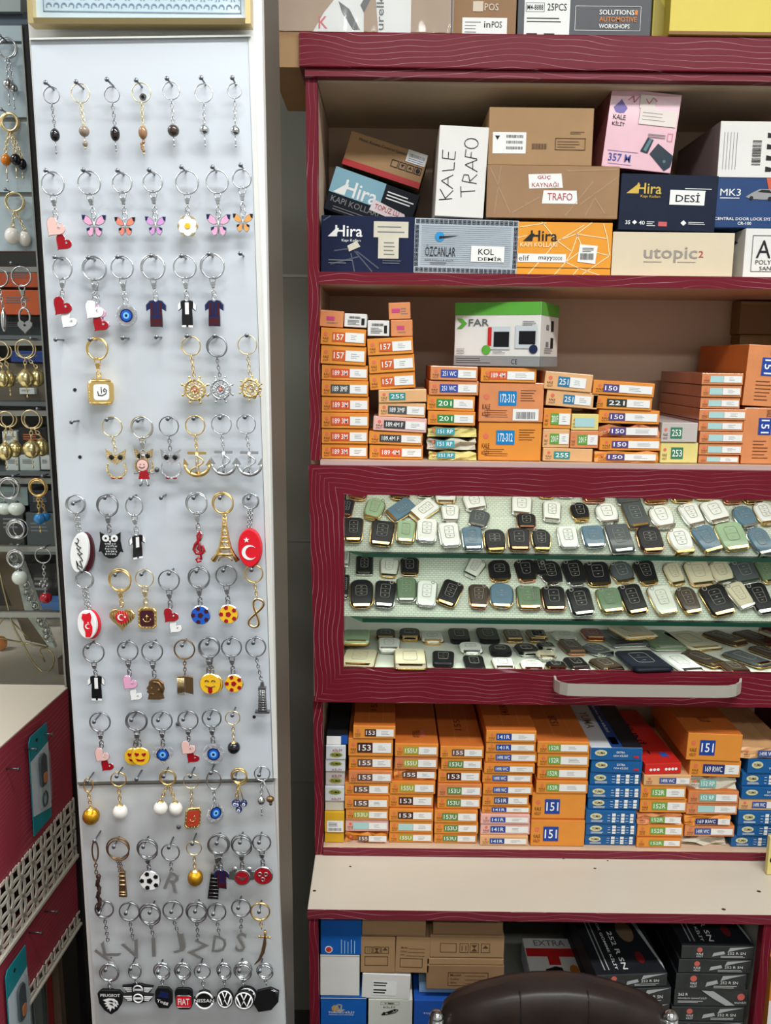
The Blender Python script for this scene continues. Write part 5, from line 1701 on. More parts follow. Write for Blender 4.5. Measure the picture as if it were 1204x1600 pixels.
# ---------------- base cabinet
YLB = 1.502
ZF = ZLF + .0005
BG = 'cartons in the base cabinet'


def lowbox(A, q, zb, mat, label, d=.3, op=None, Y=YLB):
    op = dict(op or {}); op.setdefault('mat', mat); op.setdefault('d', d); op['mat'] = mat
    return place(A, q, Y, zb, None, op, label, d, BG, 'carton')


# left column
c3 = lowbox(A4, (100, 770, 330, 1290), ZF, BLUE2, 'blue box with lock picture at lower left of the base cabinet')
c2 = lowbox(A4, (98, 562, 297, 764), ztop(c3), WHITECARD, 'plain white square box in the left column of the base cabinet')
c1 = lowbox(A4, (100, 382, 308, 556), ztop(c2), BLUE2, 'blue box with red round mark, top of the left column in the base cabinet')
f = Face(c3)
f.part('lock_picture', [M('lock_silver', (190, 190, 190), .3, .3), M('gold_lock', (190, 150, 80), .3)]).strokes([[(.3, .2), (.38, .12), (.46, .13), (.44, .2), (.36, .22)]], .02, 0).dsc(.32, .18, .05, 1).p([(.38, .18), (.54, .2), (.44, .24)], 0).done()
f.part('lettering', [WTXT]).t('TORUĞLU KİLİT', .17, .215, .74, .25, 0).t('TOYODA LUX OTO KİLİT', .17, .258, .74, .28, 0, 0, False).r(0, .02, 1, .03, 0).done()
f = Face(c1)
f.part('round_mark', [M('red_mark', (196, 60, 50), .4), PAPER]).dsc(.2, .84, .1, 1); f.lay = 1
f.dsc(.2, .84, .075, 0).done()
f.part('printed_lines', [M('pale_blue_print', (150, 190, 220), .5)])
for k in range(5):
    f.r(.5 + .08 * k, .55 + .03 * (k % 3), .52 + .08 * k, .95)
f.done()
f = Face(c2); f.part('lid_edge', [GREYCARD]).r(0, 0, 1, .02).done()
# second column
d3 = lowbox(A4, (340, 786, 562, 1290), ZF, M('ivory_carton', (206, 208, 196), .5), 'ivory box with black lock drawing, low in the second column of the base cabinet')
d2 = lowbox(A4, (310, 658, 555, 780), ztop(d3), WHITECARD, 'white box with small black print, on the ivory box in the base cabinet', op={'tilt': 2.5})
f = Face(d3)
f.part('drawing', [INK]).t("Y'MK", .36, .045, .6, .07, 0).t('KİLİT', .34, .10, .62, .13, 0)
f.frame(.28, .035, .7, .08, .003).strokes([[(.3, .23), (.45, .19), (.6, .15), (.68, .16), (.62, .2), (.45, .23), (.3, .24)]], .012).dsc(.36, .215, .02).dsc(.6, .17, .016).p([(.42, .2), (.55, .17), (.58, .19), (.46, .225)]).done()
f = Face(d2); f.part('printed_words', [PAPER, INK]).r(.22, .28, .72, .85).ln(.24, .3, .54, .5, 2, 1, .5, .2).ln(.24, .58, .54, .8, 2, 1, .5, .2).done()
k2 = lowbox(A4, (303, 470, 478, 654), ztop(d2) + .002, KRAFT, 'small kraft box with handling symbols, left of two in the base cabinet', .2)
k3 = lowbox(A4, (480, 486, 654, 668), None, KRAFT, 'small kraft box with ruled lines, right of two in the base cabinet', .2, {'tilt': 2})
k3.location.z = ztop(d2) + .003 + k3['h'] / 2
k1 = lowbox(A4, (310, 380, 634, 470), max(ztop(k2), ztop(k3)) + .001, KRAFT, 'flat kraft box on top of two small ones in the base cabinet', .2, {'tilt': 1.8})
KINK = M('kraft_print', (84, 60, 40), .6)
f = Face(k2); f.part('handling_marks', [KINK]).frame(.12, .26, .34, .45, .014).frame(.36, .26, .58, .45, .014).frame(.6, .26, .82, .45, .014).p([(.4, .3), (.54, .3), (.47, .38)]).p([(.4, .43), (.54, .43), (.47, .36)]).p([(.63, .36), (.79, .36), (.71, .28)]).r(.2, .3, .21, .42).r(.26, .3, .27, .42).frame(.12, .53, .8, .79, .014).done()
f = Face(k3); f.part('ruled_lines', [KINK]).t('Model:', .16, .26, .36, .31, 0).r(.38, .31, .85, .32).t('Color:', .14, .36, .34, .41, 0).r(.36, .41, .85, .42).t('Qty:', .14, .46, .28, .51, 0).r(.3, .51, .85, .52).frame(.14, .58, .8, .84, .014).done()
f = Face(k1); f.part('lid_seam', [KRAFT2]).r(0, .9, 1, .93).done()
# third column
e1_ = lowbox(A4, (570, 792, 800, 1290), ZF, M('cobalt_carton', (34, 84, 170), .4), 'blue box with light blue lid, behind the chair in the base cabinet')
f = Face(e1_); f.part('lettering', [WTXT]).t('TORUĞLU', .2, .18, .7, .21, 0).done()
e1b = lowbox(A4, (600, 700, 800, 790), ztop(e1_), M('pale_blue_carton', (140, 178, 206), .4), 'pale blue box between the cobalt box and the kraft carton, base cabinet', .28, None, YLB + .02)
k5 = lowbox(A4, (636, 632, 1030, 755), None, KRAFT2, 'wide kraft carton with ruled frame, just above the chair back, base cabinet', .26)
k5.location.z = ztop(e1b) + k5['h'] / 2 + .001
k4 = lowbox(A4, (655, 465, 1032, 578), None, KRAFT, 'wide kraft carton with handling symbols, upper one in the base cabinet', .24)
k4.location.z = ztop(k5) + .016 + k4['h'] / 2
k4b = lowbox(A4, (640, 584, 1030, 628), None, KRAFT, 'flat kraft lid between two wide kraft cartons in the base cabinet', .22)
k4b.scale.z = .012 / k4b['h']; k4b.location.z = ztop(k5) + .0075
k6 = lowbox(A4, (670, 392, 1026, 460), ztop(k4) + .0005, KRAFT2, 'open flap carton lying on top of the wide kraft carton, base cabinet', .22)
f = Face(k5); f.part('ruled_frame', [KINK]).frame(.28, .28, .8, .84, .02).t('Model:', .31, .34, .45, .43, 0).r(.5, .42, .76, .435).t('Color:', .31, .5, .43, .59, 0).r(.5, .58, .76, .595).t('Qty:', .31, .66, .4, .75, 0).r(.5, .74, .76, .755).done()
f = Face(k4); f.part('handling_marks', [KINK]).frame(.14, .34, .36, .76, .02).frame(.40, .34, .52, .76, .02).frame(.54, .34, .66, .76, .02).frame(.69, .34, .81, .76, .02).p([(.56, .42), (.64, .42), (.6, .55)]).p([(.56, .7), (.64, .7), (.6, .55)]).p([(.71, .56), (.79, .56), (.75, .42)]).r(.43, .44, .44, .68).r(.48, .44, .49, .68).done()
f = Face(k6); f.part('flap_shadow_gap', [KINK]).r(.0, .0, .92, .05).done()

# white and red box lying deep inside, its top face tilted towards the viewer
xa_, xb_ = P(818, 1466, 1.72).x, P(898, 1466, 1.72).x
ztw = P(858, 1466, 1.72).z
wb = carton('carton', (xa_ + xb_) / 2 - .004, 1.52, ztw - .025, xb_ - xa_, .05, .20, WHITECARD, .7, 0, 'white and red box with black product picture, lying behind the chair in the base cabinet', BG)
top_print(wb, [('r', .02, .17, .98, .3, 0), ('t', 'EXTRA', .2, .04, .8, .13, 3, 0), ('r', .4, .3, .62, .43, 0), ('p', [(.3, .5), (.5, .45), (.62, .47), (.78, 1), (.5, 1), (.36, .68)], 1), ('p', [(.84 + .09 * math.cos(k * .785), .5 + .08 * math.sin(k * .785)) for k in range(8)], 2), ('p', [(.16 + .07 * math.cos(k * .785), .66 + .07 * math.sin(k * .785)) for k in range(8)], 3)], [REDP, INK, M('orange_seal', (200, 120, 50), .4), GREYINK])
wbs = carton('carton', (xa_ + xb_) / 2 - .004, 1.53, (ZF + ztw - .0505) / 2, .095, ztw - .0508 - ZF, .16, BLACKCARD, .7, 0, 'black box hidden behind the chair under the white and red box', BG)
f = Face(wbs); f.part('printed_lines', [GREYINK]).ln(.1, .2, .9, .5, 3, 0).done()

# wrapped black lock boxes
SILV = M('lock_silver_print', (176, 178, 176), .3)
SALM = M('salmon_mark', (206, 104, 92), .5)


def black_front(o, alt=False):
    f = Face(o)
    f.part('brand_mark', [SALM, WTXT])
    if alt:
        f.dsc(.9, .42, .2, 0).t('KALE KİLİT', .82, .68, .98, .8, 1).done()
        f.part('printed_words', [WTXT]).t('262 R', .05, .2, .18, .36, 0).t('MONOBLOK GARANTİ KİLİT', .05, .44, .44, .56, 0, 0, False).ln(.05, .64, .42, .8, 2, 0, .3).done()
        f.part('lock_picture', [SILV]).p([(.36, .04), (.52, .08), (.68, .5), (.82, .9), (.7, .92), (.52, .5)]).done()
    else:
        f.dsc(.25, .3, .19, 0).t('KALE', .21, .52, .3, .66, 1).t('KİLİT', .21, .7, .3, .84, 1).done()
        f.part('printed_words', [WTXT]).t('252 R SN', .63, .44, .88, .62, 0, 0, False).ln(.54, .7, .88, .9, 2, 0, .25, .2).done()
        f.part('lock_picture', [SILV]).p([(.42, .78), (.44, .5), (.58, .36), (.6, .58)]).p([(.63, .42), (.66, .1), (.98, .02), (.8, .2)]).done()


def black_top(o):
    top_print(o, [('t', '252 R SN', .41, .5, .48, .95, 0, -90), ('t', 'MONOBLOK GÖMME KİLİT', .3, .1, .35, .95, 0, -90), ('r', .2, .1, .215, .95, 3), ('r', .14, .2, .155, .95, 3),
                  ('p', [(.68 + .12 * math.cos(k * .524), .5 + .14 * math.sin(k * .524)) for k in range(12)], 1), ('p', [(.72 + .06 * math.cos(k * .524), .82 + .07 * math.sin(k * .524)) for k in range(12)], 2), ('p', [(.8, .2), (.86, .1), (.995, .9), (.985, .97)], 3)],
              [WTXT, M('tan_lock_picture', (130, 104, 80), .4), M('dark_red_seal', (110, 30, 34), .4), SILV])


BKG = 'wrapped black lock boxes in the base cabinet'
YB1 = 1.497
bl = []
zb = ZF
qs = [((500, 1000, 700, 1100), 0), ((500, 900, 705, 998), 0), ((502, 815, 706, 898), 0), ((505, 732, 708, 812), 0), ((314, 662, 682, 728), 1)]
zlow = P(1020, 1575, YB1).z
names = ['third from top', 'second from top', 'topmost']
zz = [P(1000, 1320 + y / 3.254, YB1).z for y in (980, 898, 815, 730, 660)]
fill = carton('carton', P(985, 1560, YB1).x, YB1 + .03, (ZF + zz[0]) / 2, .12, zz[0] - ZF - .001, .25, BLACKCARD, .7, 0, 'big black box at the bottom of the black stack behind the chair', BKG)
f = Face(fill); f.part('printed_lines', [WTXT]).ln(.1, .1, .6, .2, 3, 0, .3).done()
for i, nm in enumerate(('fourth from top', 'third from top', 'second from top', 'topmost, its printed top visible,')):
    x0, x1 = ((314 if i == 3 else 330), (682 if i == 3 else 706))
    a, b = P(834 + x0 / 3.254, 1530, YB1), P(834 + x1 / 3.254, 1530, YB1)
    o = carton('lock_box', (a.x + b.x) / 2, YB1 + .002 * (i % 2), (zz[i] + zz[i + 1]) / 2, b.x - a.x, zz[i + 1] - zz[i] - .0008, .25, CHARCOAL, .0, 3, 'black wrapped lock box, %s in the stack right behind the chair' % nm, BKG, top=BLACKCARD)
    black_front(o)
    if i == 3:
        black_top(o)
qs = [(715, 1090, 900, 985), (715, 1090, 826, 895), (725, 1105, 738, 822), (725, 1085, 655, 733), (735, 1105, 585, 653), (745, 1115, 517, 583)]
zb2 = P(1110, 1320 + 985 / 3.254, YB1).z
fill2 = carton('carton', P(1112, 1600, YB1).x, YB1 + .02, (ZF + zb2) / 2, .125, zb2 - ZF - .001, .25, BLACKCARD, .7, 0, 'big black box at the bottom of the right black stack', BKG)
f = Face(fill2); f.part('printed_lines', [WTXT]).ln(.1, .1, .6, .2, 3, 0, .3).done()
zcur = zb2
nmz = ['sixth from top', 'fifth from top', 'fourth from top, with wide picture,', 'third from top', 'second from top', 'topmost, its printed top visible,']
for i, (x0, x1, y0, y1) in enumerate(qs):
    z1 = P(1115, 1320 + y0 / 3.254, YB1).z
    a, b = P(834 + x0 / 3.254, 1510, YB1), P(834 + x1 / 3.254, 1510, YB1)
    o = carton('lock_box', (a.x + b.x) / 2, YB1 + .001 * (i % 3), (zcur + z1) / 2, b.x - a.x, z1 - zcur - .0008, .25, CHARCOAL, .7, 0, 'black wrapped lock box, %s in the rightmost black stack' % nmz[i], BKG, top=BLACKCARD)
    black_front(o, i == 2)
    if i == 5:
        black_top(o)
    zcur = z1
# orange box standing beyond the right end of the base cabinet
a = P(1199, 1540, 1.50)
ob = carton('carton', a.x + .06, 1.50, P(1200, 1500, 1.5).z - .15, .11, .30, .2, ORANGE, .7, 0, 'orange box standing outside the base cabinet, at the right edge')
f = Face(ob); f.part('paper_label', [PAPER]).r(.0, .28, .6, .8).done()
mb = MB(); mb.box(a.x + .004, a.x + .5, 1.45, 1.8, 0, ob.location.z - .15)
tag(mb.build('storage_plinth', PALE_IN), 'pale plinth beside the base cabinet, under the orange box', 'plinth')
yb = place((0, 0, 1), (1201, 1309, 1290, 1346), 1.60, ZDESK + .0005, None, {'mat': YELLOWISH, 'd': .012}, 'pale yellow box on the desk top at the right edge of the picture', name='carton', group=None)
f = Face(yb); f.part('black_mark', [INK]).dsc(.1, .6, .1).done()
# ------------------------------------------------------------------ office chair
YCH = 1.27
LEATHER = M('worn_dark_leather', (40, 31, 28), 0.38, noise=0.25, nscale=26, bump=0.25)
SEAMC = M('leather_seam', (26, 24, 28), 0.5)
ccx = P(870, 1560, YCH)
chair = empty('office_chair', (ccx.x, YCH, 0))
tag(chair, 'dark brown leather office chair with chrome arm ends, in front of the base cabinet', 'office chair')
top_px = [(684, 1600), (686, 1584), (692, 1566), (705, 1554), (745, 1540), (790, 1529), (835, 1524), (880, 1523), (920, 1527), (960, 1536), (1000, 1549), (1030, 1562), (1042, 1574), (1046, 1588), (1048, 1605)]
pts = [P(x, y, YCH) for x, y in top_px]
prof = [(p.x - ccx.x, p.z) for p in pts]
zlow_ = 0.50
outline = [(prof[0][0] + .015, zlow_)] + prof + [(prof[-1][0] - .015, zlow_)]
n = len(outline)
cx0 = sum(p[0] for p in outline) / n; cz0 = .62
layers = [(1.0 - .0, .0), (.985, -.012), (.95, -.022), (.88, -.030), (.6, -.036), (.2, -.038)]
mb = MB()
vs, fs = [], []
for k, (s, y) in enumerate(layers):
    for x, z in outline:
        vs.append((cx0 + (x - cx0) * s, y, cz0 + (z - cz0) * s))
for k in range(len(layers) - 1):
    for i in range(n):
        j = (i + 1) % n
        fs.append((k * n + i, k * n + j, (k + 1) * n + j, (k + 1) * n + i))
fs.append(tuple((len(layers) - 1) * n + i for i in range(n)))
o0 = len(vs)
for k, (s, y) in enumerate([(1.0, .0), (.985, .016), (.93, .028), (.8, .034), (.3, .036)]):
    for x, z in outline:
        vs.append((cx0 + (x - cx0) * s, y, cz0 + (z - cz0) * s))
for k in range(4):
    for i in range(n):
        j = (i + 1) % n
        fs.append((o0 + k * n + j, o0 + k * n + i, o0 + (k + 1) * n + i, o0 + (k + 1) * n + j))
fs.append(tuple(o0 + 4 * n + n - 1 - i for i in range(n)))
mb.add(vs, fs, 0, None, True)
mb.build('backrest', LEATHER, chair)
mb = MB()
for px in (808, 912):
    xs = P(px, 1560, YCH).x - ccx.x
    zs = P(px, 1526, YCH).z
    mb.tube([(xs, -.02, zs - .001), (xs, -.031, zs - .012), (xs * .99, -.0365, zs - .04), (xs * .97, -.0375, zlow_ + .04)], .0012, 0, None, 6)
mb.build('back_seam', SEAMC, chair)
chair.location.z = -.008
for px, sg in ((682, -1), (1047, 1)):
    xa = P(px, 1590, YCH - .02).x - ccx.x
    za = P(px, 1577, YCH - .02).z
    mb = MB()
    mb.tube([(xa, -.02, za - .006), (xa + sg * .001, -.022, za - .03), (xa + sg * .004, -.026, za - .06), (xa + sg * .008, -.05, za - .14), (xa + sg * .008, -.2, za - .16), (xa + sg * .005, -.22, .47)], .0118, 0, None, 16)
    mb.ball((xa, -.02, za - .006), .0118, .0118, .0118, 0, None, 14, 9)
    a_ = mb.build('arm_frame', CHROME, chair)
    mb = MB(); mb.box(xa + sg * .008 - .02, xa + sg * .008 + .02, -.21, -.05, za - .15, za - .13); mb.build('arm_pad', LEATHER, a_, .006)
mb = MB(); mb.box(-.2, .2, -.44, -.02, .42, .5); mb.build('seat', LEATHER, chair, .03)
mb = MB(); mb.tube([(0, -.22, .42), (0, -.22, .08)], .025, 0, None, 12); mb.build('gas_column', CHROME, chair)
for k in range(5):
    an = k * 1.2566 + .3
    mb = MB(); mb.tube([(0, -.22, .09), (.13 * math.cos(an), -.22 + .13 * math.sin(an), .075), (.25 * math.cos(an), -.22 + .25 * math.sin(an), .055)], [.02, .016, .012], 0, None, 8)
    lg = mb.build('base_leg', CHROME, chair)
    mb = MB(); mb.ball((.25 * math.cos(an), -.22 + .25 * math.sin(an), .025), .022, .022, .025, 0); mb.build('caster', BLACKCARD, lg)
# ------------------------------------------------------------------ car key covers in the glazed drawer
KC = {'black': (18, 18, 20), 'white': (226, 228, 222), 'green': (146, 172, 136), 'sage': (98, 122, 92), 'blue': (86, 116, 134), 'grey': (74, 80, 82), 'red': (110, 26, 32),
      'brown': (66, 54, 44), 'beige': (196, 188, 160), 'clear': (206, 208, 196), 'navy': (22, 26, 38)}
TRIM = {'gold': M('gold_trim', (212, 176, 112), .2, 1.0), 'silver': M('silver_trim', (206, 206, 200), .18, 1.0), 'rose': M('rose_gold_trim', (206, 150, 112), .2, 1.0), 'matte': None}
LINEM = {'d': M('key_line_light', (150, 148, 140), .4), 'l': M('key_line_grey', (150, 150, 144), .4)}
BTN = 'car key covers shown in the glazed drawer'
_kmesh = {}


def key_cover(tier, px, py, w, h, colr, trim, shape, tilt, label, lift=0.0, kf=1.0):
    base, nrm, ang = TIERS[tier]
    wpos = PPL(px, py, base + nrm * (.006 + lift), nrm)
    kpx = (wpos - CAM).length / F_PX
    W = w * kpx
    if tier < 2:
        H = max(h * kpx / 0.80 - .006, W * .8)
        th = .0115
    else:
        H = max((h * kpx - .010) / 0.34, W * .75)
        H = min(H, W * 1.9)
        th = .012 if shape != 'card' else .009
    root = empty('key_cover', wpos, (0, 0, 0))
    tag(root, label, 'key cover', BTN)
    root.matrix_world = Matrix.Translation(wpos) @ Matrix.Rotation(ang, 4, 'X') @ Matrix.Rotation(math.radians(tilt), 4, 'Y')
    dark = colr in ('black', 'brown', 'grey', 'red', 'navy', 'blue', 'sage', 'green')
    key = (round(W, 4), round(H, 4), shape)
    r = {'rect': .22, 'oval': .46, 'card': .12, 'round': .36, 'shield': .28, 'edge': .10}[shape] * min(W, H)
    tp = {'rect': .08, 'oval': .16, 'card': 0.0, 'round': .0, 'shield': .22, 'edge': .16}[shape]
    out = rrect(W, H, r, 5, tp)
    mb = MB(); mb.prism(out, -th / 2, th / 2 - .001, 0, None, bev=.0028)
    sm = M('key_' + colr, KC[colr], .4 if trim != 'matte' else .6, spec=.2, coat=0.0 if trim == 'matte' or colr in ('black', 'navy') else .15)
    shell = mb.build('shell', sm, root)
    if trim != 'matte':
        mb = MB()
        rim = rrect(W * 1.015, H * 1.012, r, 5, tp)
        mb.tube([(x, 0.0005, z) for x, z in rim], .0016, 0, None, 6, True)
        # metal foot of the cover
        zb = -H / 2
        foot = [(-W * .36, zb + H * .10), (W * .36, zb + H * .10), (W * .40, zb + H * .19), (-W * .40, zb + H * .19)]
        mb.prism([(x, z - H * .08) for x, z in foot], -th / 2 - .0008, th / 2, 0, None, bev=.001)
        mb.build('metal_trim', TRIM[trim], root)
    mb = MB()
    y = -th / 2 - .0006
    lm = LINEM['d' if dark else 'l']
    bw, bh = W * .46, H * .5
    if shape == 'round':
        bw, bh = W * .5, H * .36
    fr_ = rrect(bw, bh, bw * .22, 3, tp)
    zc_ = H * .08
    mb.tube([(x, y, z + zc_) for x, z in fr_], .0004, 0, None, 4, True)
    nb = 2 if h < w * 1.1 else 3
    for k in range(1, nb):
        z = zc_ - bh / 2 + bh * k / nb
        mb.rect(-bw / 2 * .9, z - .0003, bw / 2 * .9, z + .0003, y, 0)
    for k in range(nb):
        z = zc_ - bh / 2 + bh * (k + .5) / nb
        mb.rect(-bw * .1, z - .0008, bw * .1, z + .0008, y, 0)
    mb.build('button_outlines', lm, root)
    if shape in ('oval', 'shield') or (shape == 'rect' and tier == 1):
        mb = MB(); mb.ring(-W * .28 if tilt <= 0 else W * .28, H * .42, W * .08, .0008, -th / 2 - .0003, 0, None, 12, 5)
        mb.build('key_ring_hole', lm, root)
    return root


def krow(tier, where, items):
    items = sorted(items, key=lambda t: t[0])
    n = len(items)
    for i, (x, y, w, h, c, tr, sh, ti, *rest) in enumerate(items):
        cn = {'clear': 'translucent', 'sage': 'dark green', 'green': 'light green', 'grey': 'dark grey', 'red': 'dark red'}.get(c, c)
        tn = {'matte': 'matte %s rubber key cover' % cn}.get(tr, '%s key cover with %s trim' % (cn, {'rose': 'copper'}.get(tr, tr)))
        pos = 'leftmost' if i == 0 else 'rightmost' if i == n - 1 else (ORD[i + 1] + ' from left' if i + 1 <= n / 2 + .5 else ORD[n - i] + ' from right')
        key_cover(tier, x, y, w, h, c, tr, sh, ti, '%s, %s in %s' % (tn, pos, where), *rest)


K = 3.254
qa = lambda L: [(480 + t[0] / K, 740 + t[1] / K, t[2] / K, t[3] / K) + t[4:] for t in L]
qb = lambda L: [(834 + t[0] / K, 740 + t[1] / K, t[2] / K, t[3] / K) + t[4:] for t in L]
krow(0, 'half-hidden row, top glass shelf', qa([(255, 105, 90, 70, 'red', 'gold', 'round', 8), (470, 100, 95, 75, 'black', 'gold', 'round', 0), (600, 90, 85, 75, 'black', 'silver', 'rect', 0), (702, 118, 100, 75, 'white', 'gold', 'round', 0), (850, 148, 110, 90, 'white', 'silver', 'rect', -12)])
     + qb([(62, 92, 85, 75, 'black', 'gold', 'round', 0), (160, 95, 80, 65, 'black', 'silver', 'rect', 0), (300, 110, 110, 85, 'red', 'rose', 'rect', 0), (475, 118, 110, 80, 'grey', 'silver', 'card', -8), (612, 110, 120, 85, 'red', 'gold', 'rect', -6), (745, 108, 105, 85, 'black', 'gold', 'round', 0), (870, 92, 120, 85, 'beige', 'gold', 'rect', 0), (1000, 112, 95, 85, 'red', 'rose', 'rect', -6), (1102, 110, 95, 85, 'black', 'gold', 'rect', -8), (1192, 100, 60, 70, 'green', 'gold', 'rect', 0)]))
krow(0, 'middle row, top glass shelf', qa([(200, 178, 62, 95, 'navy', 'rose', 'rect', 8), (340, 182, 98, 118, 'green', 'gold', 'oval', 16), (475, 186, 95, 130, 'blue', 'gold', 'rect', 50), (592, 188, 92, 130, 'white', 'gold', 'rect', 48), (726, 205, 95, 98, 'white', 'silver', 'shield', 0), (872, 232, 95, 92, 'grey', 'silver', 'rect', 14), (1088, 165, 100, 105, 'white', 'silver', 'rect', 6), (1112, 244, 92, 82, 'black', 'rose', 'rect', 0, .004)])
     + qb([(90, 195, 88, 108, 'white', 'silver', 'rect', 6), (233, 197, 92, 100, 'black', 'gold', 'oval', -6), (370, 205, 115, 108, 'white', 'silver', 'oval', -8), (515, 212, 105, 130, 'grey', 'gold', 'card', -10), (648, 222, 118, 120, 'white', 'silver', 'oval', -12), (800, 212, 105, 118, 'white', 'silver', 'shield', -16), (918, 195, 115, 108, 'white', 'silver', 'rect', -16), (1070, 222, 105, 110, 'blue', 'silver', 'oval', -14), (1170, 205, 90, 110, 'white', 'gold', 'oval', -10)]))
krow(0, 'front row, top glass shelf', qa([(235, 287, 92, 128, 'black', 'gold', 'rect', 0), (380, 305, 118, 132, 'black', 'gold', 'rect', 6), (500, 297, 92, 118, 'green', 'gold', 'rect', 4), (606, 292, 102, 124, 'white', 'silver', 'rect', 4), (722, 314, 102, 128, 'white', 'silver', 'rect', -6), (838, 332, 100, 122, 'blue', 'silver', 'rect', -3), (952, 342, 102, 118, 'black', 'gold', 'round', -3), (1075, 336, 108, 118, 'black', 'rose', 'rect', 0), (1188, 340, 96, 115, 'black', 'gold', 'oval', 0)])
     + qb([(172, 326, 98, 115, 'white', 'silver', 'rect', -4), (300, 322, 108, 115, 'blue', 'silver', 'rect', -5), (434, 332, 115, 145, 'grey', 'silver', 'card', -8), (588, 336, 116, 130, 'black', 'rose', 'round', -5), (745, 345, 118, 130, 'white', 'gold', 'oval', -8), (876, 335, 118, 132, 'blue', 'gold', 'shield', -18), (1005, 322, 135, 135, 'green', 'gold', 'rect', -10), (1150, 345, 105, 132, 'blue', 'silver', 'oval', -14)]))
krow(1, 'back row, lower glass shelf', qa([(192, 432, 40, 90, 'white', 'silver', 'rect', 0), (290, 468, 80, 98, 'black', 'silver', 'card', 0), (415, 480, 98, 100, 'clear', 'gold', 'shield', 4), (520, 474, 88, 95, 'black', 'gold', 'rect', 0), (848, 482, 86, 105, 'clear', 'silver', 'shield', 30), (976, 496, 102, 112, 'black', 'gold', 'round', -4), (1110, 496, 104, 112, 'black', 'rose', 'shield', -6)])
     + qb([(38, 480, 70, 100, 'black', 'silver', 'oval', -8), (86, 506, 108, 122, 'black', 'silver', 'oval', -10), (204, 506, 110, 126, 'black', 'silver', 'shield', -8), (322, 512, 118, 120, 'black', 'gold', 'rect', -4), (446, 502, 115, 108, 'grey', 'gold', 'oval', -12), (568, 505, 105, 118, 'black', 'gold', 'shield', -10), (710, 512, 88, 112, 'beige', 'gold', 'oval', -12), (836, 510, 122, 118, 'beige', 'gold', 'rect', -8), (950, 502, 110, 112, 'beige', 'silver', 'oval', -14), (1070, 502, 118, 108, 'grey', 'silver', 'rect', -12), (1182, 500, 80, 108, 'sage', 'gold', 'rect', -12)]))
krow(1, 'front row, lower glass shelf', qa([(192, 575, 36, 120, 'black', 'silver', 'rect', 0), (275, 612, 112, 142, 'black', 'gold', 'round', -2), (395, 614, 102, 134, 'black', 'silver', 'rect', 4), (503, 592, 96, 122, 'sage', 'silver', 'rect', 0), (606, 612, 98, 130, 'white', 'silver', 'rect', 5), (724, 610, 100, 130, 'black', 'gold', 'rect', 22), (870, 626, 100, 120, 'brown', 'rose', 'shield', 3), (986, 622, 112, 122, 'blue', 'gold', 'round', 3), (1120, 632, 108, 118, 'sage', 'rose', 'rect', 0)])
     + qb([(6, 632, 52, 112, 'sage', 'rose', 'rect', 0), (100, 636, 112, 120, 'black', 'rose', 'rect', -2), (236, 652, 118, 136, 'black', 'silver', 'rect', -8), (385, 646, 118, 120, 'sage', 'gold', 'rect', -8), (502, 640, 112, 142, 'black', 'gold', 'rect', -12), (652, 645, 112, 138, 'clear', 'gold', 'rect', -12), (783, 646, 100, 130, 'brown', 'gold', 'oval', -12), (930, 645, 128, 142, 'black', 'gold', 'rect', -16), (1045, 622, 100, 125, 'beige', 'silver', 'shield', -22), (1148, 636, 106, 140, 'black', 'silver', 'shield', -12)]))
krow(2, 'back row, drawer bottom', qa([(398, 822, 95, 74, 'black', 'gold', 'round', 0), (520, 820, 102, 76, 'black', 'gold', 'round', 0), (635, 838, 106, 74, 'white', 'gold', 'round', 0), (772, 828, 104, 92, 'black', 'matte', 'rect', 0), (918, 826, 108, 95, 'black', 'matte', 'rect', 0), (1045, 828, 90, 80, 'brown', 'gold', 'rect', 0), (1160, 828, 86, 76, 'brown', 'gold', 'rect', 0)])
     + qb([(25, 824, 72, 66, 'brown', 'gold', 'rect', 0), (155, 832, 104, 72, 'clear', 'silver', 'round', 0), (298, 822, 98, 74, 'red', 'gold', 'rect', 0), (970, 840, 100, 104, 'brown', 'gold', 'edge', -30), (1128, 840, 105, 94, 'brown', 'gold', 'edge', -25), (1196, 822, 50, 70, 'beige', 'gold', 'rect', -20)]))
krow(2, 'second row, drawer bottom', qa([(415, 874, 108, 84, 'white', 'silver', 'rect', 0, .004), (830, 892, 108, 76, 'white', 'silver', 'round', 0), (980, 902, 108, 72, 'black', 'matte', 'round', 0), (1115, 900, 104, 76, 'black', 'silver', 'round', -8)])
     + qb([(60, 882, 90, 58, 'black', 'silver', 'oval', -8, .002), (60, 925, 92, 58, 'beige', 'silver', 'round', 0, .003), (192, 886, 98, 86, 'brown', 'rose', 'rect', -6), (320, 900, 112, 78, 'grey', 'silver', 'oval', -25), (440, 838, 180, 105, 'grey', 'silver', 'card', -10), (500, 806, 172, 88, 'beige', 'gold', 'card', -14, .018), (640, 848, 160, 118, 'sage', 'silver', 'card', -6), (800, 852, 165, 110, 'beige', 'gold', 'card', -16)]))
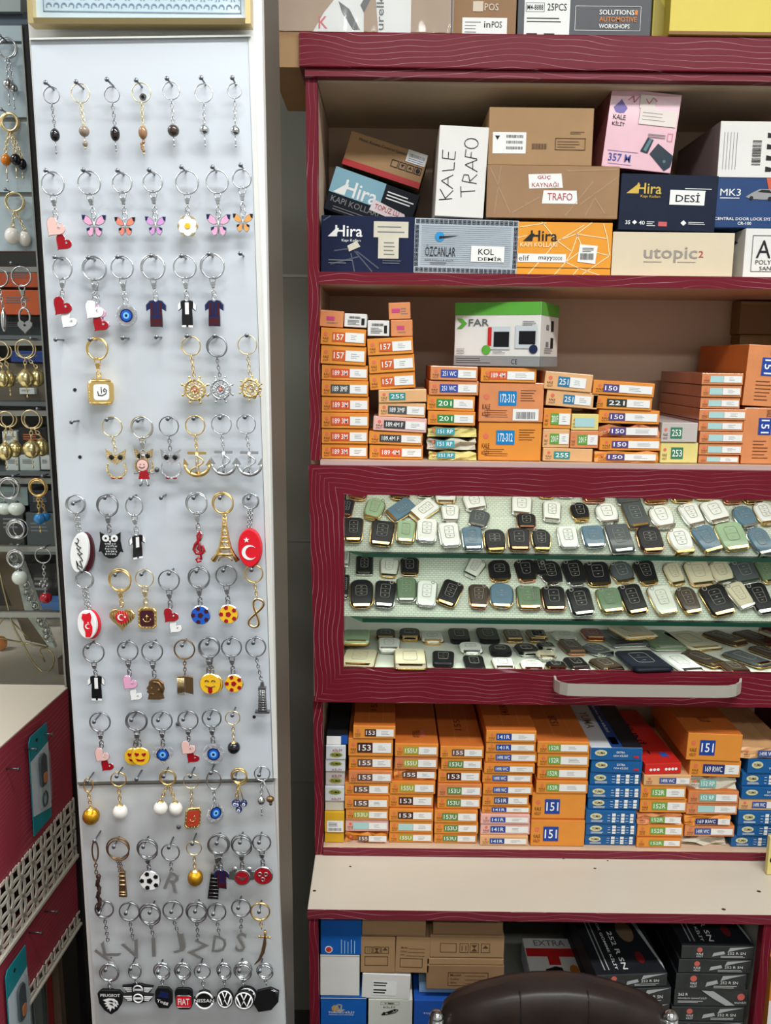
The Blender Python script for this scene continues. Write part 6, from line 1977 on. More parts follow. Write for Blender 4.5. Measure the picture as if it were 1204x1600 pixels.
krow(2, 'front row, drawer bottom', qa([(265, 942, 160, 108, 'beige', 'gold', 'card', 4), (690, 945, 112, 90, 'black', 'matte', 'rect', 4), (848, 968, 104, 90, 'black', 'matte', 'rect', 0), (995, 972, 104, 76, 'white', 'gold', 'rect', 0), (1142, 980, 108, 70, 'white', 'gold', 'round', 0)])
     + qb([(112, 980, 104, 60, 'black', 'gold', 'oval', 0), (216, 970, 98, 76, 'black', 'silver', 'rect', -8), (368, 976, 118, 80, 'brown', 'gold', 'rect', -18), (750, 970, 128, 104, 'white', 'silver', 'rect', -10), (860, 946, 105, 115, 'brown', 'gold', 'edge', -28), (1020, 992, 108, 72, 'brown', 'rose', 'rect', -4), (1085, 946, 110, 115, 'grey', 'gold', 'edge', -28), (1182, 912, 80, 90, 'brown', 'gold', 'edge', -24)]))
# small piles: each cover of a pile is its own thing
for k, (sx, c) in enumerate(((248, 'sage'), (244, 'sage'), (250, 'green'))):
    key_cover(2, 480 + sx / K, 740 + (840 - 4 * k) / K, 128 / K, 92 / K, c, 'gold', 'card', 0, '%s green key cover with gold trim, %s of the pile at left, drawer bottom' % (('lowest', 'middle', 'topmost')[k] if False else ('dark', 'dark', 'light')[k], ('bottom', 'middle', 'top')[k]), .001 + .011 * k)
for k in range(2):
    key_cover(2, 480 + (520 + 2 * k) / K, 740 + (950 - 6 * k) / K, 152 / K, 120 / K, 'beige', 'gold', 'card', 0, 'beige key cover with gold trim, %s one of a pair stacked at front, drawer bottom' % ('lower', 'upper')[k], .001 + .011 * k)
for k in range(2):
    key_cover(2, 834 + (558 - 4 * k) / K, 740 + (962 - 8 * k) / K, 190 / K, 118 / K, 'navy', 'matte', 'card', -8, 'navy rubber key cover, %s one of a pair stacked at front, drawer bottom' % ('lower', 'upper')[k], .001 + .011 * k)
# ------------------------------------------------------------------ key rings on the white board
SILVER = M('ring_silver', (205, 207, 209), .25, 1.0)
DKSIL = M('ring_dark_steel', (156, 156, 158), .3, 1.0)
GOLD = M('ring_gold', (236, 202, 130), .28, 1.0)
PGOLD = M('ring_pale_gold', (238, 216, 168), .3, 1.0)
BRONZE = M('ring_bronze', (134, 106, 76), .38, .85)
E_RED = M('enamel_red', (156, 16, 30), .2, coat=.5)
E_PINK = M('enamel_pink', (226, 164, 196), .2, coat=.5)
E_SKIN = M('enamel_blush', (232, 188, 180), .2, coat=.5)
E_WHITE = M('enamel_white', (236, 236, 234), .2, coat=.5)
E_BLACK = M('enamel_black', (16, 16, 20), .2, coat=.5)
E_NAVY = M('enamel_navy', (20, 32, 80), .2, coat=.5)
E_BLUE = M('enamel_blue', (30, 88, 190), .2, coat=.5)
E_LBLUE = M('enamel_light_blue', (120, 190, 232), .2, coat=.5)
E_MAROON = M('enamel_maroon', (64, 18, 28), .25, coat=.5)
E_ORANGE = M('enamel_orange', (232, 156, 84), .2, coat=.5)
E_CORAL = M('enamel_coral', (226, 132, 112), .2, coat=.5)
E_VIOLET = M('enamel_violet', (206, 150, 206), .2, coat=.5)
E_YEL = M('enamel_yellow', (236, 186, 40), .2, coat=.5)
RED_FLOAT = M('floater_red', (214, 24, 40), .4)
CRYST = M('crystal_silver', (224, 226, 230), .2, .8, bump=.8, nscale=300)
CRYSTG = M('crystal_gold', (238, 212, 158), .2, .8, bump=.8, nscale=300)
GREYMET = M('letter_pewter', (190, 190, 188), .42, .85)
RUBBER = M('black_rubber', (18, 18, 20), .5)
S4 = 2.6756
C1, C2, C3, C4, C5 = (0, 0), (0, 380), (0, 760), (0, 1090), (0, 1290)
NAILS = 'nails in the white board'
NL = .026


def nail(px, py, label, Y=None, grp=NAILS):
    h = P(px, py, (Y or YB) - NL)
    mb = MB()
    mb.tube([(0, NL, 0), (0, 0.0, 0)], .00115, 0, None, 6)
    mb.lathe([(0, .0012), (.0022, .001), (.0027, 0)], 0, Matrix.Rotation(math.radians(90), 4, 'X'), 10)
    o = mb.build('nail', STEEL)
    o.location = h
    tag(o, label, 'nail', grp)
    return o


def heart_pts(s, n=22):
    pts = []
    for i in range(n):
        t = 2 * math.pi * i / n
        pts.append((s * .0625 * 16 * math.sin(t) ** 3, s * .0625 * (13 * math.cos(t) - 5 * math.cos(2 * t) - 2 * math.cos(3 * t) - math.cos(4 * t))))
    return pts


def rot2(pts, deg, cx=0, cz=0):
    a = math.radians(deg); c, s = math.cos(a), math.sin(a)
    return [(cx + x * c - z * s, cz + x * s + z * c) for x, z in pts]


class KR:
    """one key ring; lengths are in photograph zoom pixels, scaled at its root"""

    def __init__(self, C, nl, ring, metal, label, dy=0.0, double=False, chain='swivel', Y=None, nail_label=True, thin=1.0, cat='key ring', grp='key rings on the white board', ngrp=NAILS):
        self.C = C
        Yb = Y or YB
        cx, cy, r = ring[:3]
        sx = ring[3] if len(ring) > 3 else 1.0
        self.ox, self.oy = cx, cy
        fx, fy = C[0] + cx / S4, C[1] + cy / S4
        Yk = Yb - .014 + dy
        self.root = empty('key_ring', P(fx, fy, Yk))
        k = KPX(fx, fy, Yk) / S4
        self.root.scale = (k, k, k)
        tag(self.root, label, cat, grp)
        if nl:
            nail(C[0] + nl[0] / S4, C[1] + nl[1] / S4, ('nail holding the ' + label) if nail_label is True else nail_label, Y, ngrp)
        mb = MB()
        t = 3.1 * thin
        mb.ring(0, 0, r, t, 0, 0, None, 30, 6, 0.02, sx)
        mb.ring(0, 0, r - .3, t, 3.6 * thin, 0, None, 30, 6, 0.04, sx)
        if double:
            mb.ring(5, -4, r * .96, t, -9, 0, None, 30, 6, -0.1, sx)
        mb.build('split_ring', metal, self.root)
        self.metal = metal
        self.bot = -r
        self.rr = r

    def X(self, x, y):
        return x - self.ox, self.oy - y

    def chain(self, kind, x, y, x0=None):
        """from the ring's lowest point down to the pixel (x, y)"""
        tx, tz = self.X(x, y)
        sx0 = 0 if x0 is None else x0
        a, b = Vector((sx0, 1, self.bot + 2)), Vector((tx, 0, tz))
        L = (b - a).length
        d = (b - a).normalized()
        ang = math.atan2(d.x, -d.z)
        mb = MB()
        if kind == 'swivel':
            T = Matrix.Translation(a) @ Matrix.Rotation(-ang, 4, 'Y')
            mb.ring(0, -L * .10, L * .11 + 3, 2.8, 0, 0, T, 12, 5)
            mb.prism(rrect(15, L * .28, 4), -6, 6, 0, T @ Matrix.Translation((0, 0, -L * .34)), bev=1.2)
            mb.prism(rrect(21, L * .13, 4), -7, 7, 0, T @ Matrix.Translation((0, 0, -L * .28)), bev=1.2)
            mb.tube([(0, 0, -L * .46), (0, 0, -L * .62)], 3.8, 0, T)
            mb.ring(0, -L * .70, L * .10 + 2, 2.8, 0, 0, T, 12, 5, 0.6, .7)
            mb.ring(0, -L * .90, L * .12 + 2, 2.8, 0, 0, T, 12, 5, 0.0, .7)
        elif kind == 'link':
            n = max(3, int(L / 13))
            for i in range(n):
                c = a + (b - a) * ((i + .5) / n)
                T = Matrix.Translation(c) @ Matrix.Rotation(-ang, 4, 'Y') @ Matrix.Rotation(math.radians(20 if i % 2 else 100), 4, 'Z')
                mb.ring(0, 0, L / n * .66, 2.1, 0, 0, T, 12, 5, 0, .62)
        elif kind == 'mesh':
            n = max(4, int(L / 9))
            for side in (-5, 5):
                for i in range(n):
                    c = a + (b - a) * ((i + .5) / n) + Vector((side, 0, 0))
                    T = Matrix.Translation(c) @ Matrix.Rotation(math.radians(30 if i % 2 else -40), 4, 'Z') @ Matrix.Rotation(math.radians(25), 4, 'Y')
                    mb.ring(0, 0, L / n * .7, 1.6, 0, 0, T, 10, 5, 0, .8)
        mb.build('chain', self.metal, self.root)
        return self

    def part(self, name, mb, mats, parent=None, x=0, y=0, label=None, rot=0, dy=0, yaw=0):
        """a pendant piece built round its own centre, placed at the pixel (x, y)"""
        o = mb.build(name, mats, parent or self.root)
        if parent is None:
            tx, tz = self.X(x, y)
            o.location = (tx, dy, tz)
            o.rotation_euler = (0, math.radians(rot), math.radians(yaw))
        else:
            o.location = (0, dy, 0)
        if label:
            o['label'] = label
        return o


def prism_b(pts, y0, y1, bev=2.0):
    mb = MB(); mb.prism(pts, y0, y1, 0, None, bev=bev); return mb


def flat(pts, y, mi=0, mb=None):
    mb = mb or MB(); mb.prism(pts, y, y + 1.4, mi); return mb


# pendants -----------------------------------------------------------------
def bead(k, x, y, rx, rz, mat, tail=None, tailmat=None, cap=None, name='bead'):
    mb = MB(); mb.ball((0, 0, 0), rx, rx, rz)
    b = k.part(name, mb, mat, None, x, y)
    mb = MB(); mb.lathe([(0, rz + 4), (rx * .25, rz + 2), (rx * .45, rz - rz * .12)], 0)
    mb.tube([(0, 0, rz), (0, 0, rz + 9)], 1.6, 0)
    k.part('bead_cap', mb, cap or k.metal, b)
    if tail:
        mb = MB(); mb.tube([(0, 0, -rz), (1, 0, -rz - tail * .5), (2, 0, -rz - tail)], 1.6, 0); mb.ball((2, 0, -rz - tail), 4, 4, 6); mb.ball((1, 0, -rz - tail * .45), 3.5, 3.5, 4)
        k.part('tail', mb, tailmat or k.metal, b)
    return b


def hearts(k, x1, y1, m1, x2, y2, m2, s=43, rot=-38):
    for (x, y, mt, sc, dy) in ((x1, y1, m1, s, -1), (x2, y2, m2, s * .86, 4)):
        o = k.part('heart', prism_b(rot2(heart_pts(sc), rot), -3, 3), mt, None, x, y, dy=dy)
        mb = MB(); mb.tube([(p[0], -1, p[1]) for p in rot2(heart_pts(sc * 1.0), rot)], 1.3, 0, None, 5, True)
        k.part('metal_rim', mb, SILVER, o)
        mb = MB(); mb.ball((sc * .42, -4, sc * .02), sc * .13, 2, sc * .13, 0, None, 8, 5)
        k.part('crystal', mb, CRYST, o)


def butterfly(k, x, y, w, wing, tip):
    s = w / 84.0
    up = [(2, 4), (10, 26), (30, 40), (46, 40), (44, 22), (34, 8), (16, 0)]
    lo_ = [(2, -2), (16, -3), (30, -8), (28, -26), (18, -40), (6, -34), (2, -16)]
    for nm, pts in (('wing', up), ('wing', lo_)):
        for sg in (1, -1):
            q = [(p[0] * s * sg, p[1] * s) for p in pts][::sg]
            o = k.part('wing', prism_b(q, -2.5, 2.5, 1), SILVER, None, x, y)
            c = (sum(p[0] for p in q) / len(q), sum(p[1] for p in q) / len(q))
            q2 = [(c[0] + (p[0] - c[0]) * .8, c[1] + (p[1] - c[1]) * .8) for p in q]
            k.part('enamel', flat(q2, -3.2), wing, o)
            if pts is up:
                t = [(46, 40), (32, 40), (38, 24), (44, 22)]
                k.part('enamel_tip', flat([(p[0] * s * sg * .95, p[1] * s * .95) for p in t][::sg], -4), tip, o)
            else:
                t = [(16, -4), (29, -9), (28, -20), (18, -14)]
                k.part('enamel_tip', flat([(p[0] * s * sg * .95, p[1] * s * .95) for p in t][::sg], -4), tip, o)
    mb = MB(); mb.tube([(0, -3, 22 * s), (0, -4, 0), (0, -3, -30 * s)], [2 * s, 3.5 * s, 1.5 * s])
    mb.tube([(0, -3, 22 * s), (7 * s, -3, 34 * s)], .9); mb.tube([(0, -3, 22 * s), (-7 * s, -3, 34 * s)], .9)
    k.part('body', mb, SILVER, None, x, y)


def daisy(k, x, y, r):
    pts = []
    for i in range(48):
        a = 2 * math.pi * i / 48
        rr = r * (.84 + .16 * abs(math.cos(4 * a * .75 + .0)))
        pts.append((rr * math.cos(a), rr * math.sin(a)))
    o = k.part('flower', prism_b(pts, -3, 3), PGOLD, None, x, y)
    for i in range(6):
        a = math.radians(60 * i + 30)
        p = [(r * .52 * math.cos(a) + r * .38 * math.cos(t) , r * .52 * math.sin(a) + r * .38 * math.sin(t)) for t in [2 * math.pi * j / 12 for j in range(12)]]
        k.part('petal', flat(p, -3.4 - .2 * (i % 2)), E_WHITE, o)
    k.part('flower_centre', prism_b(disc(r * .28, 14), -7, -3, 1.5), E_YEL, o)


def evil_eye(k, x, y, w, h, shape='round', yaw=0, rot=0):
    if shape == 'round':
        pts = disc(h, 26, 0, 0, w / h)
    elif shape == 'heart':
        pts = heart_pts(h)
    else:
        pts = [(w * math.sin(t) * (1 - .35 * math.cos(t)), h * math.cos(t)) for t in [2 * math.pi * i / 22 for i in range(22)]][::-1]
    o = k.part('crystal_setting', prism_b(pts, -4, 4, 3), CRYST, None, x, y, yaw=yaw, rot=rot)
    mb = MB()
    n = 20
    for i in range(n):
        p = pts[int(i * len(pts) / n)]
        mb.ball((p[0] * .84, -4, p[1] * .84), h * .09, 3, h * .09, 0, None, 6, 4)
    k.part('crystals', mb, CRYST, o)
    for nm, f_, mt, yy in (('eye_ring', .58, E_NAVY, -6), ('eye_ring', .46, E_BLUE, -7), ('eye_white', .28, E_LBLUE, -8), ('pupil', .12, E_NAVY, -9)):
        k.part(nm, flat(disc(h * f_, 18, 0, 0, (w / h) ** .5), yy), mt, o)


def jersey(k, x, y, w, h, kind, yaw=0):
    hw, hh = w / 2, h / 2
    body = [(-hw * .62, -hh), (hw * .62, -hh), (hw * .62, -hh * .3), (hw * .56, hh * .38), (hw * .98, hh * .18), (hw, hh * .62), (hw * .62, hh * .94), (hw * .25, hh), (0, hh * .86), (-hw * .25, hh), (-hw * .62, hh * .94), (-hw, hh * .62), (-hw * .98, hh * .18), (-hw * .56, hh * .38), (-hw * .62, -hh * .3)]
    base = E_BLACK if kind == 'bw' else E_NAVY
    o = k.part('shirt', prism_b(body, -4, 4, 1.5), SILVER, None, x, y, yaw=yaw)
    k.part('enamel_body', flat([(p[0] * .94, p[1] * .95) for p in body], -4.8), base, o)
    mb = MB()
    if kind == 'bw':
        mb.prism([(-hw * .2, -hh * .05), (hw * .2, -hh * .05), (hw * .2, hh * .8), (-hw * .2, hh * .8)], -6, -4.8, 0)
        mb.prism([(-hw * .6, -hh * .98), (-hw * .12, -hh * .98), (-hw * .12, -hh * .84), (-hw * .6, -hh * .84)], -6, -4.8, 0)
        mb.prism([(hw * .12, -hh * .98), (hw * .6, -hh * .98), (hw * .6, -hh * .84), (hw * .12, -hh * .84)], -6, -4.8, 0)
        for sg in (1, -1):
            mb.prism([(sg * hw * .95, hh * .22), (sg * hw * .97, hh * .6), (sg * hw * .7, hh * .86), (sg * hw * .66, hh * .4)][::-sg], -6, -4.8, 0)
        mt = E_WHITE
    else:
        for a, b in ((-.56, -.3), (.3, .56), (-.08, .0)):
            mb.prism([(hw * a, -hh * .2), (hw * b, -hh * .2), (hw * b, hh * .78), (hw * a, hh * .78)], -6, -4.8, 0)
        mb.prism([(-hw * .58, -hh * .88), (hw * .58, -hh * .88), (hw * .58, -hh * .34), (-hw * .58, -hh * .34)], -6, -4.8, 0)
        mt = E_MAROON
    k.part('enamel_stripes', mb, mt, o)


def wheel(k, x, y, r, mat, flake=False):
    mb = MB()
    mb.ring(0, 0, r * .68, r * .09, 0, 0, None, 26, 6)
    mb.ring(0, 0, r * .30, r * .07, 0, 0, None, 16, 6)
    n = 6 if flake else 8
    for i in range(n):
        a = 2 * math.pi * i / n + .4
        c, s = math.cos(a), math.sin(a)
        mb.tube([(0, 0, 0), (r * .95 * c, 0, r * .95 * s)], r * .05)
        mb.ball((r * .95 * c, 0, r * .95 * s), r * .1, r * .08, r * .1, 0, None, 8, 5)
        if flake:
            for t in (.5, -.5):
                mb.tube([(r * .6 * c, 0, r * .6 * s), (r * .88 * math.cos(a + t), 0, r * .88 * math.sin(a + t))], r * .07)
        mb.ball((r * .5 * math.cos(a + .4), -2, r * .5 * math.sin(a + .4)), r * .08, r * .06, r * .08, 0, None, 6, 4)
    o = k.part('snowflake' if flake else 'ship_wheel', mb, mat, None, x, y)
    mb = MB()
    for i in range(14):
        a = 2 * math.pi * i / 14
        mb.ball((r * .68 * math.cos(a), -r * .09, r * .68 * math.sin(a)), r * .055, 2, r * .055, 0, None, 6, 4)
    k.part('crystals', mb, CRYST if mat is SILVER else CRYSTG, o)
    mb = MB(); mb.ball((0, -r * .1, 0), r * .12, r * .1, r * .12)
    k.part('centre_stone', mb, E_CORAL if not flake else CRYST, o)


def owl(k, x, y, w, h, mat):
    cr = CRYST if mat is SILVER else CRYSTG
    hw, hh = w / 2, h / 2
    mb = MB()
    nn = 26
    for i in range(nn):
        a = math.pi * (-.30 + 1.6 * (1 - i / (nn - 1.0))) if False else math.radians(150 + 240 * i / (nn - 1.0))
        mb.ball((hw * .86 * math.cos(a), 0, -hh * .28 + hh * .60 * math.sin(a)), w * .055, w * .05, w * .055, 0, None, 7, 5)
    o = k.part('owl_body', mb, cr, None, x, y)
    head = [(-hw * .95, hh), (-hw * .45, hh * .78), (0, hh * .62), (hw * .45, hh * .78), (hw * .95, hh), (hw * .82, hh * .35), (hw * .35, hh * .12), (0, -hh * .02), (-hw * .35, hh * .12), (-hw * .82, hh * .35)]
    hd_ = k.part('owl_head', prism_b(head[::-1], -5, 4, 2), cr, o)
    mb = MB()
    for sg in (-1, 1):
        mb.ball((sg * hw * .4, -5, hh * .46), w * .12, 3, w * .12, 0, None, 10, 6)
    k.part('eye', mb, E_BLACK, o)
    mb = MB()
    for sg in (-1, 1):
        mb.ball((sg * hw * .3, -1, -hh * .9), w * .12, 3, w * .05, 0, None, 8, 5)
    k.part('foot', mb, E_RED, o)


def anchor(k, x, y, w, h, mat):
    hw, hh = w / 2, h / 2
    mb = MB()
    mb.prism([(-hw * .7, hh * .72), (hw * .7, hh * .72), (hw * .7, hh * .92), (-hw * .7, hh * .92)], -4, 4)
    mb.tube([(0, 0, hh * .9), (0, 0, -hh * .8)], w * .07, 0, None, 8)
    pts = [(hw * .92 * math.cos(math.radians(a)), 0, -hh * .1 + hh * .82 * math.sin(math.radians(a))) for a in range(180, 361, 12)]
    mb.tube(pts, [w * .045 + w * .04 * math.sin(math.pi * i / (len(pts) - 1)) for i in range(len(pts))], 0, None, 8)
    for sg in (-1, 1):
        mb.prism([(sg * hw * .98, hh * .42), (sg * hw * .62, -hh * .12), (sg * hw * 1.05, -hh * .2)][::sg], -4, 4)
    o = k.part('anchor', mb, mat, None, x, y)
    mb = MB()
    for i in range(9):
        mb.ball((0, -w * .075, hh * (.6 - .15 * i)), w * .04, 3, w * .04, 0, None, 6, 4)
    k.part('crystals', mb, CRYST, o)
    mb = MB()
    mb.tube([(hw * .5 * math.sin(t * 5), -w * .06, hh * (.6 - 1.3 * t)) for t in [i / 18 for i in range(19)]], w * .03)
    k.part('rope', mb, mat, o)


def oval_float(k, x, y, rx, rz, mat, rot=0, yaw=0):
    return k.part('foam_oval', prism_b(disc(rz, 30, 0, 0, rx / rz), -14, 14, 4), mat, None, x, y, rot=rot, yaw=yaw)


def crescent(R, cx, cz, mi=0, y=-16, mb=None):
    mb = mb or MB()
    n = 20
    out = [(cx + R * math.cos(a), cz + R * math.sin(a)) for a in [math.radians(40 + 280 * i / n) for i in range(n + 1)]]
    inn = [(cx + R * .26 + R * .8 * math.cos(a), cz + R * .8 * math.sin(a)) for a in [math.radians(48 + 264 * i / n) for i in range(n + 1)]]
    for i in range(n):
        mb.prism([out[i], out[i + 1], inn[i + 1], inn[i]], y, y + 1.5, mi)
    return mb


def soccer(k, x, y, r, base, spot, rim=SILVER):
    o = k.part('ball_disc', prism_b(disc(r, 26), -5, 5, 3), rim, None, x, y)
    k.part('enamel_ball', flat(disc(r * .93, 24), -6), base, o)
    mb = MB()
    mb.prism(disc(r * .3, 5), -7.5, -6)
    for i in range(5):
        a = 2 * math.pi * i / 5 + .63
        mb.prism(rot2(disc(r * .24, 5), 36, r * .72 * math.cos(a), r * .72 * math.sin(a)), -7.5, -6)
    k.part('enamel_patches', mb, spot, o)


def emoji(k, x, y, r, kind):
    o = k.part('emoji_disc', prism_b(disc(r, 26), -5, 5, 3), GOLD, None, x, y)
    k.part('enamel_face', flat(disc(r * .94, 24), -6), E_YEL, o)
    if kind == 'hearts':
        for sg in (-1, 1):
            k.part('eye', flat(rot2(heart_pts(r * .24), sg * 12, sg * r * .38, r * .25), -7.5), E_RED, o)
        k.part('mouth', flat([(-r * .5, -r * .2), (-r * .3, -r * .5), (r * .3, -r * .5), (r * .5, -r * .2), (0, -r * .34)], -7.5), E_RED, o)
    else:
        mb = MB()
        for sg in (-1, 1):
            mb.tube([(sg * r * .3 + r * .16 * math.cos(t), -7, r * .25 + r * .16 * math.sin(t)) for t in (0, .8, 1.6, 2.4, 3.14)], r * .05)
        mb.tube([(-r * .45, -7, -r * .15), (0, -7, -r * .3), (r * .45, -7, -r * .15)], r * .05)
        k.part('eye', mb, BRONZE, o)
        k.part('tongue', flat([(-r * .2, -r * .28), (-r * .2, -r * .75), (0, -r * .95), (r * .2, -r * .75), (r * .2, -r * .28)], -8), E_RED, o)


def letter(k, x, y, w, h, s, rot=0, mat=GREYMET):
    mb = MB(); mb.text(s, -w / 2, -h / 2, w / 2, h / 2, -5, 0, None, True, 0, 10)
    k.part('letter', mb, mat, None, x, y, rot=rot)


def plaque(k, x, y, w, h, rim, inner, glyph, rot=0, yaw=0):
    c = .28
    o8 = lambda a, b: [(-a, -b * (1 - c)), (-a * (1 - c), -b), (a * (1 - c), -b), (a, -b * (1 - c)), (a, b * (1 - c)), (a * (1 - c), b), (-a * (1 - c), b), (-a, b * (1 - c))]
    o = k.part('plaque', prism_b(o8(w / 2, h / 2), -5, 5, 2), rim, None, x, y, rot=rot, yaw=yaw)
    mb = MB()
    for i in range(28):
        t = i / 28
        p = o8(w * .45, h * .45); a, b = p[int(t * 8)], p[(int(t * 8) + 1) % 8]; u = t * 8 - int(t * 8)
        mb.ball((a[0] + (b[0] - a[0]) * u, -5, a[1] + (b[1] - a[1]) * u), w * .04, 2, w * .04, 0, None, 6, 4)
    k.part('beaded_rim', mb, rim, o)
    k.part('enamel_field', flat(o8(w * .38, h * .38), -6), inner, o)
    g = w * .2
    mb = MB()
    if glyph == 'anchor':
        mb.tube([(0, -7, g), (0, -7, -g)], g * .1); mb.tube([(-g * .5, -7, g * .5), (g * .5, -7, g * .5)], g * .1)
        mb.tube([(g * math.cos(t), -7, -g * .1 + g * .9 * math.sin(t)) for t in [math.pi * (1 + i / 8) for i in range(9)]], g * .1)
    else:
        mb.tube([(g * .5, -7, g * .9), (g * .1, -7, g * .6), (g * .2, -7, g * .1), (g * .7, -7, g * .2), (g * .6, -7, -g * .6), (0, -7, -g * 1.1), (-g * .8, -7, -g * .9), (-g, -7, -g * .2)], g * .16)
    k.part('glyph', mb, rim if inner is not E_WHITE else INK, o)
    return o


def car_badge(k, x, y, outline, mat=RUBBER):
    return k.part('rubber_tag', prism_b(outline, -6, 6, 2), mat, None, x, y)


def rn(k, i):
    return k
T_ = lambda row, pos: ', %s in %s row of white board' % (pos, row)
# row 1: beads on thin chains
for (nl, rg, mt, px, py, rx, rz, col, tail, lab) in (
        ((190, 345), (215, 398, 33), DKSIL, 222, 556, 20, 26, M('bead_black', (20, 18, 22), .2, coat=.5), 44, 'black barrel bead key ring, first of top row'),
        ((317, 342), (335, 390, 38), PGOLD, 345, 540, 22, 23, M('bead_taupe', (140, 124, 108), .2, coat=.4), 44, 'taupe bead key ring on pale gold chain, second of top row'),
        ((446, 332), (468, 396, 31), DKSIL, 475, 551, 20, 30, M('bead_black2', (28, 22, 24), .15, coat=.6, noise=.4, nscale=8), 36, 'dark oval marbled bead key ring, third of top row'),
        ((568, 335), (590, 388, 39), PGOLD, 592, 545, 19, 28, M('bead_amber_brown', (150, 112, 80), .2, coat=.5, noise=.2, nscale=8), 58, 'amber brown bead cluster key ring, fourth of top row'),
        ((697, 328), (715, 380, 35), SILVER, 720, 537, 25, 25, M('bead_smoke', (62, 50, 44), .12, coat=.6, noise=.3, nscale=8), 34, 'smoky brown round bead key ring, fifth of top row'),
        ((840, 325), (851, 390, 37), SILVER, 851, 535, 21, 22, CHROME, 40, 'silver ball key ring, sixth of top row'),
        ((970, 325), (980, 380, 29), SILVER, 980, 538, 20, 21, CHROME, 40, 'silver ball key ring, last of top row')):
    k = KR(C1, nl, rg, mt, lab, thin=.62)
    k.chain('link', px, py - rz - 9)
    b = bead(k, px, py, rx, rz, col, tail)
    if 'amber' in lab:
        mb = MB(); mb.prism(disc(15, 18), -3, 3, 0, None, bev=1); c = k.part('eye_coin', mb, CHROME, None, 597, 405); k.part('pupil', flat(disc(7, 12), -4.5), E_BLACK, c)
        mb = MB()
        for i in range(7):
            mb.ball((rng.uniform(-7, 7), rng.uniform(-6, 4), -32 - 7 * i), 7, 7, 7, 0, None, 8, 5)
        k.part('bead_cluster', mb, col, b)
    if 'taupe' in lab:
        mb = MB(); mb.ball((2, 0, -50), 11, 11, 13); k.part('lower_bead', mb, col, b)
# row 2
k = KR(C1, (190, 712), (220, 768, 47), SILVER, 'blush heart over red heart key ring, first of second row').chain('swivel', 226, 908); hearts(k, 220, 945, E_SKIN, 250, 1006, E_RED)
for nl, rg, px, py, w, wing, tip, lab in (((347, 710), (372, 765, 47), 387, 938, 96, E_PINK, E_NAVY, 'pink butterfly with navy tips, left of the coral butterfly, second row'), ((490, 712), (510, 765, 40), 517, 940, 82, E_CORAL, E_BLACK, 'coral butterfly key ring, third of second row'),
                                          ((622, 710), (638, 762, 40), 645, 938, 82, E_VIOLET, E_NAVY, 'lilac butterfly key ring, left of the daisy, second row'), ((887, 698), (907, 760, 46), 910, 935, 96, E_PINK, E_NAVY, 'pink butterfly with navy tips, right of the daisy, second row'),
                                          ((1005, 690), (1010, 748, 38), 1013, 925, 80, E_ORANGE, E_BLACK, 'orange butterfly key ring, last of second row')):
    k = KR(C1, nl, rg, SILVER, lab).chain('swivel', px, py - 34); butterfly(k, px, py, w, wing, tip)
k = KR(C1, (757, 698), (781, 763, 47), SILVER, 'white daisy with yellow centre key ring, second row').chain('swivel', 780, 893); daisy(k, 780, 938, 45)
# row 3
k = KR(C2, (228, 58), (260, 105, 45, .86), SILVER, 'red heart over white heart, first of third row').chain('swivel', 252, 225); hearts(k, 250, 262, E_RED, 272, 320, E_WHITE)
k = KR(C2, None, (396, 108, 47), SILVER, 'pale pink heart key ring behind the white heart, third row', dy=.006).chain('swivel', 402, 245); hearts(k, 402, 285, E_PINK, 420, 332, E_PINK, 33)
k = KR(C2, (368, 60), (392, 105, 49), SILVER, 'white heart over red heart, second of third row', dy=-.003).chain('swivel', 388, 240); hearts(k, 382, 278, E_WHITE, 406, 334, E_RED)
k = KR(C2, (490, 57), (510, 102, 46), SILVER, 'round evil eye in crystals, third of third row').chain('swivel', 520, 250); evil_eye(k, 522, 298, 45, 48)
k = KR(C2, (630, 52), (638, 100, 50), SILVER, 'navy and maroon striped shirt, fourth of third row', double=True).chain('swivel', 648, 234); jersey(k, 648, 290, 88, 115, 'nm')
k = KR(C2, (757, 53), (772, 100, 47), SILVER, 'black and white shirt, fifth of third row').chain('swivel', 778, 234); jersey(k, 778, 290, 78, 115, 'bw')
k = KR(C2, (872, 45), (886, 95, 50), SILVER, 'navy and maroon striped shirt, last of third row', double=True).chain('swivel', 893, 230); jersey(k, 893, 288, 88, 112, 'nm', -14)
nail(1003 / S4, 380 + 43 / S4, 'bare nail right of the third row of key rings, white board')
# row 4
nail(232 / S4, 380 + 403 / S4, 'bare nail left of the gold cube key ring, white board')
k = KR(C2, (375, 402), (405, 440, 44), GOLD, 'gold cube with white face key ring, fourth row', double=True).chain('swivel', 408, 572)
o = k.part('gold_cube', prism_b(rrect(104, 108, 26, 3), -30, 30, 6), GOLD, None, 413, 620, yaw=22)
mb = MB()
for i in range(9):
    mb.tube([(-46 + 0, -31, -44 + 11 * i), (-50, -31, -44 + 11 * i)], 2)
for z in (-46, 46):
    mb.tube([(-40, -31, z), (40, -31, z)], 3)
k.part('rope_edge', mb, GOLD, o)
k.part('white_face', flat(rrect(62, 66, 12, 3), -32), E_WHITE, o)
mb = MB(); mb.tube([(-14, -33, 4), (-12, -33, -12), (4, -33, -14), (18, -33, -6), (22, -33, 8), (12, -33, 16), (8, -33, 6), (16, -33, 2)], 2); mb.tube([(0, -33, 22), (1, -33, -4)], 1.6)
k.part('glyph', mb, INK, o)
for x, y, lab in ((512, 396, 'bare nail just right of the gold cube key ring, white board'), (652, 392, 'bare nail left of the gold ship wheel, white board')):
    nail(x / S4, 380 + y / S4, lab)
